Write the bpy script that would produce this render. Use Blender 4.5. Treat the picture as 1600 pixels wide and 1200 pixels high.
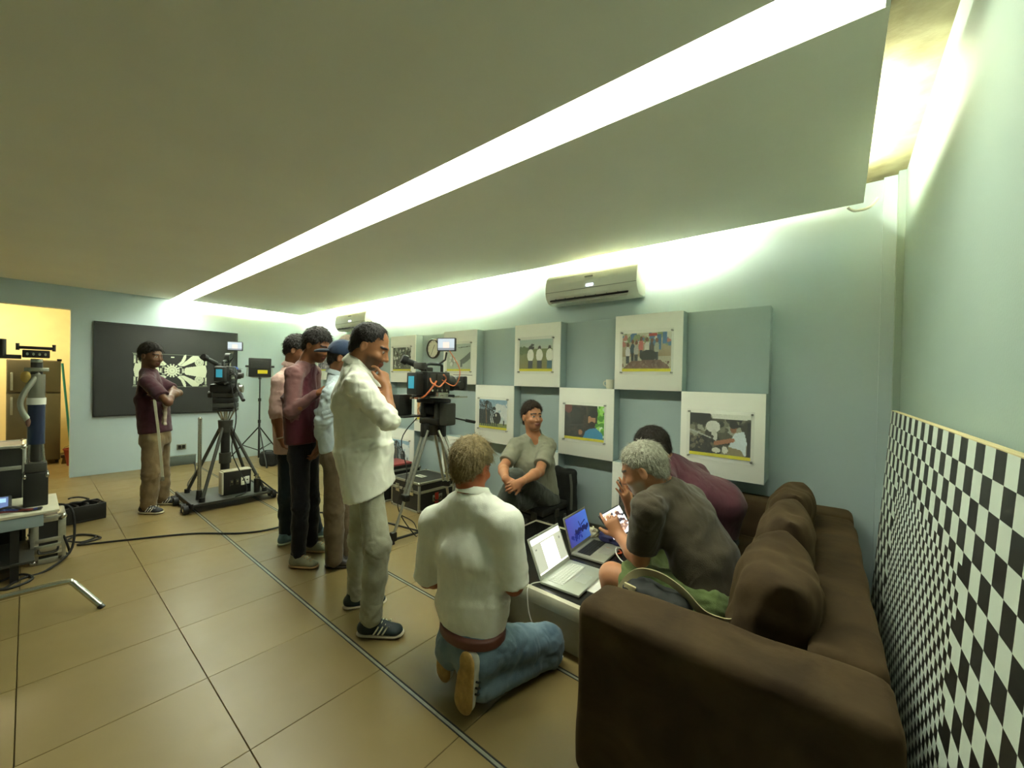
import bpy, bmesh, math, random
import numpy as np
from mathutils import Vector, Matrix

for o in list(bpy.data.objects):
    bpy.data.objects.remove(o)
scene = bpy.context.scene
C = scene.collection
PI = math.pi

# ------------------------------------------------------------------ camera
CAM = np.array([0.0, 0.0, 1.48])
CR = np.array([0.77283461, 0.6342792, 0.02040968])
CU = np.array([-0.022207, -0.00511139, 0.99974033])
CF = np.array([-0.63421882, 0.77308717, -0.01013518])
FPX = 621.65                                            # focal length for a 1600 px wide frame
cam_data = bpy.data.cameras.new('camera')
cam_data.sensor_width = 36.0
cam_data.sensor_fit = 'HORIZONTAL'
cam_data.lens = FPX / 1600.0 * 36.0
cam_data.clip_start = 0.02
cam = bpy.data.objects.new('camera', cam_data)
C.objects.link(cam)
cam.matrix_world = Matrix(((CR[0], CU[0], -CF[0], CAM[0]), (CR[1], CU[1], -CF[1], CAM[1]), (CR[2], CU[2], -CF[2], CAM[2]), (0, 0, 0, 1)))
scene.camera = cam

# ------------------------------------------------------------------ world, exposure
world = bpy.data.worlds.new('world')
scene.world = world
world.use_nodes = True
world.node_tree.nodes['Background'].inputs[0].default_value = (0.02, 0.025, 0.02, 1)
world.node_tree.nodes['Background'].inputs[1].default_value = 0.3
vs = scene.view_settings
vs.view_transform = 'Standard'
vs.look = 'None'
vs.gamma = 1.0
vs.use_curve_mapping = False
vs.exposure = 1.9

TUBE_COL = (0.94, 1.0, 0.81)          # greenish fluorescent light
TUBE_POW = 270.0                       # emission of the cove tubes
STRIP_POW = 8.5                       # emission of the slot diffuser
KITCHEN_POW = 60.0

# ------------------------------------------------------------------ helpers
def lin(c):
    if isinstance(c, str):
        c = c.lstrip('#')
        c = [int(c[i:i + 2], 16) / 255 for i in (0, 2, 4)]
    return tuple(x / 12.92 if x <= 0.04045 else ((x + 0.055) / 1.055) ** 2.4 for x in c[:3])

MATS = {}
def mat(name, col, rough=0.6, metal=0.0, var=0.06, scale=6.0, bump=0.0, bscale=60.0, emit=None, ecol=None, spec=0.5, trans=0.0, alpha=1.0, col2=None, coat=0.0, sheen=0.0):
    """procedural principled material: base colour broken up by noise, optional noise bump"""
    if name in MATS:
        return MATS[name]
    m = bpy.data.materials.new(name); m.use_nodes = True
    nt = m.node_tree; b = nt.nodes['Principled BSDF']
    c = lin(col); c2 = lin(col2) if col2 else tuple(x * (1 - var) for x in c)
    c1 = c if col2 else tuple(min(1, x * (1 + var)) for x in c)
    tc = nt.nodes.new('ShaderNodeTexCoord')
    if var > 0 or col2:
        n = nt.nodes.new('ShaderNodeTexNoise'); n.inputs['Scale'].default_value = scale; n.inputs['Detail'].default_value = 5
        nt.links.new(tc.outputs['Object'], n.inputs['Vector'])
        r = nt.nodes.new('ShaderNodeValToRGB')
        r.color_ramp.elements[0].position = 0.3; r.color_ramp.elements[1].position = 0.7
        r.color_ramp.elements[0].color = (*c2, 1); r.color_ramp.elements[1].color = (*c1, 1)
        nt.links.new(n.outputs[0], r.inputs[0]); nt.links.new(r.outputs[0], b.inputs['Base Color'])
    else:
        b.inputs['Base Color'].default_value = (*c, 1)
    b.inputs['Roughness'].default_value = rough
    b.inputs['Metallic'].default_value = metal
    b.inputs['Specular IOR Level'].default_value = spec
    b.inputs['Coat Weight'].default_value = coat
    b.inputs['Sheen Weight'].default_value = sheen
    if trans: b.inputs['Transmission Weight'].default_value = trans
    if alpha < 1: b.inputs['Alpha'].default_value = alpha
    if bump > 0:
        n2 = nt.nodes.new('ShaderNodeTexNoise'); n2.inputs['Scale'].default_value = bscale; n2.inputs['Detail'].default_value = 4
        nt.links.new(tc.outputs['Object'], n2.inputs['Vector'])
        bp = nt.nodes.new('ShaderNodeBump'); bp.inputs['Strength'].default_value = bump; bp.inputs['Distance'].default_value = 0.01
        nt.links.new(n2.outputs[0], bp.inputs['Height']); nt.links.new(bp.outputs[0], b.inputs['Normal'])
    if emit:
        b.inputs['Emission Color'].default_value = (*(ecol if ecol else c), 1)
        b.inputs['Emission Strength'].default_value = emit
    MATS[name] = m
    return m

def vcol_mat(name, rough=0.6, bump=0.0, bscale=80.0, emit=0.0, spec=0.4, sss=0.0, sheen=0.0, mottle=0.0, mscale=30.0):
    """material that takes its colour from the mesh colour attribute 'Col'"""
    if name in MATS:
        return MATS[name]
    m = bpy.data.materials.new(name); m.use_nodes = True
    nt = m.node_tree; b = nt.nodes['Principled BSDF']
    a = nt.nodes.new('ShaderNodeVertexColor'); a.layer_name = 'Col'
    tc = nt.nodes.new('ShaderNodeTexCoord')
    out = a.outputs[0]
    if mottle:
        n = nt.nodes.new('ShaderNodeTexNoise'); n.inputs['Scale'].default_value = mscale; n.inputs['Detail'].default_value = 4
        nt.links.new(tc.outputs['Object'], n.inputs['Vector'])
        mr = nt.nodes.new('ShaderNodeMapRange'); mr.inputs[1].default_value = 0.3; mr.inputs[2].default_value = 0.7
        mr.inputs[3].default_value = 1 - mottle; mr.inputs[4].default_value = 1 + mottle
        nt.links.new(n.outputs[0], mr.inputs[0])
        mx = nt.nodes.new('ShaderNodeVectorMath'); mx.operation = 'SCALE'
        nt.links.new(out, mx.inputs[0]); nt.links.new(mr.outputs[0], mx.inputs['Scale'])
        out = mx.outputs[0]
    nt.links.new(out, b.inputs['Base Color'])
    b.inputs['Roughness'].default_value = rough
    b.inputs['Specular IOR Level'].default_value = spec
    b.inputs['Sheen Weight'].default_value = sheen
    if sss:
        b.inputs['Subsurface Weight'].default_value = sss
        b.inputs['Subsurface Radius'].default_value = (0.012, 0.005, 0.003)
        b.inputs['Subsurface Scale'].default_value = 0.5
    if emit:
        nt.links.new(out, b.inputs['Emission Color']); b.inputs['Emission Strength'].default_value = emit
    if bump:
        n2 = nt.nodes.new('ShaderNodeTexNoise'); n2.inputs['Scale'].default_value = bscale; n2.inputs['Detail'].default_value = 4
        nt.links.new(tc.outputs['Object'], n2.inputs['Vector'])
        bp = nt.nodes.new('ShaderNodeBump'); bp.inputs['Strength'].default_value = bump; bp.inputs['Distance'].default_value = 0.006
        nt.links.new(n2.outputs[0], bp.inputs['Height']); nt.links.new(bp.outputs[0], b.inputs['Normal'])
    MATS[name] = m
    return m

def emat(name, col, power):
    if name in MATS: return MATS[name]
    m = bpy.data.materials.new(name); m.use_nodes = True
    nt = m.node_tree; nt.nodes.remove(nt.nodes['Principled BSDF'])
    e = nt.nodes.new('ShaderNodeEmission'); e.inputs[0].default_value = (*col, 1); e.inputs[1].default_value = power
    nt.links.new(e.outputs[0], nt.nodes['Material Output'].inputs[0])
    MATS[name] = m
    return m

LOC = {}
def tag(o, label=None, cat=None, group=None, kind=None):
    if label: o['label'] = label
    if cat: o['category'] = cat
    if group: o['group'] = group
    if kind: o['kind'] = kind
    return o

def thing(name, label, cat, loc=(0, 0, 0), rz=0.0, group=None, kind=None):
    o = bpy.data.objects.new(name, None)
    o.empty_display_size = 0.1
    C.objects.link(o)
    o.location = loc; o.rotation_euler = (0, 0, rz)
    LOC[o.name] = Vector(loc)
    return tag(o, label, cat, group, kind)

def V(*a): return Vector(a)

class MB:
    """collects shapes, then links them as one mesh object"""
    def __init__(s): s.v = []; s.f = []
    def add(s, vs, fs):
        n = len(s.v); s.v.extend([tuple(x) for x in vs]); s.f.extend([tuple(i + n for i in f) for f in fs]); return s
    def bm(s, bm):
        bm.verts.index_update()
        return s.add([v.co[:] for v in bm.verts], [[v.index for v in f.verts] for f in bm.faces])
    def box(s, c, size, bev=0.0, rot=None, seg=2):
        bm = bmesh.new(); bmesh.ops.create_cube(bm, size=1.0)
        bmesh.ops.scale(bm, vec=size, verts=bm.verts)
        if bev > 0: bmesh.ops.bevel(bm, geom=list(bm.edges), offset=bev, segments=seg, profile=0.5, affect='EDGES')
        M = Matrix.Translation(c) @ (rot.to_4x4() if rot is not None else Matrix.Identity(4))
        bmesh.ops.transform(bm, matrix=M, verts=bm.verts)
        s.bm(bm); bm.free(); return s
    def span(s, lo, hi, bev=0.0):
        return s.box([(a + b) / 2 for a, b in zip(lo, hi)], [abs(b - a) for a, b in zip(lo, hi)], bev)
    def cyl(s, a, b, r, r2=None, n=16, cap=True):
        a = Vector(a); b = Vector(b); r2 = r if r2 is None else r2
        d = (b - a).normalized(); u = d.orthogonal().normalized(); w = d.cross(u)
        vs = []; fs = []
        for k in range(n):
            t = 2 * PI * k / n; e = u * math.cos(t) + w * math.sin(t)
            vs += [a + e * r, b + e * r2]
        for k in range(n):
            i = 2 * k; j = 2 * ((k + 1) % n); fs.append((i, j, j + 1, i + 1))
        if cap: fs.append(tuple(2 * k for k in range(n))[::-1]); fs.append(tuple(2 * k + 1 for k in range(n)))
        return s.add(vs, fs)
    def tube(s, pts, r, n=8, smooth=True, rad=None):
        P = [Vector(p) for p in pts]
        if smooth and len(P) > 2:
            Q = []
            for i in range(len(P) - 1):
                p0 = P[max(i - 1, 0)]; p1 = P[i]; p2 = P[i + 1]; p3 = P[min(i + 2, len(P) - 1)]
                for k in range(6):
                    t = k / 6; Q.append(0.5 * ((2 * p1) + (p2 - p0) * t + (2 * p0 - 5 * p1 + 4 * p2 - p3) * t * t + (3 * p1 - p0 - 3 * p2 + p3) * t ** 3))
            Q.append(P[-1]); P = Q
        vs = []; fs = []; u = None
        for i, p in enumerate(P):
            d = (P[min(i + 1, len(P) - 1)] - P[max(i - 1, 0)]).normalized()
            if u is None: u = d.orthogonal().normalized()
            u = (u - d * u.dot(d)).normalized(); w = d.cross(u)
            for k in range(n):
                t = 2 * PI * k / n; vs.append(p + (u * math.cos(t) + w * math.sin(t)) * r)
        for i in range(len(P) - 1):
            for k in range(n):
                a = i * n + k; b = i * n + (k + 1) % n; fs.append((a, b, b + n, a + n))
        fs.append(tuple(range(n))[::-1]); m = (len(P) - 1) * n; fs.append(tuple(range(m, m + n)))
        return s.add(vs, fs)
    def lathe(s, prof, c=(0, 0, 0), n=24, axis=(0, 0, 1)):
        c = Vector(c); d = Vector(axis).normalized(); u = d.orthogonal().normalized(); w = d.cross(u)
        vs = []; fs = []
        for (r, z) in prof:
            for k in range(n):
                t = 2 * PI * k / n; vs.append(c + d * z + (u * math.cos(t) + w * math.sin(t)) * r)
        for i in range(len(prof) - 1):
            for k in range(n):
                a = i * n + k; b = i * n + (k + 1) % n; fs.append((a, b, b + n, a + n))
        fs.append(tuple(range(n))[::-1]); m = (len(prof) - 1) * n; fs.append(tuple(range(m, m + n)))
        return s.add(vs, fs)
    def sphere(s, c, r, n=16):
        r = (r, r, r) if not hasattr(r, '__len__') else r
        bm = bmesh.new(); bmesh.ops.create_uvsphere(bm, u_segments=n, v_segments=n // 2 + 2, radius=1)
        bmesh.ops.transform(bm, matrix=Matrix.Translation(c) @ Matrix.Diagonal((*r, 1)), verts=bm.verts)
        s.bm(bm); bm.free(); return s
    def prism(s, poly, a0, a1, axis='z', bev=0.0):
        """2D polygon extruded along an axis; poly in the two remaining axes in order"""
        bm = bmesh.new()
        def p3(p, t): return {'z': (p[0], p[1], t), 'y': (p[0], t, p[1]), 'x': (t, p[0], p[1])}[axis]
        lo = [bm.verts.new(p3(p, a0)) for p in poly]; hi = [bm.verts.new(p3(p, a1)) for p in poly]
        bm.faces.new(lo); bm.faces.new(hi)
        n = len(poly)
        for i in range(n): bm.faces.new((lo[i], lo[(i + 1) % n], hi[(i + 1) % n], hi[i]))
        bmesh.ops.recalc_face_normals(bm, faces=bm.faces)
        if bev: bmesh.ops.bevel(bm, geom=list(bm.edges), offset=bev, segments=2, profile=0.5, affect='EDGES')
        s.bm(bm); bm.free(); return s
    def xf(s, M):
        s.v = [tuple(M @ Vector(p)) for p in s.v]; return s
    def mesh(s, name, m, off=(0, 0, 0), ang=0.7):
        me = bpy.data.meshes.new(name)
        off = Vector(off)
        me.from_pydata([tuple(Vector(p) - off) for p in s.v], [], s.f)
        me.update()
        bm = bmesh.new(); bm.from_mesh(me); bmesh.ops.recalc_face_normals(bm, faces=bm.faces); bm.to_mesh(me); bm.free()
        me.shade_smooth(); me.set_sharp_from_angle(angle=ang)
        if m is not None: me.materials.append(m)
        return me
    def build(s, name, m, parent=None, loc=None, world=True, ang=0.7):
        """world=True: the shapes were given in world coordinates"""
        root = parent
        while root is not None and root.parent is not None: root = root.parent
        off = (0, 0, 0)
        if root is not None and world: off = LOC[root.name]
        if root is None and loc is not None: off = loc
        o = bpy.data.objects.new(name, s.mesh(name, m, off, ang)); C.objects.link(o)
        if parent is not None: o.parent = parent
        elif loc is not None: o.location = loc; LOC[o.name] = Vector(loc)
        else: LOC[o.name] = Vector((0, 0, 0))
        return o

def copy_tree(o, parent=None):
    c = o.copy(); C.objects.link(c)
    if parent is not None: c.parent = parent
    for ch in list(o.children): copy_tree(ch, c)
    return c

def painted(name, canvas, origin, ux, uy, m, parent=None, world=True):
    """flat print: a grid of faces coloured from a small canvas (rows from the top)"""
    h, w = canvas.shape[:2]
    origin = np.array(origin, float); ux = np.array(ux, float); uy = np.array(uy, float)
    gx, gy = np.meshgrid(np.linspace(0, 1, w + 1), np.linspace(0, 1, h + 1))
    P = origin + gx[..., None] * ux + gy[..., None] * uy
    root = parent
    while root is not None and root.parent is not None: root = root.parent
    if root is not None and world: P = P - np.array(LOC[root.name])
    P = P.reshape(-1, 3)
    i, j = np.meshgrid(np.arange(w), np.arange(h))
    a = (j * (w + 1) + i).reshape(-1)
    F = np.stack([a, a + w + 1, a + w + 2, a + 1], 1)
    me = bpy.data.meshes.new(name)
    me.from_pydata(P.tolist(), [], F.tolist()); me.update()
    ca = me.color_attributes.new('Col', 'FLOAT_COLOR', 'CORNER')
    col = np.ones((h * w, 4, 4), np.float32)
    s = np.clip(canvas.reshape(-1, 3), 0, 1)
    s = np.where(s <= 0.04045, s / 12.92, ((s + 0.055) / 1.055) ** 2.4)
    col[:, :, :3] = s[:, None, :]
    ca.data.foreach_set('color', col.reshape(-1))
    me.materials.append(m)
    o = bpy.data.objects.new(name, me); C.objects.link(o)
    if parent is not None: o.parent = parent
    else: LOC[o.name] = Vector((0, 0, 0))
    return o

class Canvas:
    def __init__(s, w, h, bg=(0.5, 0.5, 0.5), seed=1):
        s.w, s.h = w, h; s.a = np.zeros((h, w, 3)); s.a[:] = bg
        s.y, s.x = np.mgrid[0:h, 0:w].astype(float); s.x = (s.x + .5) / w; s.y = (s.y + .5) / h
        s.r = np.random.RandomState(seed)
    def grad(s, c0, c1, y0=0, y1=1):
        t = np.clip((s.y - y0) / (y1 - y0), 0, 1)[..., None]; k = (s.y >= y0) & (s.y <= y1)
        g = np.array(c0) * (1 - t) + np.array(c1) * t; s.a[k] = g[k]; return s
    def ell(s, cx, cy, rx, ry, c, ang=0):
        dx = s.x - cx; dy = (s.y - cy)
        asp = s.w / s.h; ca, sa = math.cos(ang), math.sin(ang)
        u = dx * asp * ca + dy * sa; v = -dx * asp * sa + dy * ca
        s.a[(u / (rx * asp)) ** 2 + (v / ry) ** 2 < 1] = c; return s
    def rect(s, x0, y0, x1, y1, c): s.a[(s.x >= x0) & (s.x <= x1) & (s.y >= y0) & (s.y <= y1)] = c; return s
    def poly(s, pts, c):
        ins = np.zeros(s.x.shape, bool); n = len(pts)
        for i in range(n):
            x0, y0 = pts[i]; x1, y1 = pts[(i + 1) % n]
            if y0 == y1: continue
            cr = ((y0 > s.y) != (y1 > s.y)) & (s.x < (x1 - x0) * (s.y - y0) / (y1 - y0) + x0)
            ins ^= cr
        s.a[ins] = c; return s
    def line(s, x0, y0, x1, y1, wd, c):
        asp = s.w / s.h
        ax, ay, bx, by = x0 * asp, y0, x1 * asp, y1; px, py = s.x * asp, s.y
        L = max((bx - ax) ** 2 + (by - ay) ** 2, 1e-9); t = np.clip(((px - ax) * (bx - ax) + (py - ay) * (by - ay)) / L, 0, 1)
        s.a[np.hypot(px - ax - t * (bx - ax), py - ay - t * (by - ay)) < wd] = c; return s
    def speck(s, x0, y0, x1, y1, cols, n, sz):
        for _ in range(n):
            c = cols[s.r.randint(len(cols))]; q = sz * (0.4 + s.r.rand())
            s.ell(x0 + (x1 - x0) * s.r.rand(), y0 + (y1 - y0) * s.r.rand(), q * (0.6 + s.r.rand() * .8) * s.h / s.w, q, c, s.r.rand() * 3)
        return s
    def noise(s, amp): s.a += s.r.randn(s.h, s.w, 1) * amp; return s
# ------------------------------------------------------------------ implicit surfaces: shapes are blended distance fields, meshed with surface nets
def nrm(a):
    a = np.asarray(a, float); return a / max(np.linalg.norm(a), 1e-9)
def pt(px, py, d):
    """world point that lies d metres deep in the room along the lens axis, for measured picture coordinates"""
    return CAM + d * (CF + (px - 800.0) / FPX * CR + (600.0 - py) / FPX * CU)

class Field:
    def __init__(s): s.ops = []; s.lo = np.full(3, 9e9); s.hi = np.full(3, -9e9)
    def _op(s, mode, fn, lo, hi, k, grow=True):
        lo = np.array(lo, float); hi = np.array(hi, float)
        if mode == 'add': s.lo = np.minimum(s.lo, lo); s.hi = np.maximum(s.hi, hi)
        s.ops.append((mode, fn, lo, hi, k)); return s
    def cone(s, a, b, ra, rb=None, k=0.02, mode='add', flat=False):
        a = np.array(a, float); b = np.array(b, float); rb = ra if rb is None else rb
        ab = b - a; L = max(ab @ ab, 1e-9); m = max(ra, rb)
        def fn(p):
            q = p - a; t = np.clip((q @ ab) / L, 0, 1)
            e = q - t[..., None] * ab
            d = np.sqrt((e * e).sum(-1)) - (ra + (rb - ra) * t)
            return np.maximum(d, (p - b) @ nrm(ab)) if flat else d
        return s._op(mode, fn, np.minimum(a, b) - m, np.maximum(a, b) + m, k)
    def chain(s, pts, rad, k=0.02, mode='add'):
        for i in range(len(pts) - 1): s.cone(pts[i], pts[i + 1], rad[i], rad[i + 1], k, mode)
        return s
    def ell(s, c, r, R=None, k=0.02, mode='add'):
        c = np.array(c, float); r = np.array(r, float); R = np.eye(3) if R is None else np.array(R, float)   # rows of R: local axes
        m = np.abs(R.T) @ r
        def fn(p):
            q = (p - c) @ R.T; k0 = np.sqrt(((q / r) ** 2).sum(-1)); k1 = np.sqrt(((q / (r * r)) ** 2).sum(-1))
            return k0 * (k0 - 1) / np.maximum(k1, 1e-6)
        return s._op(mode, fn, c - m, c + m, k)
    def box(s, c, half, rd, R=None, k=0.01, mode='add'):
        c = np.array(c, float); half = np.array(half, float); R = np.eye(3) if R is None else np.array(R, float)
        m = np.abs(R.T) @ half
        def fn(p):
            q = np.abs((p - c) @ R.T) - (half - rd)
            return np.sqrt((np.maximum(q, 0) ** 2).sum(-1)) + np.minimum(q.max(-1), 0) - rd
        return s._op(mode, fn, c - m, c + m, k)
    def eseg(s, a, b, right, a0, b0, a1, b1, k=0.03, cap=None, mode='add'):
        """elliptical tapered segment: half widths a along 'right', b across it"""
        a = np.array(a, float); b = np.array(b, float); d = nrm(b - a); L = np.linalg.norm(b - a)
        r = nrm(np.array(right, float) - d * (np.array(right, float) @ d)); f = np.cross(d, r)
        cap = cap if cap is not None else min(b0, b1); m = max(a0, a1, b0, b1)
        def fn(p):
            q = p - a; h = q @ d; t = np.clip(h / L, 0, 1); over = h - t * L
            aa = a0 + (a1 - a0) * t; bb = b0 + (b1 - b0) * t
            x = q @ r; y = q @ f
            k0 = np.sqrt((x / aa) ** 2 + (y / bb) ** 2 + (over / cap) ** 2)
            k1 = np.sqrt((x / aa ** 2) ** 2 + (y / bb ** 2) ** 2 + (over / cap ** 2) ** 2)
            return k0 * (k0 - 1) / np.maximum(k1, 1e-4)
        return s._op(mode, fn, np.minimum(a, b) - m, np.maximum(a, b) + m, k)
    def plane(s, c, n, k=0.004):
        """keep what lies below the plane (against n)"""
        c = np.array(c, float); n = nrm(n)
        s.ops.append(('int', lambda p: (p - c) @ n, None, None, k)); return s
    def localcut(s, c, n, lo, hi, k=0.003):
        c = np.array(c, float); n = nrm(n)
        s.ops.append(('lint', lambda p: (p - c) @ n, np.array(lo, float), np.array(hi, float), k)); return s
    def disp(s, fn): s.ops.append(('disp', fn, None, None, 0)); return s
    def solve(s, h):
        pad = 0.03
        lo = s.lo - pad; n = np.ceil((s.hi - s.lo + 2 * pad) / h).astype(int) + 2
        D = np.full(n, 0.5, np.float32)
        ax = [lo[i] + h * np.arange(n[i]) for i in range(3)]
        def grid(sl):
            g = np.meshgrid(ax[0][sl[0]], ax[1][sl[1]], ax[2][sl[2]], indexing='ij'); return np.stack(g, -1).astype(np.float32)
        for mode, fn, l, u, k in s.ops:
            if mode in ('add', 'sub', 'lint'):
                mg = k + 0.03
                i0 = np.clip(np.floor((l - mg - lo) / h).astype(int), 0, n - 1); i1 = np.clip(np.ceil((u + mg - lo) / h).astype(int) + 1, 1, n)
                if (i1 <= i0).any(): continue
                sl = tuple(slice(a, b) for a, b in zip(i0, i1)); v = fn(grid(sl)); d = D[sl]
                if mode == 'add':
                    w = np.clip(0.5 + 0.5 * (d - v) / k, 0, 1); D[sl] = d * (1 - w) + v * w - k * w * (1 - w)
                elif mode == 'sub':
                    v = -v; w = np.clip(0.5 - 0.5 * (d - v) / k, 0, 1); D[sl] = d * (1 - w) + v * w + k * w * (1 - w)
                else:
                    D[sl] = np.maximum(d, v)
            elif mode == 'int':
                for i in range(0, n[0], 40):
                    sl = (slice(i, min(i + 40, n[0])), slice(None), slice(None)); D[sl] = np.maximum(D[sl], fn(grid(sl)))
            else:
                m = np.abs(D) < 0.03; ii = np.argwhere(m)
                if len(ii): D[m] += fn((lo + h * ii).astype(np.float32)).astype(np.float32)
        return D, lo

def nets(D, lo, h):
    S = D < 0
    n = np.array(D.shape)
    cnt = np.zeros(n - 1, np.uint8)
    for dx in (0, 1):
        for dy in (0, 1):
            for dz in (0, 1):
                cnt += S[dx:n[0] - 1 + dx, dy:n[1] - 1 + dy, dz:n[2] - 1 + dz]
    act = (cnt > 0) & (cnt < 8)
    ijk = np.argwhere(act); idx = np.full(n - 1, -1, np.int32); idx[act] = np.arange(len(ijk))
    cs = [(a, b, c) for a in (0, 1) for b in (0, 1) for c in (0, 1)]
    val = {c: D[ijk[:, 0] + c[0], ijk[:, 1] + c[1], ijk[:, 2] + c[2]] for c in cs}
    acc = np.zeros((len(ijk), 3)); num = np.zeros(len(ijk))
    for a in cs:
        for ax in range(3):
            if a[ax]: continue
            b = list(a); b[ax] = 1; b = tuple(b); va, vb = val[a], val[b]
            m = (va < 0) != (vb < 0); t = np.where(m, va / np.where(m, va - vb, 1), 0)
            p = np.array(a, float) + np.eye(3)[ax] * t[:, None]
            acc += p * m[:, None]; num += m
    P = lo + h * (ijk + acc / np.maximum(num, 1)[:, None])
    F = []
    for ax in range(3):
        u, v = (ax + 1) % 3, (ax + 2) % 3
        sl0 = [slice(1, -1)] * 3; sl1 = [slice(1, -1)] * 3
        sl0[ax] = slice(0, -1); sl1[ax] = slice(1, None)
        s0 = S[tuple(sl0)]; s1 = S[tuple(sl1)]
        e = np.argwhere(s0 != s1)
        if not len(e): continue
        e0 = e.copy(); off = np.ones(3, int); off[ax] = 0; c = e0 + off
        du = np.zeros(3, int); du[u] = 1; dv = np.zeros(3, int); dv[v] = 1
        q = [idx[tuple((c - a).T)] for a in (du + dv, dv, du * 0, du)]
        q = np.stack(q, 1); flip = ~s0[tuple(e.T)]
        q[flip] = q[flip][:, ::-1]
        F.append(q)
    F = np.concatenate(F); F = F[(F >= 0).all(1)]
    return P, F

def relax(P, F, it=2, w=0.5):
    n = len(P)
    for _ in range(it):
        acc = np.zeros((n, 3)); num = np.zeros(n)
        for a, b in ((0, 1), (1, 2), (2, 3), (3, 0)):
            for x, y in ((a, b), (b, a)):
                for c in range(3): acc[:, c] += np.bincount(F[:, x], P[F[:, y], c], n)
                num += np.bincount(F[:, x], minlength=n)
        P = P + w * (acc / np.maximum(num, 1)[:, None] - P)
    return P

def field_obj(name, fld, h, m, parent, color=None, it=2, kw=0.5):
    """mesh a field (world coordinates) as one part of a thing"""
    D, lo = fld.solve(h); P, F = nets(D, lo, h); P = relax(P, F, it, kw)
    root = parent
    while root is not None and root.parent is not None: root = root.parent
    off = np.array(LOC[root.name]) if root is not None else np.zeros(3)
    me = bpy.data.meshes.new(name)
    Q = (P - off).astype(np.float32)
    me.vertices.add(len(Q)); me.vertices.foreach_set('co', Q.reshape(-1))
    me.loops.add(F.size); me.loops.foreach_set('vertex_index', F.astype(np.int32).reshape(-1))
    me.polygons.add(len(F)); me.polygons.foreach_set('loop_start', (np.arange(len(F)) * 4).astype(np.int32))
    me.polygons.foreach_set('loop_total', np.full(len(F), 4, np.int32))
    me.update(calc_edges=True); me.validate()
    me.shade_smooth()
    if color is not None:
        col = np.ones((len(P), 4), np.float32); col[:, :3] = color(P)
        ca = me.color_attributes.new('Col', 'FLOAT_COLOR', 'POINT'); ca.data.foreach_set('color', col.reshape(-1))
    me.materials.append(m)
    o = bpy.data.objects.new(name, me); C.objects.link(o)
    if parent is not None: o.parent = parent
    return o

def wob(seed, amp, wl, stretch=(1, 1, 1), ridge=False):
    """soft fold noise: a few warped sine waves"""
    r = np.random.RandomState(seed); ks = []
    for i in range(6):
        d = nrm(r.randn(3)) * np.array(stretch) * (2 * PI / wl) * (0.6 + 1.0 * r.rand()); ks.append((d, r.rand() * 6.28, r.randn(3) * 2 * PI / (wl * 3)))
    def fn(p):
        v = 0
        for d, ph, d2 in ks: v = v + np.sin(p @ d + ph + 1.2 * np.sin(p @ d2 + ph))
        v = v / 2.4
        if ridge: v = 1 - 2 * np.abs(np.clip(v, -1, 1))
        return amp * v
    return fn
# ------------------------------------------------------------------ the room
XL, XR, YB, YF = -8.20, 0.30, 3.55, -2.2        # far wall, right wall, picture wall, wall behind the camera
ZS, ZT = 2.645, 2.84                             # underside of the dropped ceiling, structural ceiling
M_wall = mat('wall_paint', '#b5c5c7', 0.75, var=0.02, scale=3, bump=0.05, bscale=180)
M_wall_r = mat('wall_paint_right_shaded', '#93a498', 0.6, var=0.03, scale=2, bump=0.06, bscale=120)  # wall paint darkened for the right wall: weaker light put into the colour
M_ceil = mat('ceiling_paint', '#eeeddc', 0.85, var=0.02, scale=2)
M_conc = mat('rough_ceiling', '#a39a76', 0.9, col2='#7d7350', scale=7, bump=0.35, bscale=14)
M_grout = mat('grout', '#66593e', 0.9)
M_yel = mat('kitchen_yellow', '#e8d9a6', 0.8, var=0.03)

def struct(o, parent=None):
    if o.parent is None: o['kind'] = 'structure'
    return o

# floor bed with single tiles, two inlaid channels run along the joints
floor = struct(MB().span((XL - 3.2, YF, -0.06), (XR, YB, -0.010)).build('floor', M_grout))
def tile_mat():
    m = bpy.data.materials.new('floor_tile'); m.use_nodes = True
    nt = m.node_tree; b = nt.nodes['Principled BSDF']
    oi = nt.nodes.new('ShaderNodeObjectInfo'); tc = nt.nodes.new('ShaderNodeTexCoord'); ge = nt.nodes.new('ShaderNodeNewGeometry')
    n = nt.nodes.new('ShaderNodeTexNoise'); n.inputs['Scale'].default_value = 2.2; n.inputs['Detail'].default_value = 6
    nt.links.new(ge.outputs['Position'], n.inputs['Vector'])
    r = nt.nodes.new('ShaderNodeValToRGB'); r.color_ramp.elements[0].position = 0.3; r.color_ramp.elements[1].position = 0.72
    r.color_ramp.elements[0].color = (*lin('#78673f'), 1); r.color_ramp.elements[1].color = (*lin('#816f48'), 1)
    nt.links.new(n.outputs[0], r.inputs[0])
    h = nt.nodes.new('ShaderNodeHueSaturation'); mr = nt.nodes.new('ShaderNodeMapRange'); mr.inputs[3].default_value = 0.95; mr.inputs[4].default_value = 1.05
    nt.links.new(oi.outputs['Random'], mr.inputs[0]); nt.links.new(mr.outputs[0], h.inputs['Value']); nt.links.new(r.outputs[0], h.inputs['Color'])
    nt.links.new(h.outputs[0], b.inputs['Base Color'])
    n2 = nt.nodes.new('ShaderNodeTexNoise'); n2.inputs['Scale'].default_value = 9; n2.inputs['Detail'].default_value = 4
    nt.links.new(ge.outputs['Position'], n2.inputs['Vector'])
    m2 = nt.nodes.new('ShaderNodeMapRange'); m2.inputs[3].default_value = 0.27; m2.inputs[4].default_value = 0.42
    nt.links.new(n2.outputs[0], m2.inputs[0]); nt.links.new(m2.outputs[0], b.inputs['Roughness'])
    b.inputs['Specular IOR Level'].default_value = 0.35
    return m
M_tile = tile_mat()
TX, TY = 0.58, 0.59
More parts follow.
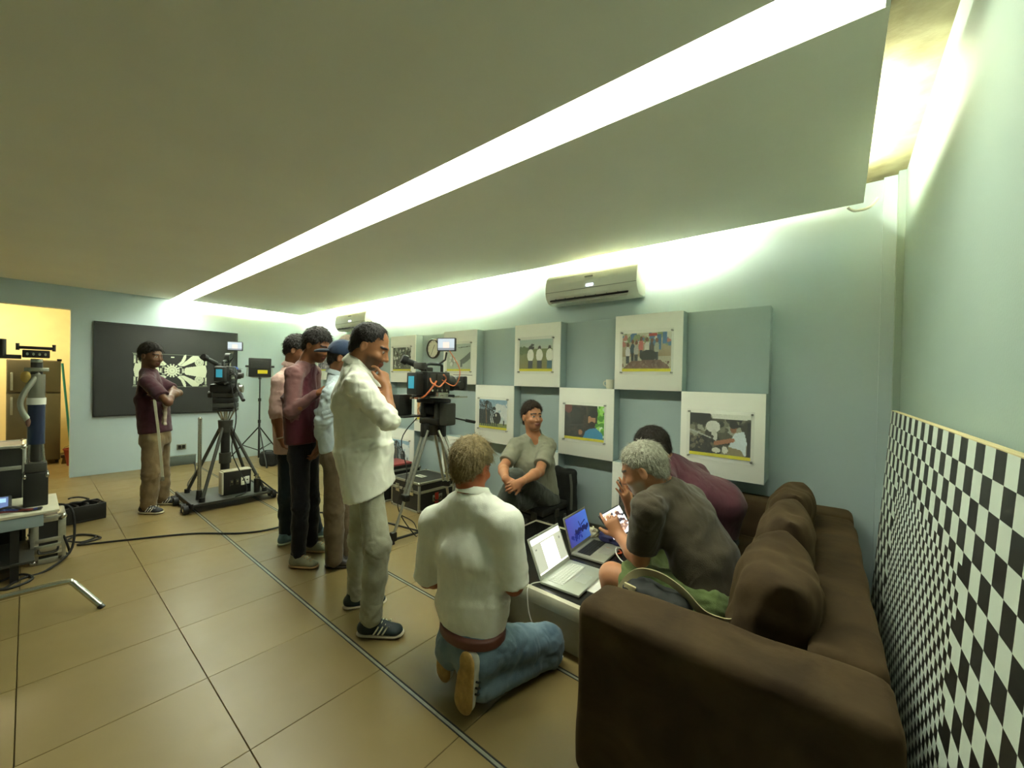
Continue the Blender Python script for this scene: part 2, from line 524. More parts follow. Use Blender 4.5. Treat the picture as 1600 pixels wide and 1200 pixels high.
xs = [-2.922 + TX * k for k in range(-10, 6)]
xs = sorted(set([XL] + [round(x, 3) for x in xs if XL + 0.05 < x < XR - 0.05] + [XR]))
ys = sorted(set([YF] + [round(-0.0245 + TY * k, 4) for k in range(-4, 7) if YF + 0.05 < -0.0245 + TY * k < YB - 0.02] + [YB]))
tile_cache = {}
def tile(x0, x1, y0, y1, ga=0.0014, gb0=0.0014, gb1=0.0014):
    key = (round(x1 - x0, 3), round(y1 - y0, 3), round(gb0, 4), round(gb1, 4))
    if key not in tile_cache:
        a, b = (x1 - x0) - 2 * ga, (y1 - y0)
        m = MB(); z = 0.0; c = 0.0015
        y_lo, y_hi = -b / 2 + gb0, b / 2 - gb1; xl, xh = -a / 2, a / 2
        vs = [(xl, y_lo, -0.01), (xh, y_lo, -0.01), (xh, y_hi, -0.01), (xl, y_hi, -0.01), (xl, y_lo, z - c), (xh, y_lo, z - c), (xh, y_hi, z - c), (xl, y_hi, z - c),
              (xl + c, y_lo + c, z), (xh - c, y_lo + c, z), (xh - c, y_hi - c, z), (xl + c, y_hi - c, z)]
        fs = [(0, 1, 5, 4), (1, 2, 6, 5), (2, 3, 7, 6), (3, 0, 4, 7), (4, 5, 9, 8), (5, 6, 10, 9), (6, 7, 11, 10), (7, 4, 8, 11), (8, 9, 10, 11)]
        m.add(vs, fs); tile_cache[key] = m.mesh('tile', M_tile, ang=0.3)
    o = bpy.data.objects.new('tile', tile_cache[key]); C.objects.link(o); o.parent = floor
    o.location = ((x0 + x1) / 2, (y0 + y1) / 2, 0)
CH1, CH2 = 1.1555, 1.7455
for i in range(len(xs) - 1):
    for j in range(len(ys) - 1):
        g0 = 0.013 if abs(ys[j] - CH1) < 0.01 or abs(ys[j] - CH2) < 0.01 else 0.0014
        g1 = 0.013 if abs(ys[j + 1] - CH1) < 0.01 or abs(ys[j + 1] - CH2) < 0.01 else 0.0014
        tile(xs[i], xs[i + 1], ys[j], ys[j + 1], gb0=g0, gb1=g1)
for i in range(6):                                   # the kitchen beyond the opening
    for j in range(5):
        tile(XL - 3.0 + 0.5 * i, XL - 2.5 + 0.5 * i, -1.75 + 0.6 * j, -1.15 + 0.6 * j)
M_dark = mat('dark_metal', '#2a2a26', 0.5, 0.4)
M_alu = mat('brushed_aluminium', '#b9bbb0', 0.38, 0.85, var=0.08, scale=40)
M_chan = mat('channel_cover', '#86887a', 0.5, 0.3, var=0.15, scale=25)
for k, y in enumerate((CH1, CH2)):
    t = struct(MB().span((XL, y - 0.0128, -0.010), (XR - 0.3, y - 0.008, 0.001)).span((XL, y + 0.008, -0.010), (XR - 0.3, y + 0.0128, 0.001)).build('trim_%d' % (k + 1), M_dark))
    MB().span((XL, y - 0.0065, -0.010), (XR - 0.3, y + 0.0065, -0.001)).build('cover_strip', M_chan, t)

DJ, DH = 0.379, 2.333                                # door opening in the far wall: jamb and head
wl = struct(MB().span((XL - 0.16, DJ, 0), (XL, YB + 0.15, ZT)).span((XL - 0.16, YF, DH), (XL, DJ, ZT)).span((XL - 0.16, YF, 0), (XL, -1.0, DH)).build('wall_left', M_wall))
wb = struct(MB().span((XL, YB, 0), (XR + 0.15, YB + 0.15, ZT)).build('wall_back', M_wall))
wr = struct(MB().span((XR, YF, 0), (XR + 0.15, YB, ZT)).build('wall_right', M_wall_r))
wf = struct(MB().span((XL, YF - 0.15, 0), (XR + 0.15, YF, ZT)).build('wall_front', M_wall))
# boxed pipe in the corner
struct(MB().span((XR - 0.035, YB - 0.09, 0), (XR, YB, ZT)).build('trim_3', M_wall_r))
struct(MB().span((XR - 0.10, YB - 0.035, 0), (XR - 0.035, YB, ZT)).build('trim_4', M_wall))
top = struct(MB().span((XL - 0.16, YF - 0.15, ZT), (XR + 0.15, YB + 0.15, ZT + 0.12)).build('ceiling', M_conc))
SX = 0.097
S1, S2, SF = 1.432, 1.662, 3.347                      # light slot edges, front edge of the cove
struct(MB().span((XL, YF, ZS), (SX, S1, ZS + 0.055)).build('ceiling', M_ceil))
struct(MB().span((XL + 0.14, S2, ZS), (SX, SF, ZS + 0.055)).build('ceiling', M_ceil))

# kitchen behind the far wall
KX = XL - 2.6
struct(MB().span((KX - 0.1, -2.0, 0), (KX, 2.0, ZT)).span((KX, 1.25, 0), (XL - 0.16, 1.35, ZT)).span((KX, -2.1, 0), (XL - 0.16, -2.0, ZT)).build('wall_kitchen', M_yel))
struct(MB().span((KX - 0.1, -2.1, ZT - 0.1), (XL - 0.16, 1.35, ZT)).build('ceiling', M_ceil))

# ---- lamps: the slot luminaire and the cove tubes lying on the dropped ceiling
M_tube = emat('tube_glow', TUBE_COL, TUBE_POW)
M_strip = emat('strip_glow', TUBE_COL, STRIP_POW)
M_white = mat('white_enamel', '#e4e6dc', 0.45, var=0.02)
sl = thing('slot_luminaire', 'long white strip light recessed in the slot of the dropped ceiling', 'ceiling light', (-4.0, (S1 + S2) / 2, ZS + 0.05))
MB().span((XL + 0.05, S1 - 0.02, ZS + 0.131), (SX, S2 + 0.02, ZS + 0.15)).build('housing', M_white, sl)
for y_ in (S1 - 0.02, S2 + 0.002): MB().span((XL + 0.05, y_, ZS + 0.056), (SX, y_ + 0.018, ZS + 0.130)).build('side_reflector', M_white, sl)
MB().span((SX - 0.012, S1 - 0.001, ZS + 0.001), (SX, S2 + 0.001, ZS + 0.130)).build('end_cap', M_white, sl)
MB().span((XL + 0.05, S1 + 0.001, ZS + 0.105), (SX - 0.013, S2 - 0.001, ZS + 0.130)).build('diffuser', M_strip, sl)
def batten(a, b, label, glow=None):
    a = Vector(a); b = Vector(b); c = (a + b) / 2
    t = thing('fluorescent_batten', label, 'tube light', c, 0, 'cove tubes on top of the dropped ceiling')
    d = (b - a).normalized(); n = Vector((-d.y, d.x, 0)) * 0.025
    m = MB(); rot = Matrix.Rotation(math.atan2(d.y, d.x), 3, 'Z')
    m.box(c, ((b - a).length, 0.045, 0.03), 0.004, rot).build('housing', M_white, t)
    MB().cyl(a + V(0, 0, 0.040) + d * 0.03, b + V(0, 0, 0.040) - d * 0.03, 0.013, n=10).build('tube', glow or M_tube, t)
zb = ZS + 0.072
for k, x in enumerate((-7.3, -6.05, -4.8, -3.55)):
    batten((x - 0.6, SF - 0.03, zb), (x + 0.6, SF - 0.03, zb), '%s fluorescent tube from the far corner, hidden in the cove above the photographs' % ('first', 'second', 'third', 'fourth')[k])
batten((-2.05, SF - 0.03, zb), (-0.85, SF - 0.03, zb), 'fluorescent tube hidden in the cove right of the near air conditioner')
batten((XL + 0.19, 1.85, zb), (XL + 0.19, 3.05, zb), 'fluorescent tube hidden in the cove above the far wall')
batten((SX - 0.05, 2.30, zb), (SX - 0.05, 3.20, zb), 'fluorescent tube hidden in the cove by the right wall', emat('tube_glow_old', TUBE_COL, TUBE_POW * 0.25))
kl = thing('kitchen_lamp', 'warm lamp on the ceiling of the yellow kitchen', 'lamp', (KX + 1.2, -0.5, ZT - 0.13))
MB().lathe([(0.0, 0.03), (0.16, 0.03), (0.16, 0.0), (0.12, -0.03), (0.0, -0.04)], (KX + 1.2, -0.5, ZT - 0.14)).build('shade', emat('kitchen_glow', (1.0, 0.84, 0.5), KITCHEN_POW), kl)
# ------------------------------------------------------------------ picture wall: white display boxes and blue recess panels in a chequer
PX0, PW, PH, PT, PF = -4.395, 0.5719, 0.6427, 2.0597, 3.30
BF = 3.42                                              # front of the blue recess panels
M_blue = mat('blue_panel', '#a6b6b6', 0.7, var=0.02, scale=4)
M_pwhite = mat('white_board', '#eeeee4', 0.5, var=0.01)
M_print = vcol_mat('photo_print', 0.35)
M_steel = mat('steel', '#9a9a92', 0.3, 0.9, var=0.05)
def acrylic():
    m = bpy.data.materials.new('acrylic'); m.use_nodes = True
    nt = m.node_tree; b = nt.nodes['Principled BSDF']
    b.inputs['Base Color'].default_value = (0.93, 0.96, 0.92, 1); b.inputs['Roughness'].default_value = 0.08
    b.inputs['Alpha'].default_value = 0.05
    return m
M_acr = acrylic()
Yl = (0.86, 0.82, 0.12)
def pics():
    d = {}
    W, H = 72, 54
    # group in the street
    c = Canvas(W, H, (.74, .72, .62), 3).grad((.80, .80, .70), (.62, .55, .42), 0, .62).speck(0, .02, 1, .3, [(.85, .85, .78), (.55, .62, .45), (.75, .5, .45), (.35, .5, .65)], 60, .07)
    c.rect(.72, .05, .8, .45, (.25, .45, .65)).rect(.84, .0, .92, .3, (.30, .5, .7)).rect(.55, .02, .72, .1, (.7, .25, .2))
    for x, h, q in ((.12, .3, (.85, .85, .85)), (.22, .22, (.25, .35, .4)), (.4, .15, (.8, .45, .42)), (.52, .18, (.85, .85, .8)), (.62, .2, (.3, .3, .28)), (.72, .2, (.7, .72, .65)), (.3, .25, (.7, .7, .66))):
        c.ell(x, h, .03, .06, (.45, .3, .22)).ell(x, h + .2, .05, .15, q).rect(x - .03, h + .3, x + .03, h + .5, (.2, .24, .25))
    c.ell(.55, .6, .17, .16, (.10, .11, .09)).poly([(0, .95), (.2, .72), (.8, .70), (1, .95)], (.45, .32, .25)).speck(0, .75, 1, .92, [(.5, .4, .33), (.38, .26, .2)], 60, .03)
    d[(0, 5)] = c
    # three men in white shirts from behind, field
    c = Canvas(W, H, (.6, .6, .5), 4).grad((.68, .76, .74), (.74, .78, .7), 0, .3).grad((.45, .5, .3), (.5, .47, .24), .3, 1).speck(0, .28, .4, .42, [(.3, .38, .2), (.36, .42, .24)], 40, .06)
    for x in (.35, .62, .92):
        c.ell(x, .27, .045, .07, (.2, .15, .1)).ell(x, .5, .1, .2, (.93, .93, .88)).rect(x - .07, .66, x + .07, .9, (.16, .2, .24) if x < .9 else (.25, .42, .48))
    c.speck(.3, .15, .45, .28, [(.15, .15, .12)], 14, .04)
    d[(0, 3)] = c
    # misty scene with a grey machine
    c = Canvas(W, H, (.7, .76, .72), 5).grad((.72, .78, .75), (.70, .75, .66), 0, 1).poly([(.55, .62), (.75, .48), (.98, .3), (.98, .55), (.85, .66), (.7, .75)], (.36, .40, .38)).rect(.58, .6, .66, .85, (.32, .36, .34)).ell(.25, .62, .06, .2, (.5, .52, .48)).line(.5, .14, .98, .1, .012, (.3, .33, .31)).speck(.1, .5, .5, .8, [(.6, .62, .58), (.85, .87, .84)], 20, .05)
    d[(0, 1)] = c
    # dark crowd
    c = Canvas(W, H, (.30, .32, .26), 6).speck(0, 0, 1, .85, [(.16, .17, .14), (.4, .42, .33), (.55, .57, .5), (.22, .25, .2), (.75, .76, .7)], 160, .06)
    for x, y in ((.25, .3), (.55, .35), (.8, .25)): c.ell(x, y, .05, .09, (.2, .16, .12)).ell(x, y + .3, .09, .22, (.2, .22, .19)).ell(x - .02, y + .15, .05, .06, (.82, .82, .76))
    d[(0, -1)] = c
    c = Canvas(W, H, (.5, .46, .52), 7).speck(0, 0, 1, .85, [(.35, .3, .4), (.6, .55, .6), (.75, .72, .75), (.25, .24, .3)], 120, .07)
    d[(0, -5)] = c; d[(0, -3)] = c
    # camera crane against the sky
    c = Canvas(W, H, (.6, .7, .75), 8).grad((.55, .70, .80), (.88, .90, .88), 0, .85).grad((.5, .55, .35), (.55, .6, .3), .8, 1).speck(.6, .1, 1, .6, [(.9, .92, .92)], 20, .1)
    for i in range(9): c.line(.02 + .05 * i, .05 + .03 * (i % 3), .1 + .07 * i, .9, .022, (.12, .17, .2))
    c.ell(.28, .12, .05, .09, (.1, .13, .14)).rect(.0, .35, .42, .85, (.15, .2, .22)).ell(.66, .62, .13, .2, (.10, .12, .13)).line(.1, .2, .55, .42, .02, (.1, .13, .15)).ell(.55, .3, .06, .06, (.14, .16, .17)).rect(.88, .68, .92, .86, (.2, .22, .22)).ell(.62, .52, .03, .05, (.85, .85, .82)).line(.25, .2, .28, .8, .03, (.4, .33, .25))
    d[(1, 2)] = c; d[(2, -1)] = c
    # man in a blue T-shirt and cap behind a film camera
    c = Canvas(W, H, (.2, .2, .16), 9).grad((.28, .24, .18), (.12, .12, .1), 0, 1).rect(.0, .05, .55, .65, (.07, .07, .06)).speck(0, .05, .55, .85, [(.12, .12, .11), (.22, .18, .14), (.04, .04, .04)], 80, .07).ell(.1, .1, .1, .14, (.45, .22, .18)).speck(.8, .0, 1, .85, [(.45, .75, .2), (.6, .85, .35), (.85, .95, .8), (.3, .6, .12)], 80, .07)
    c.rect(.6, .0, .84, .5, (.16, .18, .12)).ell(.70, .40, .09, .19, (.74, .54, .40)).ell(.71, .54, .085, .09, (.16, .11, .08)).rect(.62, .34, .65, .42, (.74, .54, .40)).ell(.74, .22, .11, .12, (.07, .07, .07)).rect(.60, .26, .72, .30, (.07, .07, .07)).poly([(.48, .95), (.55, .74), (.64, .66), (.80, .62), (.96, .76), (.99, .95)], (.20, .56, .74)).ell(.42, .78, .05, .08, (.65, .45, .32)).line(.05, .6, .5, .56, .02, (.2, .2, .18))
    d[(1, 4)] = c
    # seated man in a white shirt, dark foliage
    c = Canvas(W, H, (.3, .3, .24), 10).speck(0, 0, 1, 1, [(.12, .12, .09), (.30, .30, .22), (.48, .47, .38), (.2, .2, .15), (.62, .62, .54)], 200, .08).poly([(0, 0), (.35, 0), (.4, .25), (.25, .3), (0, .2)], (.12, .11, .09)).ell(.4, .3, .12, .14, (.86, .86, .82)).ell(.42, .52, .05, .16, (.8, .8, .75)).rect(.0, .55, .4, .92, (.13, .12, .09)).speck(0, .5, .42, .92, [(.2, .18, .13), (.06, .06, .05), (.4, .37, .28)], 50, .04)
    c.line(.0, .4, .36, .56, .015, (.7, .7, .66)).rect(.94, .15, 1, 1, (.06, .07, .08)).poly([(.66, .9), (.68, .62), (.75, .42), (.9, .36), (.94, .6), (.93, .9)], (.83, .88, .9)).ell(.73, .3, .055, .12, (.55, .36, .24)).ell(.73, .22, .07, .1, (.12, .1, .08)).line(.72, .58, .45, .68, .05, (.66, .42, .28)).poly([(.62, .98), (.66, .74), (.85, .78), (.94, .98)], (.55, .5, .36)).ell(.46, .84, .07, .06, (.85, .84, .78)).ell(.6, .82, .05, .08, (.85, .84, .78)).poly([(.35, 0), (1, 0), (1, .1), (.4, .12)], (.9, .9, .86))
    d[(1, 6)] = c
    # sunset figures
    c = Canvas(W, H, (.75, .5, .25), 11).grad((.85, .62, .3), (.6, .35, .15), 0, .9).speck(0, .4, 1, .9, [(.3, .18, .1), (.5, .3, .15), (.8, .6, .4)], 50, .08)
    d[(1, 0)] = c; d[(1, -2)] = c; d[(1, -4)] = c
    c = Canvas(W, H, (.12, .11, .09), 12).speck(0, 0, 1, .9, [(.05, .05, .04), (.2, .18, .14), (.3, .26, .2)], 80, .09)
    d[(2, 5)] = c; d[(2, 3)] = c; d[(2, 1)] = c
    for k, c in d.items():
        c.rect(0, .93, 1, 1, Yl); c.noise(.02)
    return d
PICS = pics()
what = {(0, 5): 'a crowd in a sunny street', (0, 3): 'three men in white shirts in a field', (0, 1): 'a grey machine in mist', (0, -1): 'a dark crowd left of the clock',
        (0, -5): 'purple shapes at the far end', (0, -3): 'purple shapes behind the standing men', (1, 2): 'a camera crane under blue sky', (2, -1): 'a camera crane above the flight cases',
        (1, 4): 'a man in blue T-shirt filming', (1, 6): 'a man in white shirt under trees', (1, 0): 'a sunset behind the near camera', (1, -2): 'a sunset behind the man in white', (1, -4): 'a sunset at the far left end',
        (2, 5): 'a dark scene beside the grey-haired man', (2, 3): 'a dark scene behind the seated man', (2, 1): 'a dark scene beside the tripod'}
def blue_label(row, i):
    if (row, i) == (0, 6): return 'blue-grey panel at the top right end of the picture wall'
    k = (row - 1, i) if (row - 1, i) in what else (row, i - 1) if (row, i - 1) in what else (row, i + 1)
    return 'blue-grey recess panel ' + ('below' if k[0] < row else 'right of' if k[1] < i else 'left of') + ' the photo of ' + what[k]
rown = ('top', 'middle', 'bottom')
for row in range(3):
    for i in range(-5, 7):
        x0 = PX0 + i * PW; x1 = x0 + PW; z1 = PT - row * PH; z0 = z1 - PH
        white = (i % 2 == 1) if row != 1 else (i % 2 == 0)
        if row == 2 and i == 6: continue
        if white and (row, i) not in what: continue
        if not white:
            b = MB().span((x0, BF, z0), (x1, YB, z1), 0.002).build('recess_panel', M_blue, None, (x0, YB, z0))
            tag(b, blue_label(row, i), 'wall panel', 'blue panels of the chequered picture wall')
            continue
        t = thing('display_box', 'white-fronted box carrying the photo of ' + what[(row, i)], 'display box', ((x0 + x1) / 2, PF, z0), 0, 'white boxes of the chequered picture wall')
        MB().span((x0 + 0.001, PF + 0.012, z0 + 0.001), (x1 - 0.001, YB, z1 - 0.001)).build('body', M_blue, t)
        MB().span((x0, PF, z0), (x1, PF + 0.012, z1), 0.0015).build('front_panel', M_pwhite, t)
        # photograph behind clear acrylic on four stand-offs
        p = thing('framed_photo', 'acrylic-mounted photo of ' + what[(row, i)], 'photo', ((x0 + x1) / 2, PF - 0.02, z0 + 0.1), 0, 'photographs on the picture wall')
        ax0, ax1 = x0 + 0.09 * PW, x1 - 0.11 * PW; az1, az0 = z1 - 0.205 * PH, z1 - 0.80 * PH
        qx0, qx1 = x0 + 0.125 * PW, x1 - 0.15 * PW; qz1, qz0 = z1 - 0.25 * PH, z1 - 0.755 * PH
        MB().span((qx0 - 0.001, PF - 0.006, qz0 - 0.001), (qx1 + 0.001, PF, qz1 + 0.001)).build('backing', M_pwhite, p)
        painted('print', PICS[(row, i)].a, (qx0, PF - 0.0065, qz1), (qx1 - qx0, 0, 0), (0, 0, qz0 - qz1), M_print, p)
        MB().span((ax0, PF - 0.020, az0), (ax1, PF - 0.016, az1)).build('acrylic_sheet', M_acr, p)
        for sx, sz in ((ax0 + 0.015, az0 + 0.02), (ax1 - 0.015, az0 + 0.02), (ax0 + 0.015, az1 - 0.02), (ax1 - 0.015, az1 - 0.02)):
            MB().cyl((sx, PF, sz), (sx, PF - 0.026, sz), 0.008, n=10).build('standoff', M_steel, p)

# clock in the blue recess
ck = thing('wall_clock', 'round wall clock with pale face and dark rim beside the camera monitor', 'clock', (-4.15, BF, 1.87))
MB().lathe([(0.0, 0), (0.128, 0), (0.128, 0.03), (0.12, 0.036), (0.113, 0.030), (0.113, 0.012), (0, 0.012)], (-4.15, BF, 1.87), 32, (0, -1, 0)).build('rim', mat('clock_rim', '#3c3428', 0.4), ck)
MB().cyl((-4.15, BF - 0.012, 1.87), (-4.15, BF - 0.016, 1.87), 0.112, n=32).build('face', mat('clock_face', '#e9e6d2', 0.6, var=0.01), ck)
M_black = mat('black_plastic', '#161614', 0.45, var=0.1)
for a, l, w in ((0.5, 0.06, 0.006), (3.6, 0.085, 0.004)):
    d = V(math.sin(a), 0, math.cos(a)); c0 = V(-4.15, BF - 0.019, 1.87)
    MB().box(c0 + d * l / 2, (w, 0.002, l), 0, Matrix.Rotation(a, 3, 'Y')).build('hand', M_black, ck)
for k in range(12):
    a = k * PI / 6; d = V(math.sin(a), 0, math.cos(a))
    MB().box(V(-4.15, BF - 0.0165, 1.87) + d * 0.098, (0.004, 0.001, 0.014), 0, Matrix.Rotation(a, 3, 'Y')).build('hour_mark', M_black, ck)

# split air conditioners
M_ac = mat('ac_shell', '#dfe2d6', 0.35, var=0.01)
def aircon(x0, x1, z0, z1, label):
    t = thing('air_conditioner', label, 'air conditioner', ((x0 + x1) / 2, YB, z0), 0, 'split air conditioners on the picture wall')
    h = z1 - z0; f = YB - 0.21
    prof = [(YB, z0), (YB - 0.10, z0), (YB - 0.15, z0 + 0.03 * h), (f + 0.012, z0 + 0.22 * h), (f, z0 + 0.40 * h), (f + 0.004, z0 + 0.65 * h), (f + 0.02, z0 + 0.88 * h), (f + 0.06, z1), (YB, z1)]
    MB().prism(prof, x0, x1, 'x', 0.008).build('shell', M_ac, t, ang=0.5)
    # outlet slot with louvre under the front
    MB().box(((x0 + x1) / 2 - 0.02, YB - 0.172, z0 + 0.125 * h + 0.002), ((x1 - x0) * 0.86, 0.012, 0.045), 0.002, Matrix.Rotation(-0.87, 3, 'X')).build('outlet', M_black, t)
    MB().box(((x0 + x1) / 2 - 0.02, YB - 0.166, z0 + 0.04 * h), ((x1 - x0) * 0.84, 0.006, 0.05), 0.002, Matrix.Rotation(-1.0, 3, 'X')).build('louvre', M_ac, t)
    for k in range(7):
        xx = x0 + (x1 - x0) * (0.12 + 0.115 * k)
        MB().box((xx, YB - 0.178, z0 + 0.13 * h), (0.004, 0.02, 0.03), 0, Matrix.Rotation(-0.87, 3, 'X')).build('vane', mat('ac_vane', '#55554d', 0.5), t)
    MB().span((x0 + 0.004, f - 0.003, z0 + 0.37 * h), (x1 - 0.004, f + 0.01, z0 + 0.385 * h)).build('panel_seam', mat('seam', '#8f938a', 0.6), t)
    MB().span(((x0 + x1) / 2 - 0.01, f - 0.004, z0 + 0.44 * h), ((x0 + x1) / 2 + 0.06, f + 0.004, z0 + 0.50 * h)).build('display', mat('ac_display', '#cfe0ff', 0.3, var=0, emit=2.5, ecol=(0.75, 0.85, 1.0)), t)
    MB().span(((x0 + x1) / 2 - 0.03, f - 0.001, z0 + 0.74 * h), ((x0 + x1) / 2 + 0.05, f + 0.014, z0 + 0.78 * h)).build('badge', M_steel, t)
aircon(-2.33, -1.37, 2.255, 2.54, 'white split air conditioner with lit display above the photographs')
aircon(-6.70, -5.74, 2.255, 2.54, 'white split air conditioner high above the standing men')

# mug on top of a display box
mg = thing('coffee_mug', 'small white mug standing on top of a white display box', 'mug', (-1.61, 3.40, PT - PH))
MB().lathe([(0.0, 0.0), (0.030, 0.0), (0.034, 0.01), (0.036, 0.085), (0.033, 0.085), (0.031, 0.012), (0, 0.01)], (-1.61, 3.37, PT - PH), 20).build('cup', mat('mug_ceramic', '#dcd6c0', 0.3), mg)
MB().tube([(-1.645, 3.37, PT - PH + 0.07), (-1.668, 3.37, PT - PH + 0.065), (-1.672, 3.37, PT - PH + 0.04), (-1.645, 3.37, PT - PH + 0.022)], 0.005).build('handle', MATS['mug_ceramic'], mg)

# ------------------------------------------------------------------ far wall: black mural with a white mechanical drawing
mu = thing('mural', 'large black mural with a white mechanical drawing on the far wall', 'mural', (XL, 1.47, 0.85))
by0, by1, bz0, bz1 = 0.615, 2.32, 0.853, 2.178
MB().span((XL, by0, bz0), (XL + 0.03, by1, bz1)).build('board', mat('mural_black', '#1d1d19', 0.55, var=0.15, scale=3), mu)
M_mfr = mat('mural_frame', '#12120f', 0.4)
for a, b in (((XL, by0 - 0.02, bz0 - 0.02), (XL + 0.04, by0, bz1 + 0.02)), ((XL, by1, bz0 - 0.02), (XL + 0.04, by1 + 0.02, bz1 + 0.02)), ((XL, by0, bz0 - 0.02), (XL + 0.04, by1, bz0)), ((XL, by0, bz1), (XL + 0.04, by1, bz1 + 0.02))):
    MB().span(a, b).build('frame_bar', M_mfr, mu)
Wc, K = (.80, .82, .72), (.115, .115, .10)
G1 = (.62, .65, .56)
c = Canvas(180, 94, K, 21)
for a in ((0, .02, 1, .045), (0, .955, 1, .98)): c.rect(*a, (.35, .37, .32))
for sx in (1, -1):
    X = lambda u: u if sx > 0 else 1 - u
    c.poly([(X(.67), .43), (X(.69), .40), (X(.965), .31), (X(.985), .5), (X(.965), .70), (X(.69), .61), (X(.66), .55)], Wc)
    for sy in (1, -1):
        Y = lambda v: v if sy > 0 else 1 - v
        c.poly([(X(.57), Y(.32)), (X(.62), Y(.22)), (X(.66), Y(.04)), (X(.69), Y(.02)), (X(.685), Y(.14)), (X(.66), Y(.24)), (X(.60), Y(.36))], Wc)
        c.poly([(X(.60), Y(.36)), (X(.69), Y(.20)), (X(.78), Y(.04)), (X(.86), Y(.04)), (X(.88), Y(.10)), (X(.83), Y(.2)), (X(.76), Y(.27)), (X(.66), Y(.36))], Wc)
        c.ell(X(.875), Y(.235), .065, .125, Wc).ell(X(.875), Y(.235), .052, .10, G1).ell(X(.875), Y(.235), .045, .085, Wc)
        for q in range(8):
            an = q * PI / 4; c.line(X(.875), Y(.235), X(.875) + .045 * math.cos(an), Y(.235) + .085 * math.sin(an), .006, G1)
        c.rect(min(X(.955), X(.985)), min(Y(.10), Y(.32)), max(X(.955), X(.985)), max(Y(.10), Y(.32)), G1).rect(min(X(.96), X(.978)), min(Y(.2), Y(.30)), max(X(.96), X(.978)), max(Y(.2), Y(.30)), Wc)
        c.rect(min(X(.93), X(.99)), min(Y(.05), Y(.075)), max(X(.93), X(.99)), max(Y(.05), Y(.075)), G1)
    c.rect(min(X(.585), X(.635)), .38, max(X(.585), X(.635)), .62, G1).rect(min(X(.60), X(.625)), .42, max(X(.60), X(.625)), .58, K).rect(min(X(.64), X(.655)), .44, max(X(.64), X(.655)), .56, Wc)
for q in range(14):
    an = q * 2 * PI / 14; c.line(.5 + .06 * math.cos(an), .5 + .115 * math.sin(an), .5 + .095 * math.cos(an), .5 + .18 * math.sin(an), .02, Wc)
c.ell(.5, .5, .07, .135, Wc).ell(.5, .5, .05, .095, G1).ell(.5, .5, .042, .08, Wc).ell(.5, .5, .012, .022, G1).rect(.485, .10, .53, .13, Wc).rect(.47, .08, .56, .085, G1).rect(.45, .88, .55, .89, G1)
painted('drawing', c.a, (XL + 0.0305, 0.995, 1.79), (0, 0.925, 0), (0, 0, -0.545), vcol_mat('mural_print', 0.6), mu)
so = thing('wall_socket', 'steel double wall socket low on the far blue wall', 'socket', (XL, 1.585, 0.25))
MB().span((XL, 1.53, 0.245), (XL + 0.012, 1.65, 0.335), 0.003).build('plate', mat('socket_plate', '#8d8f80', 0.4, 0.5), so)
for k in range(2):
    MB().span((XL + 0.012, 1.545 + 0.052 * k, 0.262), (XL + 0.015, 1.583 + 0.052 * k, 0.318)).build('outlet', M_black, so)
dv = thing('floor_vent', 'dark grey metal duct box at the foot of the far wall', 'duct', (XL, 1.56, 0))
MB().span((XL, 1.37, 0.0), (XL + 0.05, 1.77, 0.15), 0.004).build('housing', mat('duct_grey', '#5d6660', 0.55, 0.2), dv)
MB().span((XL, 1.365, 0.142), (XL + 0.055, 1.775, 0.155), 0.002).build('rim', mat('duct_rim', '#7d857c', 0.5, 0.2), dv)

# ------------------------------------------------------------------ kitchen: fridge, broom, bucket
M_fr = mat('fridge_steel', '#77705c', 0.38, 0.55, var=0.05)
fg = thing('fridge', 'tall brown-grey two-door fridge in the yellow kitchen', 'fridge', (-9.9, 0.07, 0))
fx = -9.6
MB().span((fx - 0.62, -0.20, 0.05), (fx - 0.06, 0.345, 1.64), 0.012).build('body', mat('fridge_body', '#5c5748', 0.5), fg)
for z0, z1 in ((0.07, 1.12), (1.14, 1.63)):
    d = MB().span((fx - 0.06, -0.195, z0), (fx, 0.34, z1), 0.012).build('door', M_fr, fg)
    MB().span((fx, -0.16, z1 - 0.32 if z0 < 1 else z0 + 0.03), (fx + 0.03, -0.135, z1 - 0.05 if z0 < 1 else z0 + 0.3), 0.006).build('handle', M_alu, d)
for yy in (-0.17, 0.31):
    for xx in (fx - 0.56, fx - 0.12): MB().cyl((xx, yy, 0), (xx, yy, 0.055), 0.02, n=10).build('foot', M_black, fg)
MB().span((fx - 0.03, 0.30, 1.63), (fx + 0.01, 0.35, 1.665), 0.004).build('hinge_cap', M_black, fg)
br = thing('broom', 'teal-handled broom leaning beside the fridge', 'broom', (-9.45, 0.44, 0))
MB().cyl((-9.52, 0.46, 0.12), (-9.58, 0.355, 1.60), 0.014, n=10).build('handle', mat('broom_teal', '#2f8a80', 0.5), br)
MB().box((-9.515, 0.465, 0.12), (0.05, 0.24, 0.05), 0.01).build('head', mat('broom_head', '#4a3b2c', 0.7), br)
MB().prism([(0.35, 0.0), (0.58, 0.0), (0.565, 0.10), (0.365, 0.10)], -9.54, -9.49, 'x').build('bristles', mat('bristle', '#6b5c3c', 0.9), br)
mp = thing('wire_hoop', 'thin yellow-green cord hanging on the kitchen wall by the broom', 'cord', (-10.5, 0.62, 0.9))
MB().tube([(KX + 0.02, 0.60, 1.55), (KX + 0.02, 0.52, 1.35), (KX + 0.02, 0.50, 1.1), (KX + 0.02, 0.55, 0.9)], 0.012).build('cord', mat('cord_olive', '#8a8a44', 0.6), mp)
bk = thing('bucket', 'red plastic bucket on the kitchen floor beside the fridge', 'bucket', (-9.3, 0.47, 0))
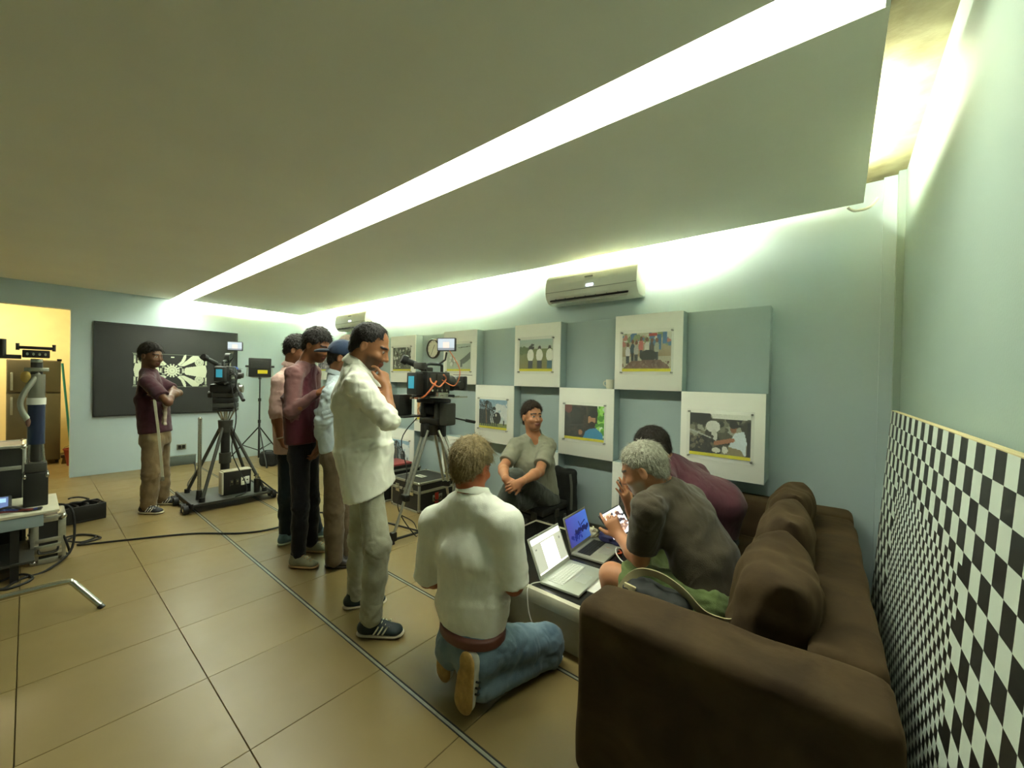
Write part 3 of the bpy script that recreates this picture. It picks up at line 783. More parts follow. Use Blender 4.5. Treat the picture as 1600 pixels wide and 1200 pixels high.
MB().lathe([(0, 0.0), (0.10, 0.0), (0.135, 0.24), (0.145, 0.25), (0.145, 0.265), (0.13, 0.265), (0.125, 0.24), (0.095, 0.015), (0, 0.012)], (-9.3, 0.50, 0), 24).build('pail', mat('bucket_red', '#8e2a20', 0.45), bk)
MB().tube([(-9.3, 0.365, 0.25), (-9.22, 0.38, 0.30), (-9.18, 0.5, 0.34), (-9.22, 0.62, 0.30), (-9.3, 0.635, 0.25)], 0.004).build('bail', M_steel, bk)
# ------------------------------------------------------------------ chequered test board leaning on the right wall
def checker_mat():
    m = bpy.data.materials.new('chequer_print'); m.use_nodes = True
    nt = m.node_tree; b = nt.nodes['Principled BSDF']; L = nt.links
    tc = nt.nodes.new('ShaderNodeTexCoord'); sp = nt.nodes.new('ShaderNodeSeparateXYZ'); L.new(tc.outputs['Object'], sp.inputs[0])
    def mth(op, a, b_=None):
        n = nt.nodes.new('ShaderNodeMath'); n.operation = op
        for i, v in enumerate((a, b_)):
            if v is None: continue
            if isinstance(v, (int, float)): n.inputs[i].default_value = v
            else: L.new(v, n.inputs[i])
        return n.outputs[0]
    def chk(sz):
        u = mth('FLOOR', mth('DIVIDE', sp.outputs['Y'], sz)); v = mth('FLOOR', mth('DIVIDE', sp.outputs['Z'], sz))
        return mth('FLOORED_MODULO', mth('ADD', u, v), 2)
    a = chk(0.066); f = chk(0.033)
    ins = mth('MULTIPLY', mth('MULTIPLY', mth('GREATER_THAN', sp.outputs['Y'], -1.056), mth('LESS_THAN', sp.outputs['Y'], 0.066 * 0 + 0.0)),
              mth('MULTIPLY', mth('GREATER_THAN', sp.outputs['Z'], -1.254), mth('LESS_THAN', sp.outputs['Z'], -0.297)))
    mx = nt.nodes.new('ShaderNodeMix'); mx.data_type = 'FLOAT'; L.new(ins, mx.inputs[0]); L.new(a, mx.inputs[2]); L.new(f, mx.inputs[3])
    cm = nt.nodes.new('ShaderNodeMix'); cm.data_type = 'RGBA'; L.new(mx.outputs[0], cm.inputs[0])
    cm.inputs[6].default_value = (*lin('#16160f'), 1); cm.inputs[7].default_value = (*lin('#c9d2c4'), 1)
    L.new(cm.outputs[2], b.inputs['Base Color']); b.inputs['Roughness'].default_value = 0.45
    return m
cb = thing('test_chart_board', 'tall board printed with a black and white chequer, leaning behind the sofa', 'test chart', (0.228, 2.455, 1.360))
# local frame: y along the board (far end at +0.43), z down from the top edge
cb.rotation_euler = (0, 0.058, 0.022)
MB().span((0.0, -1.98, -1.345), (0.012, 0.43, 0.0)).build('print', checker_mat(), cb, world=False)
MB().span((0.012, -1.98, -1.345), (0.020, 0.43, 0.002)).build('plywood_back', mat('plywood', '#c7b98a', 0.7), cb, world=False)
MB().span((-0.0005, -1.98, -0.0015), (0.0122, 0.43, 0.0015)).build('edge_strip', MATS['plywood'], cb, world=False)

# ------------------------------------------------------------------ sofa
def suede():
    m = bpy.data.materials.new('brown_suede'); m.use_nodes = True
    nt = m.node_tree; b = nt.nodes['Principled BSDF']; L = nt.links
    tc = nt.nodes.new('ShaderNodeTexCoord')
    n = nt.nodes.new('ShaderNodeTexNoise'); n.inputs['Scale'].default_value = 5; n.inputs['Detail'].default_value = 7; n.inputs['Distortion'].default_value = 0.8
    L.new(tc.outputs['Object'], n.inputs['Vector'])
    r = nt.nodes.new('ShaderNodeValToRGB'); r.color_ramp.elements[0].position = 0.32; r.color_ramp.elements[1].position = 0.7
    r.color_ramp.elements[0].color = (*lin('#2f2317'), 1); r.color_ramp.elements[1].color = (*lin('#473824'), 1)
    L.new(n.outputs[0], r.inputs[0]); L.new(r.outputs[0], b.inputs['Base Color'])
    b.inputs['Roughness'].default_value = 0.9; b.inputs['Specular IOR Level'].default_value = 0.15
    b.inputs['Sheen Weight'].default_value = 0.35; b.inputs['Sheen Roughness'].default_value = 0.5; b.inputs['Sheen Tint'].default_value = (*lin('#8a7450'), 1)
    n2 = nt.nodes.new('ShaderNodeTexNoise'); n2.inputs['Scale'].default_value = 9; n2.inputs['Detail'].default_value = 6
    L.new(tc.outputs['Object'], n2.inputs['Vector'])
    bp = nt.nodes.new('ShaderNodeBump'); bp.inputs['Strength'].default_value = 0.25; bp.inputs['Distance'].default_value = 0.02
    L.new(n2.outputs[0], bp.inputs['Height']); L.new(bp.outputs[0], b.inputs['Normal'])
    return m
M_suede = suede()
SO = np.array([-0.735, 1.295, 0.0]); SA = 0.028
sr = np.array([math.cos(SA), math.sin(SA), 0]); sf = np.array([-math.sin(SA), math.cos(SA), 0]); SR = np.stack([sr, sf, np.array([0, 0, 1.0])])
def S3(x, y, z): return SO + x * sr + y * sf + np.array([0, 0, z])
sofa = thing('sofa', 'brown suede sofa with square arms in the near right corner', 'sofa', S3(0.44, 1.1, 0))
def sbox(name, lo, hi, rd, seed, amp=0.004, wl=0.4, h=0.016):
    lo = np.array(lo, float); hi = np.array(hi, float)
    f = Field().box(S3(*((lo + hi) / 2)), (hi - lo) / 2, rd, SR).disp(wob(seed, amp, wl))
    return field_obj(name, f, h, M_suede, sofa)
SW, SLn, SHt = 0.885, 2.19, 0.66
sbox('arm', (0, 0, 0.03), (SW, 0.25, SHt), 0.035, 1)
sbox('arm', (0, SLn - 0.25, 0.03), (SW, SLn, SHt), 0.035, 2)
sbox('backrest', (SW - 0.205, 0.252, 0.03), (SW, SLn - 0.252, SHt), 0.035, 3)
sbox('base', (0.03, 0.252, 0.03), (SW - 0.207, SLn - 0.252, 0.27), 0.02, 4)
sbox('seat_cushion', (0.0, 0.256, 0.272), (SW - 0.208, SLn / 2 - 0.003, 0.43), 0.05, 5, 0.006)
sbox('seat_cushion', (0.0, SLn / 2 + 0.003, 0.272), (SW - 0.208, SLn - 0.256, 0.43), 0.05, 6, 0.006)
for x, y in ((0.06, 0.06), (SW - 0.06, 0.06), (0.06, SLn - 0.06), (SW - 0.06, SLn - 0.06)):
    MB().cyl(S3(x, y, 0), S3(x, y, 0.04), 0.025, n=12).build('foot', M_black, sofa)
def pillow(c, w, hgt, th, tilt, yaw, label, seed, roll=0.0):
    """plump square pillow; w along the sofa, hgt up, th thick, leaning back"""
    R0 = Matrix.Rotation(SA + yaw, 3, 'Z') @ Matrix.Rotation(tilt, 3, 'Y') @ Matrix.Rotation(roll, 3, 'X')
    R = np.array(R0.transposed())
    t = thing('sofa_pillow', label, 'pillow', (c[0], c[1], c[2] - hgt / 2), 0, 'loose back pillows on the sofa')
    f = Field(); cc = np.array(c, float); half = np.array([th / 2, w / 2, hgt / 2])
    def fn(p):
        q = (p - cc) @ R.T; y = np.abs(q[..., 1]) / half[1]; z = np.abs(q[..., 2]) / half[2]
        y = np.clip(y, 0, 1.3); z = np.clip(z, 0, 1.3)
        th_ = half[0] * (np.clip(1 - y ** 3.5, 0, 1) * np.clip(1 - z ** 3.5, 0, 1)) ** 0.5 + 0.004
        edge = np.maximum(y * half[1] - half[1] * (1 - 0.06 * (1 - z ** 2)), z * half[2] - half[2] * (1 - 0.06 * (1 - y ** 2)))
        return np.maximum(np.abs(q[..., 0]) - th_, edge) * 0.8
    m = np.abs(R.T) @ half + 0.02
    f._op('add', fn, cc - m, cc + m, 0.004)
    f.disp(wob(seed, 0.006, 0.16))
    field_obj('cover', f, 0.010, M_suede, t, it=3)
pillow((-0.185, 1.865, 0.610), 0.50, 0.46, 0.27, 0.20, 0.10, 'brown pillow nearest the front arm of the sofa, with a dark tuft', 11, 0.08)
pillow((-0.205, 2.40, 0.635), 0.50, 0.48, 0.24, 0.20, 0.02, 'brown pillow in the middle of the sofa back', 12)
pillow((-0.225, 2.93, 0.640), 0.46, 0.48, 0.22, 0.22, -0.03, 'brown pillow farthest along the sofa, near the picture wall', 13)

# ------------------------------------------------------------------ coffee table
M_cream = mat('cream_laminate', '#cfcab2', 0.5, col2='#b9b49a', scale=9, bump=0.03)
M_ttop = mat('dark_table_top', '#191815', 0.25, var=0.1)
tb = thing('coffee_table', 'low cream coffee table with dark top under the laptops', 'table', (-1.45, 2.25, 0))
tx0, tx1, ty0, ty1, tz = -1.95, -0.976, 1.81, 2.74, 0.305
for y_ in (ty0, ty1 - 0.035): MB().span((tx0, y_, tz - 0.075), (tx1, y_ + 0.035, tz), 0.003).build('long_rim', M_cream, tb)
for x_ in (tx0, tx1 - 0.02): MB().span((x_, ty0 + 0.0355, tz - 0.075), (x_ + 0.02, ty1 - 0.0355, tz), 0.003).build('short_rim', M_cream, tb)
MB().span((tx0 + 0.0205, ty0 + 0.0355, tz - 0.03), (tx1 - 0.0205, ty1 - 0.0355, tz - 0.002)).build('glass_top', M_ttop, tb)
MB().span((tx0 + 0.04, ty0 + 0.07, 0.0), (tx1 - 0.03, ty0 + 0.09, tz - 0.076)).build('front_panel', M_cream, tb)
MB().span((tx0 + 0.04, ty1 - 0.09, 0.0), (tx1 - 0.03, ty1 - 0.07, tz - 0.076)).build('rear_panel', M_cream, tb)
MB().span((tx1 - 0.05, ty0 + 0.0905, 0.0), (tx1 - 0.03, ty1 - 0.0905, tz - 0.076)).build('end_panel', M_cream, tb)
MB().span((tx0 + 0.04, ty0 + 0.0905, 0.0), (tx0 + 0.06, ty1 - 0.0905, tz - 0.076)).build('end_panel', M_cream, tb)

# laptops
def laptop(hl, hr, depth, lid_h, lid_tilt, shell, keycol, screen, label, bright):
    hl = np.array(hl, float); hr = np.array(hr, float)
    ux = nrm(hr - hl); W = np.linalg.norm(hr - hl); up = np.array([0, 0, 1.0]); fw = np.cross(ux, up)   # towards the user
    z0 = hl[2]
    t = thing('laptop', label, 'laptop', (hl + hr) / 2 + fw * depth / 2, 0, 'open laptops on the coffee table')
    def P(u, v, w): return hl + ux * u + fw * v + up * w
    Rm = Matrix((ux, fw, up)).transposed()
    MB().box(P(W / 2, depth / 2, 0.009), (W, depth, 0.016), 0.004, Rm).build('base', shell, t)
    kw, kd = W * 0.80, depth * 0.40
    kb = MB().box(P(W / 2, depth * 0.32, 0.0172), (kw, kd, 0.001), 0, Rm).build('keyboard', shell if keycol != 'dark' else M_black, t)
    km = mat('laptop_key_' + keycol, '#d9dbd0' if keycol != 'dark' else '#24241f', 0.5)
    sh = MB().box((0, 0, 0), (kw / 14 * 0.82, kd / 5 * 0.80, 0.0022), 0.0006, Rm).mesh('key', km)
    for r in range(5):
        for q in range(14):
            if r == 4 and 4 <= q <= 8: continue
            o = bpy.data.objects.new('key', sh); C.objects.link(o); o.parent = kb
            o.location = Vector(P(W / 2 - kw / 2 + kw * (q + 0.5) / 14, depth * 0.32 - kd / 2 + kd * (r + 0.5) / 5, 0.0186)) - LOC[t.name]
        if r == 4:
            o = MB().box(P(W / 2 - kw / 2 + kw * 6.5 / 14, depth * 0.32 - kd / 2 + kd * 0.9, 0.0186), (kw / 14 * 4.8, kd / 5 * 0.8, 0.0022), 0.0006, Rm).build('space_bar', km, kb)
    MB().box(P(W / 2, depth * 0.76, 0.0174), (W * 0.30, depth * 0.30, 0.0006), 0, Rm).build('touchpad', mat('touchpad_' + keycol, '#a9aea2' if keycol != 'dark' else '#8f8d82', 0.4), t)
    ld = nrm(-fw * math.sin(lid_tilt) + up * math.cos(lid_tilt)); ln = np.cross(ux, ld)   # lid up, lid outward normal (towards user)
    Rl = Matrix((ux, ln, ld)).transposed()
    c = P(W / 2, 0.0, 0.016) + ld * lid_h / 2
    lid = MB().box(c, (W, 0.008, lid_h), 0.004, Rl).build('lid', shell, t)
    fr = MB().box(c + ln * 0.0042, (W * 0.97, 0.001, lid_h * 0.95), 0, Rl).build('bezel', shell if keycol != 'dark' else mat('bezel_grey', '#7d7c70', 0.5), lid)
    o0 = c + ln * 0.0052 - ux * W * 0.46 + ld * lid_h * 0.44
    painted('screen', screen.a, o0, ux * W * 0.92, -ld * lid_h * 0.84, vcol_mat('screen_%d' % int(bright * 100), 0.25, emit=bright), lid)
    MB().cyl(P(W * 0.1, 0, 0.016), P(W * 0.9, 0, 0.016), 0.006, n=10).build('hinge', shell, t)
    return t
M_silver = mat('silver_shell', '#c9cdc0', 0.35, 0.5, var=0.02)
M_grey = mat('grey_shell', '#a3a193', 0.4, 0.4, var=0.02)
c1 = Canvas(60, 44, (.45, .46, .40), 31).rect(0, 0, 1, .17, (.85, .86, .80)).rect(.29, .2, .73, 1, (1, 1, .98)).rect(.06, .3, .12, .34, (.3, .3, .27)).rect(.88, .3, .93, .36, (.3, .3, .27)).rect(0, .95, 1, 1, (.75, .76, .7))
c2 = Canvas(72, 48, (.1, .1, .4), 32).grad((.13, .17, .50), (.08, .07, .30), 0, 1)
c2.a[:] = np.array((.20, .20, .42)) + c2.x[..., None] * np.array((.0, .12, .12)) + (1 - c2.y[..., None]) * np.array((.02, .03, .1))
for k in range(9):
    c2.ell(.35 + .07 * k, .6 + .03 * math.sin(k * 2), .05, .1, (.07, .09, .26), k * .5)
c2.line(.2, .75, .6, .65, .035, (.08, .10, .30)).line(.55, .3, .6, .55, .02, (.07, .09, .26)).line(.62, .45, .85, .35, .02, (.07, .10, .28)).line(.66, .5, .8, .56, .02, (.07, .1, .28)).speck(.1, .65, .6, .85, [(.10, .13, .36), (.16, .2, .45)], 30, .05)
laptop((-1.305, 1.885, tz), (-1.325, 2.245, tz), 0.245, 0.238, 0.42, M_silver, 'light', c1, 'silver laptop showing a white document, nearest the kneeling man', 0.9)
laptop((-1.37, 2.335, tz), (-1.392, 2.675, tz), 0.235, 0.228, 0.30, M_grey, 'dark', c2, 'grey laptop with a blue underwater picture on its screen', 0.42)
pp = MB().box((-1.035, 2.10, tz + 0.001), (0.10, 0.20, 0.003), 0, Matrix.Rotation(0.05, 3, 'Z')).build('paper_sheet', mat('paper', '#eeeee6', 0.7), None, (-1.035, 2.10, tz))
tag(pp, 'white sheets of paper beside the silver laptop at the table edge', 'paper')
pc = thing('fabric_pouch', 'small dark blue and pink fabric pouch behind the grey laptop', 'pouch', (-1.33, 2.70, tz))
field_obj('body', Field().ell((-1.22, 2.695, tz + 0.05), (0.10, 0.05, 0.055), k=0.02).ell((-1.28, 2.69, tz + 0.045), (0.06, 0.05, 0.05), k=0.02).disp(wob(5, 0.006, 0.05)).plane((0, 0, tz), (0, 0, -1)), 0.006, mat('pouch_blue', '#2a2a52', 0.7), pc)
field_obj('lining', Field().ell((-1.22, 2.67, tz + 0.092), (0.05, 0.025, 0.014), k=0.02).disp(wob(6, 0.004, 0.04)), 0.005, mat('pouch_pink', '#b8588a', 0.7), pc)
tw = thing('crumpled_tissue', 'crumpled cream paper tissue at the back of the coffee table', 'tissue', (-1.42, 2.71, tz))
field_obj('ball', Field().ell((-1.42, 2.69, tz + 0.04), (0.06, 0.04, 0.042), k=0.02).disp(wob(8, 0.012, 0.05, ridge=True)).plane((0, 0, tz), (0, 0, -1)), 0.005, mat('tissue', '#d9cfae', 0.8), tw)
oc = MB().tube([(-1.28, 2.62, tz + 0.006), (-1.22, 2.58, tz + 0.012), (-1.17, 2.62, tz + 0.006), (-1.12, 2.58, tz + 0.01), (-1.15, 2.55, tz + 0.006)], 0.006).build('orange_cable', mat('orange_rubber', '#c7522a', 0.5), None, (-1.2, 2.6, tz))
tag(oc, 'short orange cable lying behind the grey laptop', 'cable')
wc = MB().tube([(-1.10, 2.64, tz + 0.006), (-1.16, 2.60, tz + 0.03), (-1.12, 2.50, tz + 0.03), (-1.05, 2.46, tz + 0.008), (-1.01, 2.52, tz + 0.006)], 0.004).build('white_cable', mat('white_rubber', '#d8d4c8', 0.5), None, (-1.08, 2.55, tz))
tag(wc, 'white charging cable looped on the table next to the grey laptop', 'cable')
wc2 = MB().tube([(-1.31, 1.895, tz + 0.008), (-1.33, 1.83, tz + 0.012), (-1.33, 1.795, tz - 0.02), (-1.30, 1.790, 0.15), (-1.20, 1.80, 0.03), (-1.11, 1.83, 0.005), (-1.15, 1.78, 0.005), (-1.28, 1.74, 0.005), (-1.40, 1.77, 0.005)], 0.003, 6).build('power_lead', MATS['white_rubber'], None, (-1.3, 1.79, 0))
tag(wc2, 'thin white power lead hanging from the silver laptop to the floor', 'cable')

# black shoulder bag with a canvas strap on the sofa
bg = thing('shoulder_bag', 'black shoulder bag with beige canvas strap tucked against the sofa arm', 'bag', (-0.53, 1.62, 0.43))
M_bagb = mat('bag_black', '#1b1c18', 0.75, var=0.15, bump=0.1); M_canv = mat('canvas_beige', '#b3a67e', 0.8, bump=0.2, bscale=300)
field_obj('body', Field().box((-0.565, 1.645, 0.535), (0.125, 0.075, 0.105), 0.035, np.array(Matrix.Rotation(0.12, 3, 'Y').transposed())).disp(wob(9, 0.008, 0.10)), 0.008, M_bagb, bg)
def band(pts, wd, th, n_up=(0, 0, 1)):
    m = MB(); P = [Vector(p) for p in pts]; Q = []
    for i in range(len(P) - 1):
        p0 = P[max(i - 1, 0)]; p1 = P[i]; p2 = P[i + 1]; p3 = P[min(i + 2, len(P) - 1)]
        for k in range(6):
            t = k / 6; Q.append(0.5 * ((2 * p1) + (p2 - p0) * t + (2 * p0 - 5 * p1 + 4 * p2 - p3) * t * t + (3 * p1 - p0 - 3 * p2 + p3) * t ** 3))
    Q.append(P[-1]); vs = []; fs = []; up = Vector(n_up)
    for i, p in enumerate(Q):
        d = (Q[min(i + 1, len(Q) - 1)] - Q[max(i - 1, 0)]).normalized(); w = d.cross(up).normalized(); n = w.cross(d)
        for a, b in ((-1, -1), (1, -1), (1, 1), (-1, 1)): vs.append(p + w * a * wd / 2 + n * b * th / 2)
    for i in range(len(Q) - 1):
        for k in range(4): a = 4 * i + k; b = 4 * i + (k + 1) % 4; fs.append((a, b, b + 4, a + 4))
    fs.append((3, 2, 1, 0)); e = 4 * (len(Q) - 1); fs.append((e, e + 1, e + 2, e + 3)); return m.add(vs, fs)
band([(-0.70, 1.60, 0.50), (-0.695, 1.615, 0.60), (-0.64, 1.64, 0.675), (-0.56, 1.66, 0.685), (-0.47, 1.67, 0.65), (-0.39, 1.68, 0.585), (-0.31, 1.69, 0.575), (-0.235, 1.68, 0.60), (-0.20, 1.62, 0.53), (-0.20, 1.60, 0.46)], 0.034, 0.004, (0.1, 1, 0.25)).build('strap', M_canv, bg)
MB().box((-0.655, 1.585, 0.57), (0.05, 0.012, 0.15), 0.003, Matrix.Rotation(0.12, 3, 'Y')).build('trim_patch', M_canv, bg)
# ------------------------------------------------------------------ film equipment
M_bk = mat('camera_black', '#191915', 0.5, var=0.15, scale=20)
M_bk2 = mat('camera_grey', '#34342d', 0.5, var=0.12, scale=20)
M_oran = mat('orange_cable_skin', '#c2683c', 0.5)
M_yelb = mat('yellow_label', '#d8c81c', 0.5, var=0.02)
M_bluelab = mat('blue_label', '#3f9fc4', 0.4, var=0.05)
M_chr = mat('chrome', '#c4c4b8', 0.25, 0.9, var=0.04)
M_glass = mat('lens_glass', '#10141a', 0.08, var=0)
M_rub = mat('black_rubber', '#121210', 0.7, var=0.1)

def frame_at(cx, cy, az):
    """local frame of a device: x to its right, y forward along azimuth az"""
    f = np.array([math.cos(az), math.sin(az), 0]); r = np.array([f[1], -f[0], 0]); o = np.array([cx, cy, 0.0])
    R3 = Matrix((r, f, (0, 0, 1))).transposed()
    return (lambda x, y, z: Vector(o + r * x + f * y + np.array([0, 0, z]))), R3

def film_camera(name, label, cx, cy, z0, az, orange, monside, sc=1.0, mon_az=None):
    """digital cinema camera: body, lens, viewfinder, battery, handle, monitor"""
    P, R = frame_at(cx, cy, az)
    t = thing(name, label, 'film camera', P(0, 0, z0))
    def B(n, c, s, m, b=0.006, par=None): return MB().box(P(c[0], c[1], z0 + c[2]), s, b, R).build(n, m, par or t)
    B('base_plate', (0, 0, 0.012), (0.13, 0.34, 0.022), M_bk)
    body = B('body', (0, -0.02, 0.115), (0.15, 0.24, 0.175), M_bk, 0.012)
    for k in range(3): B('side_panel', (0.078, -0.09 + 0.075 * k, 0.12), (0.006, 0.06, 0.13), M_bk2, 0.002, body)
    for k in range(4): MB().cyl(P(0.081, -0.10 + 0.05 * k, z0 + 0.06), P(0.088, -0.10 + 0.05 * k, z0 + 0.06), 0.009, n=10).build('connector', M_chr, body)
    B('label_plate', (-0.078, -0.03, 0.165), (0.004, 0.06, 0.028), M_yelb, 0.001, body)
    # lens and matte box
    MB().lathe([(0, 0), (0.055, 0), (0.058, 0.02), (0.048, 0.03), (0.052, 0.06), (0.060, 0.07), (0.060, 0.11), (0.052, 0.12), (0.056, 0.17), (0.05, 0.17)], P(0, 0.10, z0 + 0.115), 24, P(0, 1, 0) - P(0, 0, 0)).build('lens', M_bk, t)
    MB().lathe([(0.058, 0), (0.064, 0.002), (0.064, 0.018), (0.058, 0.02)], P(0, 0.18, z0 + 0.115), 32, P(0, 1, 0) - P(0, 0, 0)).build('focus_ring', M_bk2, t)
    MB().cyl(P(0, 0.268, z0 + 0.115), P(0, 0.271, z0 + 0.115), 0.046, n=24).build('front_glass', M_glass, t)
    mb = B('matte_box', (0, 0.285, 0.115), (0.15, 0.05, 0.12), M_bk, 0.01)
    B('flag', (0, 0.33, 0.185), (0.15, 0.08, 0.004), M_bk, 0.001, mb)
    # viewfinder
    MB().cyl(P(-0.09, -0.03, z0 + 0.23), P(-0.15, -0.15, z0 + 0.285), 0.027, 0.024, n=14).build('viewfinder', M_bk, t)
    MB().cyl(P(-0.15, -0.15, z0 + 0.285), P(-0.168, -0.186, z0 + 0.302), 0.038, 0.034, n=14).build('eyecup', M_rub, t)
    MB().box(P(-0.085, 0.0, z0 + 0.215), (0.05, 0.09, 0.05), 0.008, R).build('finder_bracket', M_bk2, t)
    # top handle
    MB().tube([P(0, -0.09, z0 + 0.20), P(0, -0.09, z0 + 0.255), P(0, -0.05, z0 + 0.265), P(0, 0.06, z0 + 0.265), P(0, 0.08, z0 + 0.255), P(0, 0.08, z0 + 0.20)], 0.013, 10, smooth=False).build('top_handle', M_bk, t)
    # battery on the back
    bt = B('battery', (0, -0.195, 0.11), (0.105, 0.075, 0.165), M_bk, 0.008)
    B('battery_label', (0, -0.2335, 0.12), (0.06, 0.002, 0.09), M_bluelab, 0, bt)
    B('battery_label', (-0.0535, -0.195, 0.12), (0.002, 0.05, 0.09), M_bluelab, 0, bt)
    for sx in (-1, 1):
        MB().cyl(P(0.045 * sx, -0.2, z0 + 0.0), P(0.045 * sx, 0.34, z0 + 0.0), 0.0075, n=10).build('rod', M_chr, t)
    MB().cyl(P(0.075, 0.18, z0 + 0.10), P(0.125, 0.18, z0 + 0.10), 0.032, n=20).build('follow_focus', M_bk2, t)
    # monitor on an arm
    mx, my, mz = monside
    MB().tube([P(0.03, 0.02, z0 + 0.265), P(mx * 0.8, my, z0 + 0.30), P(mx, my, z0 + mz - 0.06)], 0.008, 8, smooth=False).build('monitor_arm', M_bk, t)
    ma = az if mon_az is None else mon_az
    mc = P(mx, my, z0 + mz); mf = V(math.cos(ma), math.sin(ma), 0); mr_ = V(mf.y, -mf.x, 0); RM = Matrix((mr_, mf, (0, 0, 1))).transposed()
    mon = MB().box(mc, (0.155, 0.028, 0.105), 0.006, RM).build('monitor', M_bk, t)
    cm = Canvas(16, 10, (.55, .58, .62), 3).rect(.3, .3, .7, .8, (.7, .62, .6)).rect(0, .8, 1, 1, (.4, .42, .45))
    painted('monitor_screen', cm.a, mc - mr_ * 0.07 - mf * 0.0148 + V(0, 0, 0.045), mr_ * 0.14, (0, 0, -0.09), vcol_mat('screen_45', 0.25, emit=0.45), mon)
    if orange:
        pk = B('power_pack', (-0.155, -0.185, -0.055), (0.085, 0.13, 0.16), M_bk, 0.008)
        B('pack_label', (-0.1985, -0.185, -0.04), (0.002, 0.07, 0.09), M_bluelab, 0, pk)
        B('pack_shelf', (-0.13, -0.17, -0.142), (0.17, 0.19, 0.012), M_bk, 0.003)
        B('receiver', (0.145, -0.06, 0.03), (0.05, 0.09, 0.035), M_chr, 0.004)
        B('shelf_plate', (0.14, -0.06, 0.008), (0.12, 0.12, 0.008), M_alu, 0.002)
        B('side_battery', (0.15, 0.0, -0.12), (0.085, 0.10, 0.17), M_bk2, 0.012)
        B('rear_module', (0.0, -0.15, 0.245), (0.09, 0.05, 0.05), M_bk2, 0.006)
        MB().tube([P(-0.085, 0.05, z0 + 0.16), P(-0.125, -0.02, z0 + 0.10), P(-0.115, -0.10, z0 + 0.03), P(-0.04, -0.16, z0 + 0.0), P(0.06, -0.17, z0 + 0.01), P(0.10, -0.13, z0 + 0.07), P(0.085, -0.06, z0 + 0.13)], 0.007).build('orange_cable', M_oran, t)
        MB().tube([P(0.08, -0.12, z0 + 0.15), P(0.13, -0.15, z0 + 0.12), P(0.15, -0.10, z0 + 0.09), P(0.11, -0.02, z0 + 0.11), P(0.10, 0.03, z0 + 0.15), P(0.13, -0.03, z0 + 0.18)], 0.006).build('orange_cable', M_oran, t)
        MB().tube([P(0.085, 0.0, z0 + 0.14), P(0.20, 0.02, z0 + 0.10), P(0.24, 0.03, z0 + 0.22), P(mx + 0.03, my, z0 + mz - 0.05)], 0.004).build('monitor_cable', M_oran, t)
    else:
        MB().lathe([(0.02, 0), (0.06, 0.0), (0.06, 0.05), (0.02, 0.05)], P(-0.02, 0.05, z0 + 0.30), 20, P(1, 0, 0) - P(0, 0, 0)).build('cable_drum', M_bk, t)
        MB().cyl(P(-0.02, 0.16, z0 + 0.20), P(-0.02, 0.19, z0 + 0.33), 0.02, n=12).build('light_meter', M_chr, t)
        MB().sphere(P(0.0, 0.30, z0 + 0.15), (0.05, 0.05, 0.06)).build('blue_filter', mat('filter_blue', '#2a4a9a', 0.4), t)
        MB().cyl(P(0.0, 0.275, z0 + 0.07), P(0.0, 0.345, z0 + 0.07), 0.034, n=16).build('red_motor', mat('motor_red', '#5a2222', 0.5), t)
        for k in range(3): MB().tube([P(0.08, -0.15, z0 + 0.16 - 0.03 * k), P(0.16, -0.21 - 0.02 * k, z0 + 0.10), P(0.15, -0.22, z0 - 0.03 - 0.03 * k), P(0.06, -0.14, z0 - 0.10)], 0.006).build('loose_cable', M_rub, t)
    t.scale = (sc, sc, sc)
    return t

def fluid_head(t, P, R, z0, w=0.17, handle=(0.1, -0.2, 0.1), htip=(0.35, -0.45, -0.05)):
    MB().lathe([(0.0, -0.10), (0.05, -0.10), (0.085, -0.03), (0.09, 0.0), (0.0, 0.0)], P(0, 0, z0), 20).build('bowl', M_bk, t)
    MB().box(P(0, 0, z0 + 0.035), (w, 0.15, 0.065), 0.015, R).build('pan_base', M_bk, t)
    for sx in (-1, 1):
        MB().box(P(sx * w * 0.38, 0, z0 + 0.13), (0.05, 0.15, 0.16), 0.02, R).build('tilt_cheek', M_bk2, t)
    MB().cyl(P(-w * 0.2, 0, z0 + 0.14), P(w * 0.2, 0, z0 + 0.14), 0.065, n=24).build('tilt_drum', M_bk, t)
    MB().cyl(P(-w * 0.64, 0.0, z0 + 0.13), P(-w * 0.54, 0, z0 + 0.13), 0.04, n=20).build('drag_dial', M_bk2, t)
    MB().box(P(0, 0, z0 + 0.225), (w * 0.9, 0.24, 0.035), 0.008, R).build('camera_plate', M_bk, t)
    a, b = P(handle[0], handle[1] * 0.4, z0 + handle[2]), P(*htip[:2], z0 + htip[2])
    MB().cyl(a, b, 0.008, n=10).build('pan_bar', M_bk, t)
    MB().cyl(b - (b - a).normalized() * 0.12, b, 0.016, n=12).build('grip', M_rub, t)

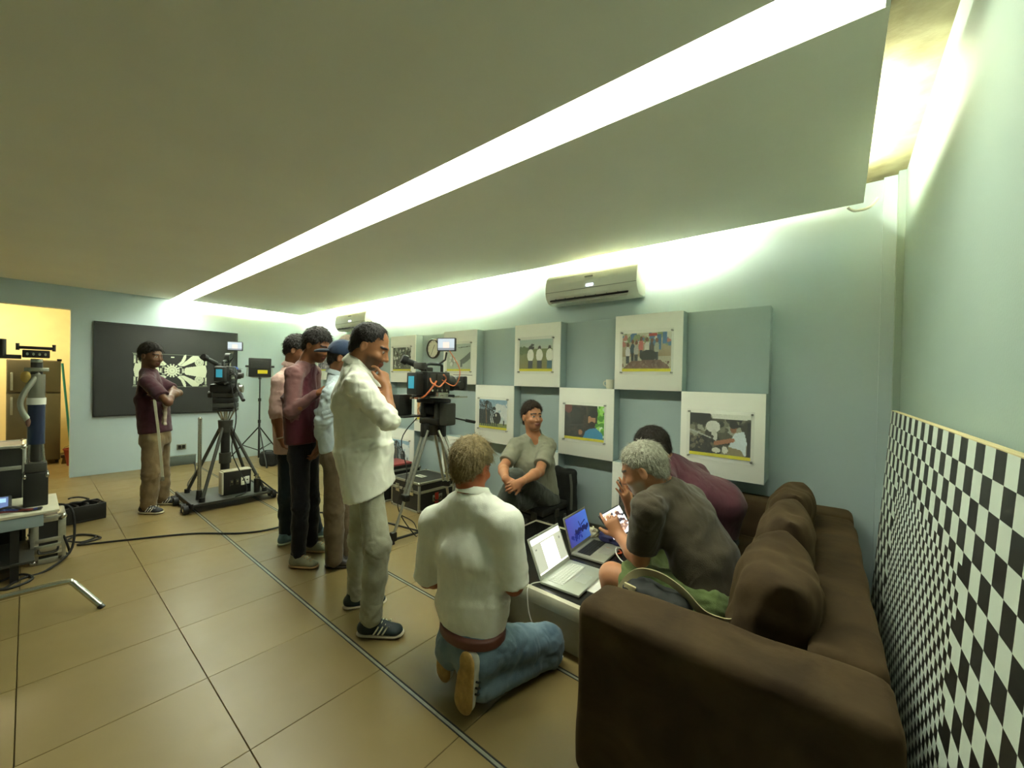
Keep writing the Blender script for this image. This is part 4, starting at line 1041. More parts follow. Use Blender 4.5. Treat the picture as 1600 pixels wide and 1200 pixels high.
# --- near rig: aluminium tripod beside the seated man
TXc, TYc = -3.00, 2.48
P1, R1 = frame_at(TXc, TYc, 1.65)
tp = thing('camera_tripod', 'aluminium tripod with black fluid head carrying the near film camera', 'tripod', (TXc, TYc, 0))
zb1 = 1.02
fluid_head(tp, P1, R1, zb1 + 0.02, 0.25, (0.1, -0.1, 0.1), (0.16, 0.42, 0.0))
for k, (fx_, fy_) in enumerate(((-3.035, 2.06), (-3.22, 2.93), (-2.45, 2.62))):
    a = np.array([TXc, TYc, zb1 - 0.03]); foot = np.array([fx_, fy_, 0.02])
    out = nrm(np.array([fx_ - TXc, fy_ - TYc, 0])); side = np.array([-out[1], out[0], 0])
    a = a + out * 0.085
    leg = MB().box(Vector(a + out * 0.01), (0.07, 0.07, 0.13), 0.015, Matrix.Rotation(math.atan2(out[1], out[0]), 3, 'Z')).build('leg', M_bk, tp)
    m = a + (foot - a) * 0.62
    for sd in (-1, 1):
        MB().cyl(a + side * 0.032 * sd, m + side * 0.026 * sd, 0.0145, n=12).build('tube', M_alu, leg)
    MB().box(Vector(m), (0.05, 0.085, 0.06), 0.008, Matrix.Rotation(math.atan2(out[1], out[0]), 3, 'Z')).build('leg_clamp', M_bk, leg)
    MB().cyl(m, foot, 0.0135, n=12).build('lower_tube', M_alu, leg)
    MB().box(Vector(foot + (m - foot) * 0.12), (0.05, 0.05, 0.08), 0.008).build('foot_clamp', M_bk, leg)
    MB().cyl(foot + np.array([0, 0, 0.03]), foot - np.array([0, 0, 0.019]), 0.022, 0.028, n=12).build('rubber_foot', M_rub, leg)
    MB().cyl(foot + np.array([0, 0, 0.015]), np.array([TXc, TYc, 0.035]), 0.012, n=8).build('spreader_bar', M_bk, tp)
MB().cyl((TXc, TYc, 0.015), (TXc, TYc, 0.05), 0.04, n=14).build('spreader_hub', M_bk, tp)
film_camera('film_camera', 'black film camera with orange cables on the aluminium tripod', TXc, TYc, zb1 + 0.275, 1.65, True, (0.07, 0.06, 0.42), 1.22, 2.0)

# --- far rig: camera on a small dolly
DX, DY = -5.55, 1.48
dl = thing('camera_dolly', 'low black dolly with rubber wheels and a silver pole on the floor channel', 'dolly', (DX, DY, 0))
MB().span((-5.86, 1.10, 0.075), (-5.20, 1.86, 0.10), 0.004).build('platform', M_bk2, dl)
for yy in (1.10, 1.855): MB().span((-5.88, yy - 0.012, 0.06), (-5.18, yy + 0.012, 0.115), 0.003).build('side_rail', M_bk, dl)
for xx in (-5.80, -5.70, -5.36, -5.26):
    for yy in (1.06, 1.90):
        w = MB().cyl((xx, yy - 0.02, 0.045), (xx, yy + 0.02, 0.045), 0.045, n=16).build('wheel', M_rub, dl)
        MB().cyl((xx, yy - 0.023, 0.045), (xx, yy + 0.023, 0.045), 0.016, n=10).build('hub', M_chr, w)
MB().cyl((-5.40, 1.205, 0.10), (-5.40, 1.205, 0.20), 0.032, 0.025, n=14).build('pole_socket', M_bk, dl)
MB().cyl((-5.40, 1.205, 0.12), (-5.40, 1.205, 0.98), 0.018, n=14).build('steel_pole', M_chr, dl)
MB().sphere((-5.40, 1.205, 0.985), 0.02, 12).build('pole_cap', M_chr, dl)
P2, R2 = frame_at(DX, DY, 2.6)
t2 = thing('camera_tripod', 'black tripod with centre column standing on the dolly', 'tripod', (DX, DY, 0.10))
MB().cyl((DX, DY, 0.101), (DX, DY, 0.80), 0.045, n=16).build('centre_column', M_bk, t2)
MB().cyl((DX, DY, 0.44), (DX, DY, 0.56), 0.06, n=16).build('column_collar', M_bk2, t2)
MB().cyl((DX, DY, 0.80), (DX, DY, 0.94), 0.065, 0.075, n=16).build('crown', M_bk2, t2)
for k, (fx_, fy_) in enumerate(((-5.79, 1.18), (-5.26, 1.20), (-5.26, 1.80), (-5.80, 1.80))):
    a = Vector((DX + (fx_ - DX) * 0.12, DY + (fy_ - DY) * 0.12, 0.87)); b = Vector((fx_, fy_, 0.115))
    lg = MB().cyl(a, b, 0.017, n=12).build('leg', M_bk2, t2)
    MB().cyl(b + V(0, 0, 0.03), b - V(0, 0, 0.014), 0.026, n=12).build('rubber_foot', M_rub, lg)
for k in range(4):
    an = PI / 4 + k * PI / 2; c_, s_ = math.cos(an), math.sin(an)
    MB().cyl((DX + 0.03 * c_, DY + 0.03 * s_, 0.92), (DX + 0.10 * c_, DY + 0.10 * s_, 1.06), 0.008, n=8).build('head_strut', M_chr, t2)
MB().cyl((DX, DY, 0.94), (DX, DY, 1.05), 0.02, n=10).build('lock_screw', M_chr, t2)
MB().box((DX, DY, 1.065), (0.20, 0.22, 0.03), 0.006, R2).build('top_plate', M_bk, t2)
for k in range(3): MB().box(P2(0, 0, 1.115 + 0.062 * k), (0.21, 0.20, 0.058), 0.012, R2).build('riser_block', M_bk if k % 2 else M_bk2, t2)
MB().box(P2(0, 0, 1.315), (0.26, 0.24, 0.10), 0.02, R2).build('fluid_head', M_bk, t2)
MB().cyl(P2(0.14, 0.0, 1.31), P2(0.17, 0, 1.31), 0.045, n=18).build('drag_dial', M_chr, t2)
MB().cyl(P2(-0.14, 0.0, 1.24), P2(-0.17, 0, 1.24), 0.04, n=18).build('drag_dial', M_bk2, t2)
hb = MB().cyl(P2(0.12, -0.10, 1.36), P2(0.24, -0.27, 1.20), 0.010, n=10).build('pan_bar', M_bk, t2)
MB().cyl(P2(0.19, -0.20, 1.267), P2(0.25, -0.285, 1.187), 0.019, n=12).build('grip', M_rub, hb)
film_camera('film_camera', 'black film camera with blue battery label on the dolly tripod', DX, DY, 1.368, 2.6, False, (0.10, -0.05, 0.44))
pb = thing('power_box', 'black and white power distribution box with sockets on the dolly', 'power box', (-5.42, 1.52, 0.10))
MB().box((-5.40, 1.55, 0.235), (0.12, 0.27, 0.265), 0.006).build('case', M_bk, pb)
MB().box((-5.40, 1.55, 0.372), (0.13, 0.28, 0.012), 0.003).build('lid', mat('offwhite_plastic', '#c9c5ae', 0.5), pb)
MB().box((-5.40, 1.405, 0.24), (0.11, 0.02, 0.25), 0.003).build('side_panel', MATS['offwhite_plastic'], pb)
for yy, ww in ((1.49, 0.03), (1.545, 0.03), (1.60, 0.035), (1.645, 0.045)):
    so_ = MB().box((-5.338, yy, 0.24 if ww < 0.04 else 0.245), (0.006, ww, 0.06 if ww < 0.035 else 0.09), 0.002).build('socket', M_bk2 if ww < 0.035 else M_white, pb)
    MB().cyl((-5.336, yy, 0.25), (-5.333, yy, 0.25), 0.008, n=8).build('contact', M_chr if ww < 0.035 else M_bk, so_)
for xx, yy in ((-5.33, 1.75), (-5.27, 1.72)):
    gb = thing('gas_bottle', 'small dark canister standing on the dolly, %s the power box' % ('just beside' if xx < -5.3 else 'farther from'), 'canister', (xx, yy, 0.10), 0, 'canisters on the dolly')
    MB().cyl((xx, yy, 0.10), (xx, yy, 0.26), 0.028, n=14).build('body', M_bk, gb); MB().cyl((xx, yy, 0.26), (xx, yy, 0.30), 0.012, n=10).build('valve', M_chr, gb)

# --- LED panel on a stand with a small case at its foot
lx, ly = -7.45, 2.46
ls = thing('light_stand', 'thin black light stand holding a square LED panel by the far wall', 'light stand', (lx, ly, 0))
MB().cyl((lx, ly, 0.10), (lx, ly, 0.72), 0.016, n=12).build('lower_tube', M_bk, ls)
MB().cyl((lx, ly, 0.70), (lx, ly, 1.08), 0.013, n=12).build('middle_tube', M_bk, ls)
MB().cyl((lx, ly, 1.06), (lx, ly, 1.45), 0.010, n=12).build('upper_tube', M_bk, ls)
for zz in (0.70, 1.06): MB().cyl((lx, ly, zz - 0.02), (lx, ly, zz + 0.03), 0.022, n=12).build('collar', M_bk, ls)
for an in (-2.2, -0.1, 2.0):
    c_, s_ = math.cos(an), math.sin(an)
    MB().cyl((lx, ly, 0.62), (lx + 0.50 * c_, ly + 0.50 * s_, 0.012), 0.010, n=8).build('leg', M_bk, ls)
    MB().cyl((lx, ly, 0.22), (lx + 0.25 * c_, ly + 0.25 * s_, 0.315), 0.007, n=8).build('brace', M_bk, ls)
lp = thing('led_panel', 'square black LED light panel with a yellow label seen from behind', 'light panel', (lx, ly, 1.42))
Pl, Rl_ = frame_at(lx, ly, 2.7)
MB().box(Pl(0, 0, 1.60), (0.32, 0.05, 0.31), 0.008, Rl_).build('housing', M_bk, lp)
MB().box(Pl(0.04, -0.027, 1.53), (0.14, 0.003, 0.06), 0, Rl_).build('yellow_label', M_yelb, lp)
for k in range(6): MB().box(Pl(0, -0.027, 1.60 + 0.022 * k), (0.26, 0.006, 0.008), 0.002, Rl_).build('cooling_fin', M_bk2, lp)
MB().tube([Pl(-0.175, 0, 1.62), Pl(-0.185, 0, 1.46), Pl(-0.10, 0, 1.435), Pl(0.10, 0, 1.435), Pl(0.185, 0, 1.46), Pl(0.175, 0, 1.62)], 0.008, 8, smooth=False).build('yoke', M_alu, lp)
for sx in (-1, 1): MB().cyl(Pl(sx * 0.16, 0, 1.62), Pl(sx * 0.205, 0, 1.62), 0.018, n=12).build('knob', M_bk, lp)
MB().cyl((lx, ly, 1.405), (lx, ly, 1.44), 0.02, n=12).build('spigot', M_bk, lp)
cs = thing('tool_case', 'small black soft case on the floor at the foot of the light stand', 'case', (-7.17, 2.50, 0))
Pc, Rc = frame_at(-7.17, 2.52, 2.45)
field_obj('body', Field().box(Pc(0, 0, 0.115), (0.125, 0.08, 0.112), 0.03, np.array(Rc.transposed())).disp(wob(3, 0.005, 0.12)), 0.010, M_bagb, cs)
MB().tube([Pc(-0.08, -0.03, 0.215), Pc(-0.05, -0.03, 0.25), Pc(0.05, -0.03, 0.25), Pc(0.08, -0.03, 0.215)], 0.007).build('handle', M_rub, cs)
bt_ = thing('brass_bottle', 'small yellowish bottle beside the soft case at the far wall', 'bottle', (-6.95, 2.66, 0))
MB().lathe([(0, 0.0), (0.04, 0.0), (0.045, 0.02), (0.045, 0.16), (0.02, 0.20), (0.02, 0.24), (0, 0.24)], (-6.95, 2.70, 0), 18).build('bottle', mat('bottle_amber', '#b3a050', 0.35), bt_)
MB().cyl((-6.95, 2.70, 0.24), (-6.95, 2.70, 0.265), 0.023, n=14).build('cap', M_white, bt_)

# --- flight cases
def flight_case(lo, hi, label, panel, rotz=0.0, lid=0.32, group='flight cases', e=0.022):
    lo = np.array(lo, float); hi = np.array(hi, float); c = (lo + hi) / 2; h = (hi - lo) / 2
    t = thing('flight_case', label, 'flight case', (c[0], c[1], lo[2]), rotz, group)
    L = lambda x, y, z: Vector((x * h[0], y * h[1], h[2] + z * h[2]))
    zl = 1 - 2 * lid
    MB().box(L(0, 0, (zl - 1) / 2 + 0.0), (2 * h[0] - 0.012, 2 * h[1] - 0.012, h[2] * (zl + 1) - 0.012)).build('shell', panel, t, world=False)
    ld = MB().box(L(0, 0, (1 + zl) / 2), (2 * h[0] - 0.012, 2 * h[1] - 0.012, h[2] * (1 - zl) - 0.012)).build('lid', panel, t, world=False)
    for sx in (-1, 1):
        for sy in (-1, 1): MB().box(L(sx, sy, 0) - V(sx * e / 2, sy * e / 2, 0), (e, e, 2 * h[2] - 0.03), 0.002).build('edge_profile', M_alu, t, world=False)
    for sz in (-1, 1):
        for sy in (-1, 1): MB().box(L(0, sy, sz) - V(0, sy * e / 2, sz * e / 2), (2 * h[0] - 0.03, e, e), 0.002).build('edge_profile', M_alu, t, world=False)
        for sx in (-1, 1): MB().box(L(sx, 0, sz) - V(sx * e / 2, 0, sz * e / 2), (e, 2 * h[1] - 0.03, e), 0.002).build('edge_profile', M_alu, t, world=False)
    for sy in (-1, 1): MB().box(L(0, sy, zl) - V(0, sy * 0.004, 0), (2 * h[0] - 0.05, 0.010, 0.030), 0.002).build('lid_strip', M_alu, t, world=False)
    for sx in (-1, 1): MB().box(L(sx, 0, zl) - V(sx * 0.004, 0, 0), (0.010, 2 * h[1] - 0.05, 0.030), 0.002).build('lid_strip', M_alu, t, world=False)
    for sx in (-1, 1):
        for sy in (-1, 1):
            for sz in (-1, 1): MB().sphere(L(sx, sy, sz) - V(sx, sy, sz) * 0.017, 0.024, 10).build('ball_corner', M_chr, t, world=False)
    for sx in (-0.5, 0.5):
        la = MB().box(L(sx, -1, zl) - V(0, 0.003, 0.0), (0.07, 0.008, 0.09), 0.003).build('latch', M_chr, t, world=False)
        MB().box(L(sx, -1, zl) - V(0, 0.009, 0.0), (0.035, 0.008, 0.02), 0.003).build('twist', M_steel, la, world=False)
    hd = MB().box(L(1, 0, zl * 0.5 - 0.4) + V(0.003, 0, 0), (0.008, 0.14, 0.08), 0.003).build('handle_plate', M_chr, t, world=False)
    MB().tube([L(1, 0, zl * 0.5 - 0.4) + V(0.008, -0.05, 0.01), L(1, 0, zl * 0.5 - 0.4) + V(0.02, -0.04, -0.02), L(1, 0, zl * 0.5 - 0.4) + V(0.02, 0.04, -0.02), L(1, 0, zl * 0.5 - 0.4) + V(0.008, 0.05, 0.01)], 0.006).build('handle', M_bk, hd, world=False)
    return t
M_pan = mat('case_laminate', '#20201c', 0.5, var=0.15, scale=8)
M_pan2 = mat('case_grey', '#8a8f86', 0.5, var=0.05)
flight_case((-4.02, 2.71, 0.0), (-3.50, 3.22, 0.33), 'black flight case with aluminium edges behind the near tripod', M_pan)
flight_case((-4.62, 2.66, 0.0), (-4.12, 3.22, 0.36), 'black flight case with aluminium edges farther left, under a red box', M_pan)
flight_case((-5.28, 2.62, 0.0), (-4.80, 3.20, 0.42), 'grey-rimmed flight case glimpsed between the standing men', M_pan2)
rb_ = thing('red_box', 'flat red box lying on the left flight case by the picture wall', 'box', (-4.3, 2.95, 0.36))
MB().span((-4.46, 2.80, 0.361), (-4.14, 3.08, 0.40), 0.004).build('tray', M_bk, rb_); MB().span((-4.465, 2.795, 0.40), (-4.135, 3.085, 0.425), 0.004).build('lid', mat('box_red', '#8c2f35', 0.5), rb_)
tg = MB().box((-3.489, 2.95, 0.13), (0.004, 0.05, 0.12), 0).build('case_tag', mat('tag_red', '#b8382c', 0.5), None, (-3.489, 2.95, 0.07)); tag(tg, 'red paper tag stuck on the side of the flight case', 'tag')
lg_ = MB().cyl((-4.01, 2.97, 0.331), (-4.01, 2.97, 0.333), 0.001)
em = thing('case_label', 'pale label on the lid of the flight case behind the tripod', 'label', (-3.76, 2.93, 0.33))
MB().box((-3.76, 2.93, 0.333), (0.14, 0.08, 0.003), 0).build('sticker', mat('label_grey', '#c5c8bc', 0.5), em); MB().box((-3.76, 2.93, 0.3352), (0.10, 0.012, 0.001), 0).build('print_line', M_bk, em)
# hard case that serves the seated man as a stool
hc = thing('hard_case', 'ribbed black hard case used as a stool by the man in grey', 'case', (-2.13, 2.97, 0))
MB().box((-2.13, 2.98, 0.155), (0.44, 0.40, 0.31), 0.03).build('shell', M_bk, hc)
MB().box((-2.13, 2.98, 0.347), (0.45, 0.41, 0.066), 0.02).build('lid', M_bk, hc)
for k in range(4):
    MB().box((-2.30 + 0.11 * k, 2.777, 0.15), (0.03, 0.02, 0.24), 0.006).build('rib', M_bk2, hc)
for k in range(3): MB().box((-1.907, 2.84 + 0.14 * k, 0.15), (0.02, 0.03, 0.24), 0.006).build('rib', M_bk2, hc)
for xx in (-2.26, -2.0): MB().box((xx, 2.772, 0.31), (0.06, 0.02, 0.07), 0.006).build('latch', M_bk2, hc)
MB().box((-1.902, 2.98, 0.31), (0.02, 0.06, 0.07), 0.006).build('latch', M_bk2, hc)
bp_ = thing('backpack', 'black padded bag standing upright behind the seated man in grey', 'bag', (-2.02, 3.22, 0))
field_obj('body', Field().box((-2.00, 3.24, 0.33), (0.14, 0.050, 0.33), 0.045).disp(wob(17, 0.006, 0.15)), 0.012, M_bagb, bp_)
MB().tube([(-1.90, 3.19, 0.62), (-1.87, 3.17, 0.5), (-1.87, 3.17, 0.3)], 0.012).build('strap', mat('strap_grey', '#55554c', 0.7), bp_)

# --- left edge: jib column on a low cart with cases
ct = thing('equipment_cart', 'low equipment cart with pale top and blue-grey edge at the left edge', 'cart', (-4.55, -0.25, 0))
MB().span((-4.95, -0.75, 0.455), (-4.36, 0.155, 0.475), 0.003).build('top', mat('cart_top', '#c7c4ae', 0.55), ct)
MB().span((-4.94, -0.75, 0.37), (-4.37, 0.08, 0.452), 0.003).build('apron', mat('cart_blue', '#8fa0a4', 0.6), ct)
for xx in (-4.90, -4.41):
    for yy in (-0.70, -0.05): MB().span((xx - 0.02, yy - 0.02, 0.0), (xx + 0.02, yy + 0.02, 0.369)).build('leg', M_bk, ct)
MB().span((-4.94, -0.74, 0.12), (-4.37, 0.04, 0.135)).build('shelf', M_bk2, ct)
jb = thing('jib_column', 'blue and silver grip column with black head plate on the cart', 'grip column', (-4.62, 0.045, 0.475))
jx, jy = -4.62, 0.045
MB().box((jx, jy, 0.60), (0.22, 0.20, 0.25), 0.01).build('base_block', M_bk, jb)
MB().box((jx, jy, 0.76), (0.20, 0.18, 0.07), 0.01).build('clamp_block', M_bk2, jb)
for sx, sy in ((-1, -1), (1, -1), (1, 1), (-1, 1)):
    MB().cyl((jx + 0.08 * sx, jy + 0.075 * sy, 0.72), (jx + 0.055 * sx, jy + 0.05 * sy, 0.93), 0.011, n=8).build('tie_rod', M_chr, jb)
    MB().sphere((jx + 0.105 * sx, jy + 0.09 * sy, 0.70), 0.02, 10).build('knob', M_chr, jb)
MB().cyl((jx, jy, 0.80), (jx, jy, 0.93), 0.05, n=16).build('lower_tube', M_bk2, jb)
MB().cyl((jx, jy, 0.93), (jx, jy, 1.23), 0.072, n=24).build('blue_sleeve', mat('sleeve_blue', '#25304a', 0.35, 0.2), jb)
MB().cyl((jx, jy, 1.225), (jx, jy, 1.275), 0.08, n=24).build('ring', M_white, jb)
MB().cyl((jx, jy, 1.27), (jx, jy, 1.45), 0.072, n=24).build('silver_sleeve', mat('sleeve_silver', '#8b8a7c', 0.35, 0.6), jb)
MB().cyl((jx, jy, 1.45), (jx, jy, 1.55), 0.05, n=16).build('neck', M_bk2, jb)
MB().box((jx, jy, 1.485), (0.12, 0.20, 0.03), 0.004).build('bracket', M_chr, jb)
MB().box((jx, jy, 1.55), (0.14, 0.10, 0.03), 0.004).build('bracket', M_chr, jb)
hp = MB().box((jx, jy - 0.005, 1.60), (0.16, 0.22, 0.055), 0.006).build('head_plate', M_bk, jb)
for k in range(4): MB().cyl((jx + 0.079, jy - 0.075 + 0.048 * k, 1.598), (jx + 0.083, jy - 0.075 + 0.048 * k, 1.598), 0.011, n=12).build('hole_bush', M_chr, hp)
MB().box((jx, jy - 0.005, 1.645), (0.14, 0.28, 0.02), 0.004).build('top_bar', M_bk, jb)
for sy in (-0.15, 0.14): MB().cyl((jx, jy + sy, 1.625), (jx, jy + sy, 1.675), 0.016, n=10).build('end_knob', M_bk2, jb)
MB().box((jx, jy - 0.32, 1.575), (0.05, 0.40, 0.03), 0.004).build('side_arm', M_bk, jb)
MB().cyl((jx, jy - 0.26, 1.58), (jx, jy - 0.26, 1.70), 0.028, n=12).build('arm_post', M_bk2, jb)
MB().tube([(jx + 0.03, jy + 0.02, 1.45), (jx + 0.06, jy - 0.03, 1.40), (jx + 0.08, jy - 0.085, 1.33), (jx + 0.09, jy - 0.125, 1.25), (jx + 0.09, jy - 0.11, 1.18), (jx + 0.09, jy - 0.07, 1.12)], 0.026, 12).build('curved_handle', mat('handle_silver', '#a5a79a', 0.35, 0.6), jb)
MB().sphere((jx + 0.09, jy - 0.065, 1.10), (0.02, 0.022, 0.035), 12).build('handle_tip', mat('tip_red', '#6b4a40', 0.5), jb)
MB().lathe([(0.03, 0), (0.042, 0.005), (0.03, 0.01)], (jx + 0.05, jy - 0.085, 1.43), 18, (1, 0, 0)).build('brass_ring', mat('brass', '#b09550', 0.35, 0.7), jb)
jb.scale = (0.6, 0.6, 1.0)
flight_case((-5.45, -0.62, 0.0), (-5.02, 0.0, 0.88), 'tall dark flight case with pale edges behind the grip column', M_pan, 0, 0.2)
flight_case((-5.00, 0.02, 0.0), (-4.66, 0.20, 0.36), 'small upright aluminium-banded case on the floor beside the cart', M_pan, 0, 0.5, e=0.042)
bx2 = thing('cable_crate', 'black open crate of coiled cables on the floor near the kitchen door', 'crate', (-5.78, 0.33, 0))
Pb, Rb = frame_at(-5.80, 0.33, 0.15)
for c_, s_ in (((0, 0, 0.012), (0.34, 0.24, 0.02)), ((-0.165, 0, 0.09), (0.012, 0.24, 0.14)), ((0.165, 0, 0.09), (0.012, 0.24, 0.14)), ((0, 0.117, 0.09), (0.32, 0.012, 0.14)), ((0, -0.117, 0.09), (0.32, 0.012, 0.14))):
    MB().box(Pb(*c_), s_, 0.003, Rb).build('panel', M_bk, bx2)
for q, (ox, oy) in enumerate(((-0.08, 0.0), (0.08, 0.01), (0.0, -0.02))):
    cc_ = thing('cable_coil', 'coil of black cable in the open crate, %s' % ('left one', 'right one', 'topmost one')[q], 'cable', Pb(ox, oy, 0.05), 0, 'cable coils in the crate')
    MB().tube([Pb(ox + (0.062 + 0.012 * math.sin(3 * a)) * math.cos(a), oy + 0.075 * math.sin(a), 0.075 + 0.05 * (q == 2) + 0.008 * a) for a in [k * 0.6 for k in range(22)]], 0.008, 7).build('coil', M_rub, cc_)
# bent tube of a stand foot on the floor
cst = thing('stand_leg', 'bent silver leg of a grip stand on the floor at the left edge', 'stand', (-3.7, 0.1, 0))
MB().tube([(-3.86, -0.42, 0.09), (-3.80, -0.12, 0.13), (-3.665, 0.145, 0.175), (-3.645, 0.185, 0.168), (-3.62, 0.215, 0.13), (-3.545, 0.298, 0.018)], 0.0165, 12).build('tube', M_chr, cst)
MB().cyl((-3.547, 0.296, 0.016), (-3.535, 0.309, 0.001), 0.016, n=12).build('end_cap', M_bk, cst)
MB().cyl((-3.88, -0.50, 0.0), (-3.88, -0.50, 0.4), 0.02, n=12).build('post', M_chr, cst)
# clutter on the cart
sm = thing('small_monitor', 'small field monitor with bluish screen lying on the cart', 'monitor', (-4.55, -0.14, 0.475))
MB().box((-4.56, -0.14, 0.53), (0.03, 0.15, 0.10), 0.005, Matrix.Rotation(-0.5, 3, 'Y')).build('housing', M_bk, sm)
painted('screen', Canvas(12, 8, (.35, .42, .6), 2).rect(.2, .3, .6, .8, (.6, .3, .3)).rect(.5, .1, .9, .5, (.6, .75, .85)).a, (-4.5275, -0.20, 0.582), (0, 0.12, 0), (0.038, 0, -0.07), vcol_mat('screen_30', 0.3, emit=0.3), sm)
for k, (colr, nm) in enumerate((('#7a2a24', 'red'), ('#2a3a7a', 'blue'), ('#22221e', 'black'))):
    w_ = MB().tube([(-4.48 + 0.02 * k, -0.30 + 0.05 * k, 0.484), (-4.44, -0.16 + 0.04 * k, 0.50 + 0.012 * k), (-4.47, -0.04 + 0.02 * k, 0.484), (-4.42, 0.02 + 0.02 * k, 0.49), (-4.46, 0.07, 0.484)], 0.008).build('patch_cable', mat('cable_' + nm, colr, 0.5), None, (-4.46, -0.1, 0.476))
    tag(w_, 'short %s patch cable lying on the equipment cart' % nm, 'cable')
# floor cables
def cable(pts, r, label, m=M_rub):
    w_ = MB().tube(pts, r, 7).build('floor_cable', m, None, (pts[0][0], pts[0][1], 0)); return tag(w_, label, 'cable')
cable([(-4.70, 0.16, 0.30), (-4.66, 0.22, 0.05), (-4.95, 0.18, 0.009), (-5.12, 0.22, 0.009), (-5.26, 0.30, 0.009), (-5.10, 0.40, 0.009), (-5.0, 0.30, 0.012), (-5.20, 0.20, 0.014), (-5.24, 0.32, 0.009), (-5.02, 0.42, 0.009), (-4.96, 0.28, 0.009), (-4.90, 0.36, 0.009), (-4.79, 0.57, 0.009), (-4.56, 0.97, 0.009), (-4.25, 1.27, 0.009), (-4.16, 1.53, 0.009), (-4.25, 1.85, 0.009), (-4.6, 2.1, 0.009)], 0.0075, 'long black cable snaking across the tiles from the cart')
cable([(-4.72, 0.10, 0.44), (-4.64, 0.225, 0.40), (-4.60, 0.23, 0.10), (-4.48, 0.10, 0.009), (-4.42, -0.02, 0.009), (-4.30, -0.10, 0.009), (-4.42, -0.14, 0.012), (-4.50, -0.02, 0.014), (-4.36, 0.03, 0.009), (-4.28, -0.08, 0.009), (-4.40, -0.2, 0.009)], 0.008, 'black cable hanging off the cart and coiling on the floor')
cable([(-5.30, 1.70, 0.30), (-5.15, 1.93, 0.05), (-4.9, 1.98, 0.009), (-4.6, 1.92, 0.009), (-4.35, 1.98, 0.009), (-4.0, 2.2, 0.009), (-3.6, 2.3, 0.009), (-3.1, 2.4, 0.009)], 0.008, 'black cable running from the dolly towards the near tripod')
cable([(-8.0, 1.72, 0.05), (-7.4, 1.6, 0.009), (-6.6, 1.35, 0.009), (-6.0, 1.30, 0.009)], 0.008, 'thin black cable from the far wall to the dolly')
cable([P2(0.1, -0.2, 1.40), P2(0.17, -0.24, 1.0), P2(0.13, -0.22, 0.6), P2(0.30, -0.30, 0.20), P2(0.2, -0.35, 0.12)], 0.006, 'thin black cable hanging down from the camera on the dolly')
cable([(-3.10, 2.36, 1.10), (-3.14, 2.22, 0.90), (-3.02, 2.20, 0.60), (-3.08, 2.15, 0.3), (-3.0, 2.3, 0.01), (-3.3, 2.5, 0.009), (-3.6, 2.55, 0.009)], 0.005, 'thin black cable looping down the aluminium tripod')
wl_ = MB().tube([(0.02, 3.42, 2.66), (0.06, 3.44, 2.635), (0.13, 3.45, 2.645), (0.17, 3.47, 2.70)], 0.009).build('lamp_lead', MATS['white_rubber'], None, (0.02, 3.42, 2.66)); tag(wl_, 'short white lead curling out of the cove near the right corner', 'cable')
# ------------------------------------------------------------------ people
def fl(px, py, z=0.0):
    d = CF + (px - 800.0) / FPX * CR + (600.0 - py) / FPX * CU
    return CAM + d * (z - CAM[2]) / d[2]
CRh = nrm([CR[0], CR[1], 0]); CFh = nrm([CF[0], CF[1], 0]); UP = np.array([0, 0, 1.0])
def D(r, a, u): return nrm(CRh * r + CFh * a + UP * u)     # right, away, up
M_skin = vcol_mat('skin', 0.5, bump=0.08, bscale=220, spec=0.35, sss=0.15, mottle=0.05, mscale=25)
M_cloth = {}
def cloth(name, col, rough=0.85, bump=0.25, bscale=260, var=0.05, scale=14, col2=None, crease=0.45):
    """woven cloth: weave bump plus broad creases"""
    key = 'cloth_' + name
    if key in MATS: return MATS[key]
    m = mat(key, col, rough, var=var, scale=scale, bump=bump, bscale=bscale, spec=0.2, sheen=0.15, col2=col2)
    nt = m.node_tree; b = nt.nodes['Principled BSDF']; tc = [n for n in nt.nodes if n.type == 'TEX_COORD'][0]; old = [n for n in nt.nodes if n.type == 'BUMP'][0]
    mp = nt.nodes.new('ShaderNodeMapping'); mp.inputs['Scale'].default_value = (1.0, 1.0, 0.5); mp.inputs['Rotation'].default_value = (0.3, 0.5, 0.2)
    n = nt.nodes.new('ShaderNodeTexNoise'); n.inputs['Scale'].default_value = 11.0; n.inputs['Detail'].default_value = 3; n.inputs['Distortion'].default_value = 1.6
    try: n.noise_type = 'RIDGED_MULTIFRACTAL'
    except Exception: pass
    nt.links.new(tc.outputs['Object'], mp.inputs[0]); nt.links.new(mp.outputs[0], n.inputs['Vector'])
    bp = nt.nodes.new('ShaderNodeBump'); bp.inputs['Strength'].default_value = crease; bp.inputs['Distance'].default_value = 0.012
    nt.links.new(n.outputs[0], bp.inputs['Height']); nt.links.new(old.outputs[0], bp.inputs['Normal']); nt.links.new(bp.outputs[0], b.inputs['Normal'])
    return m
def hair_mat(name, c1, c2):
    return mat('hair_' + name, c1, 0.6, col2=c2, scale=70, bump=0.5, bscale=160, spec=0.3)

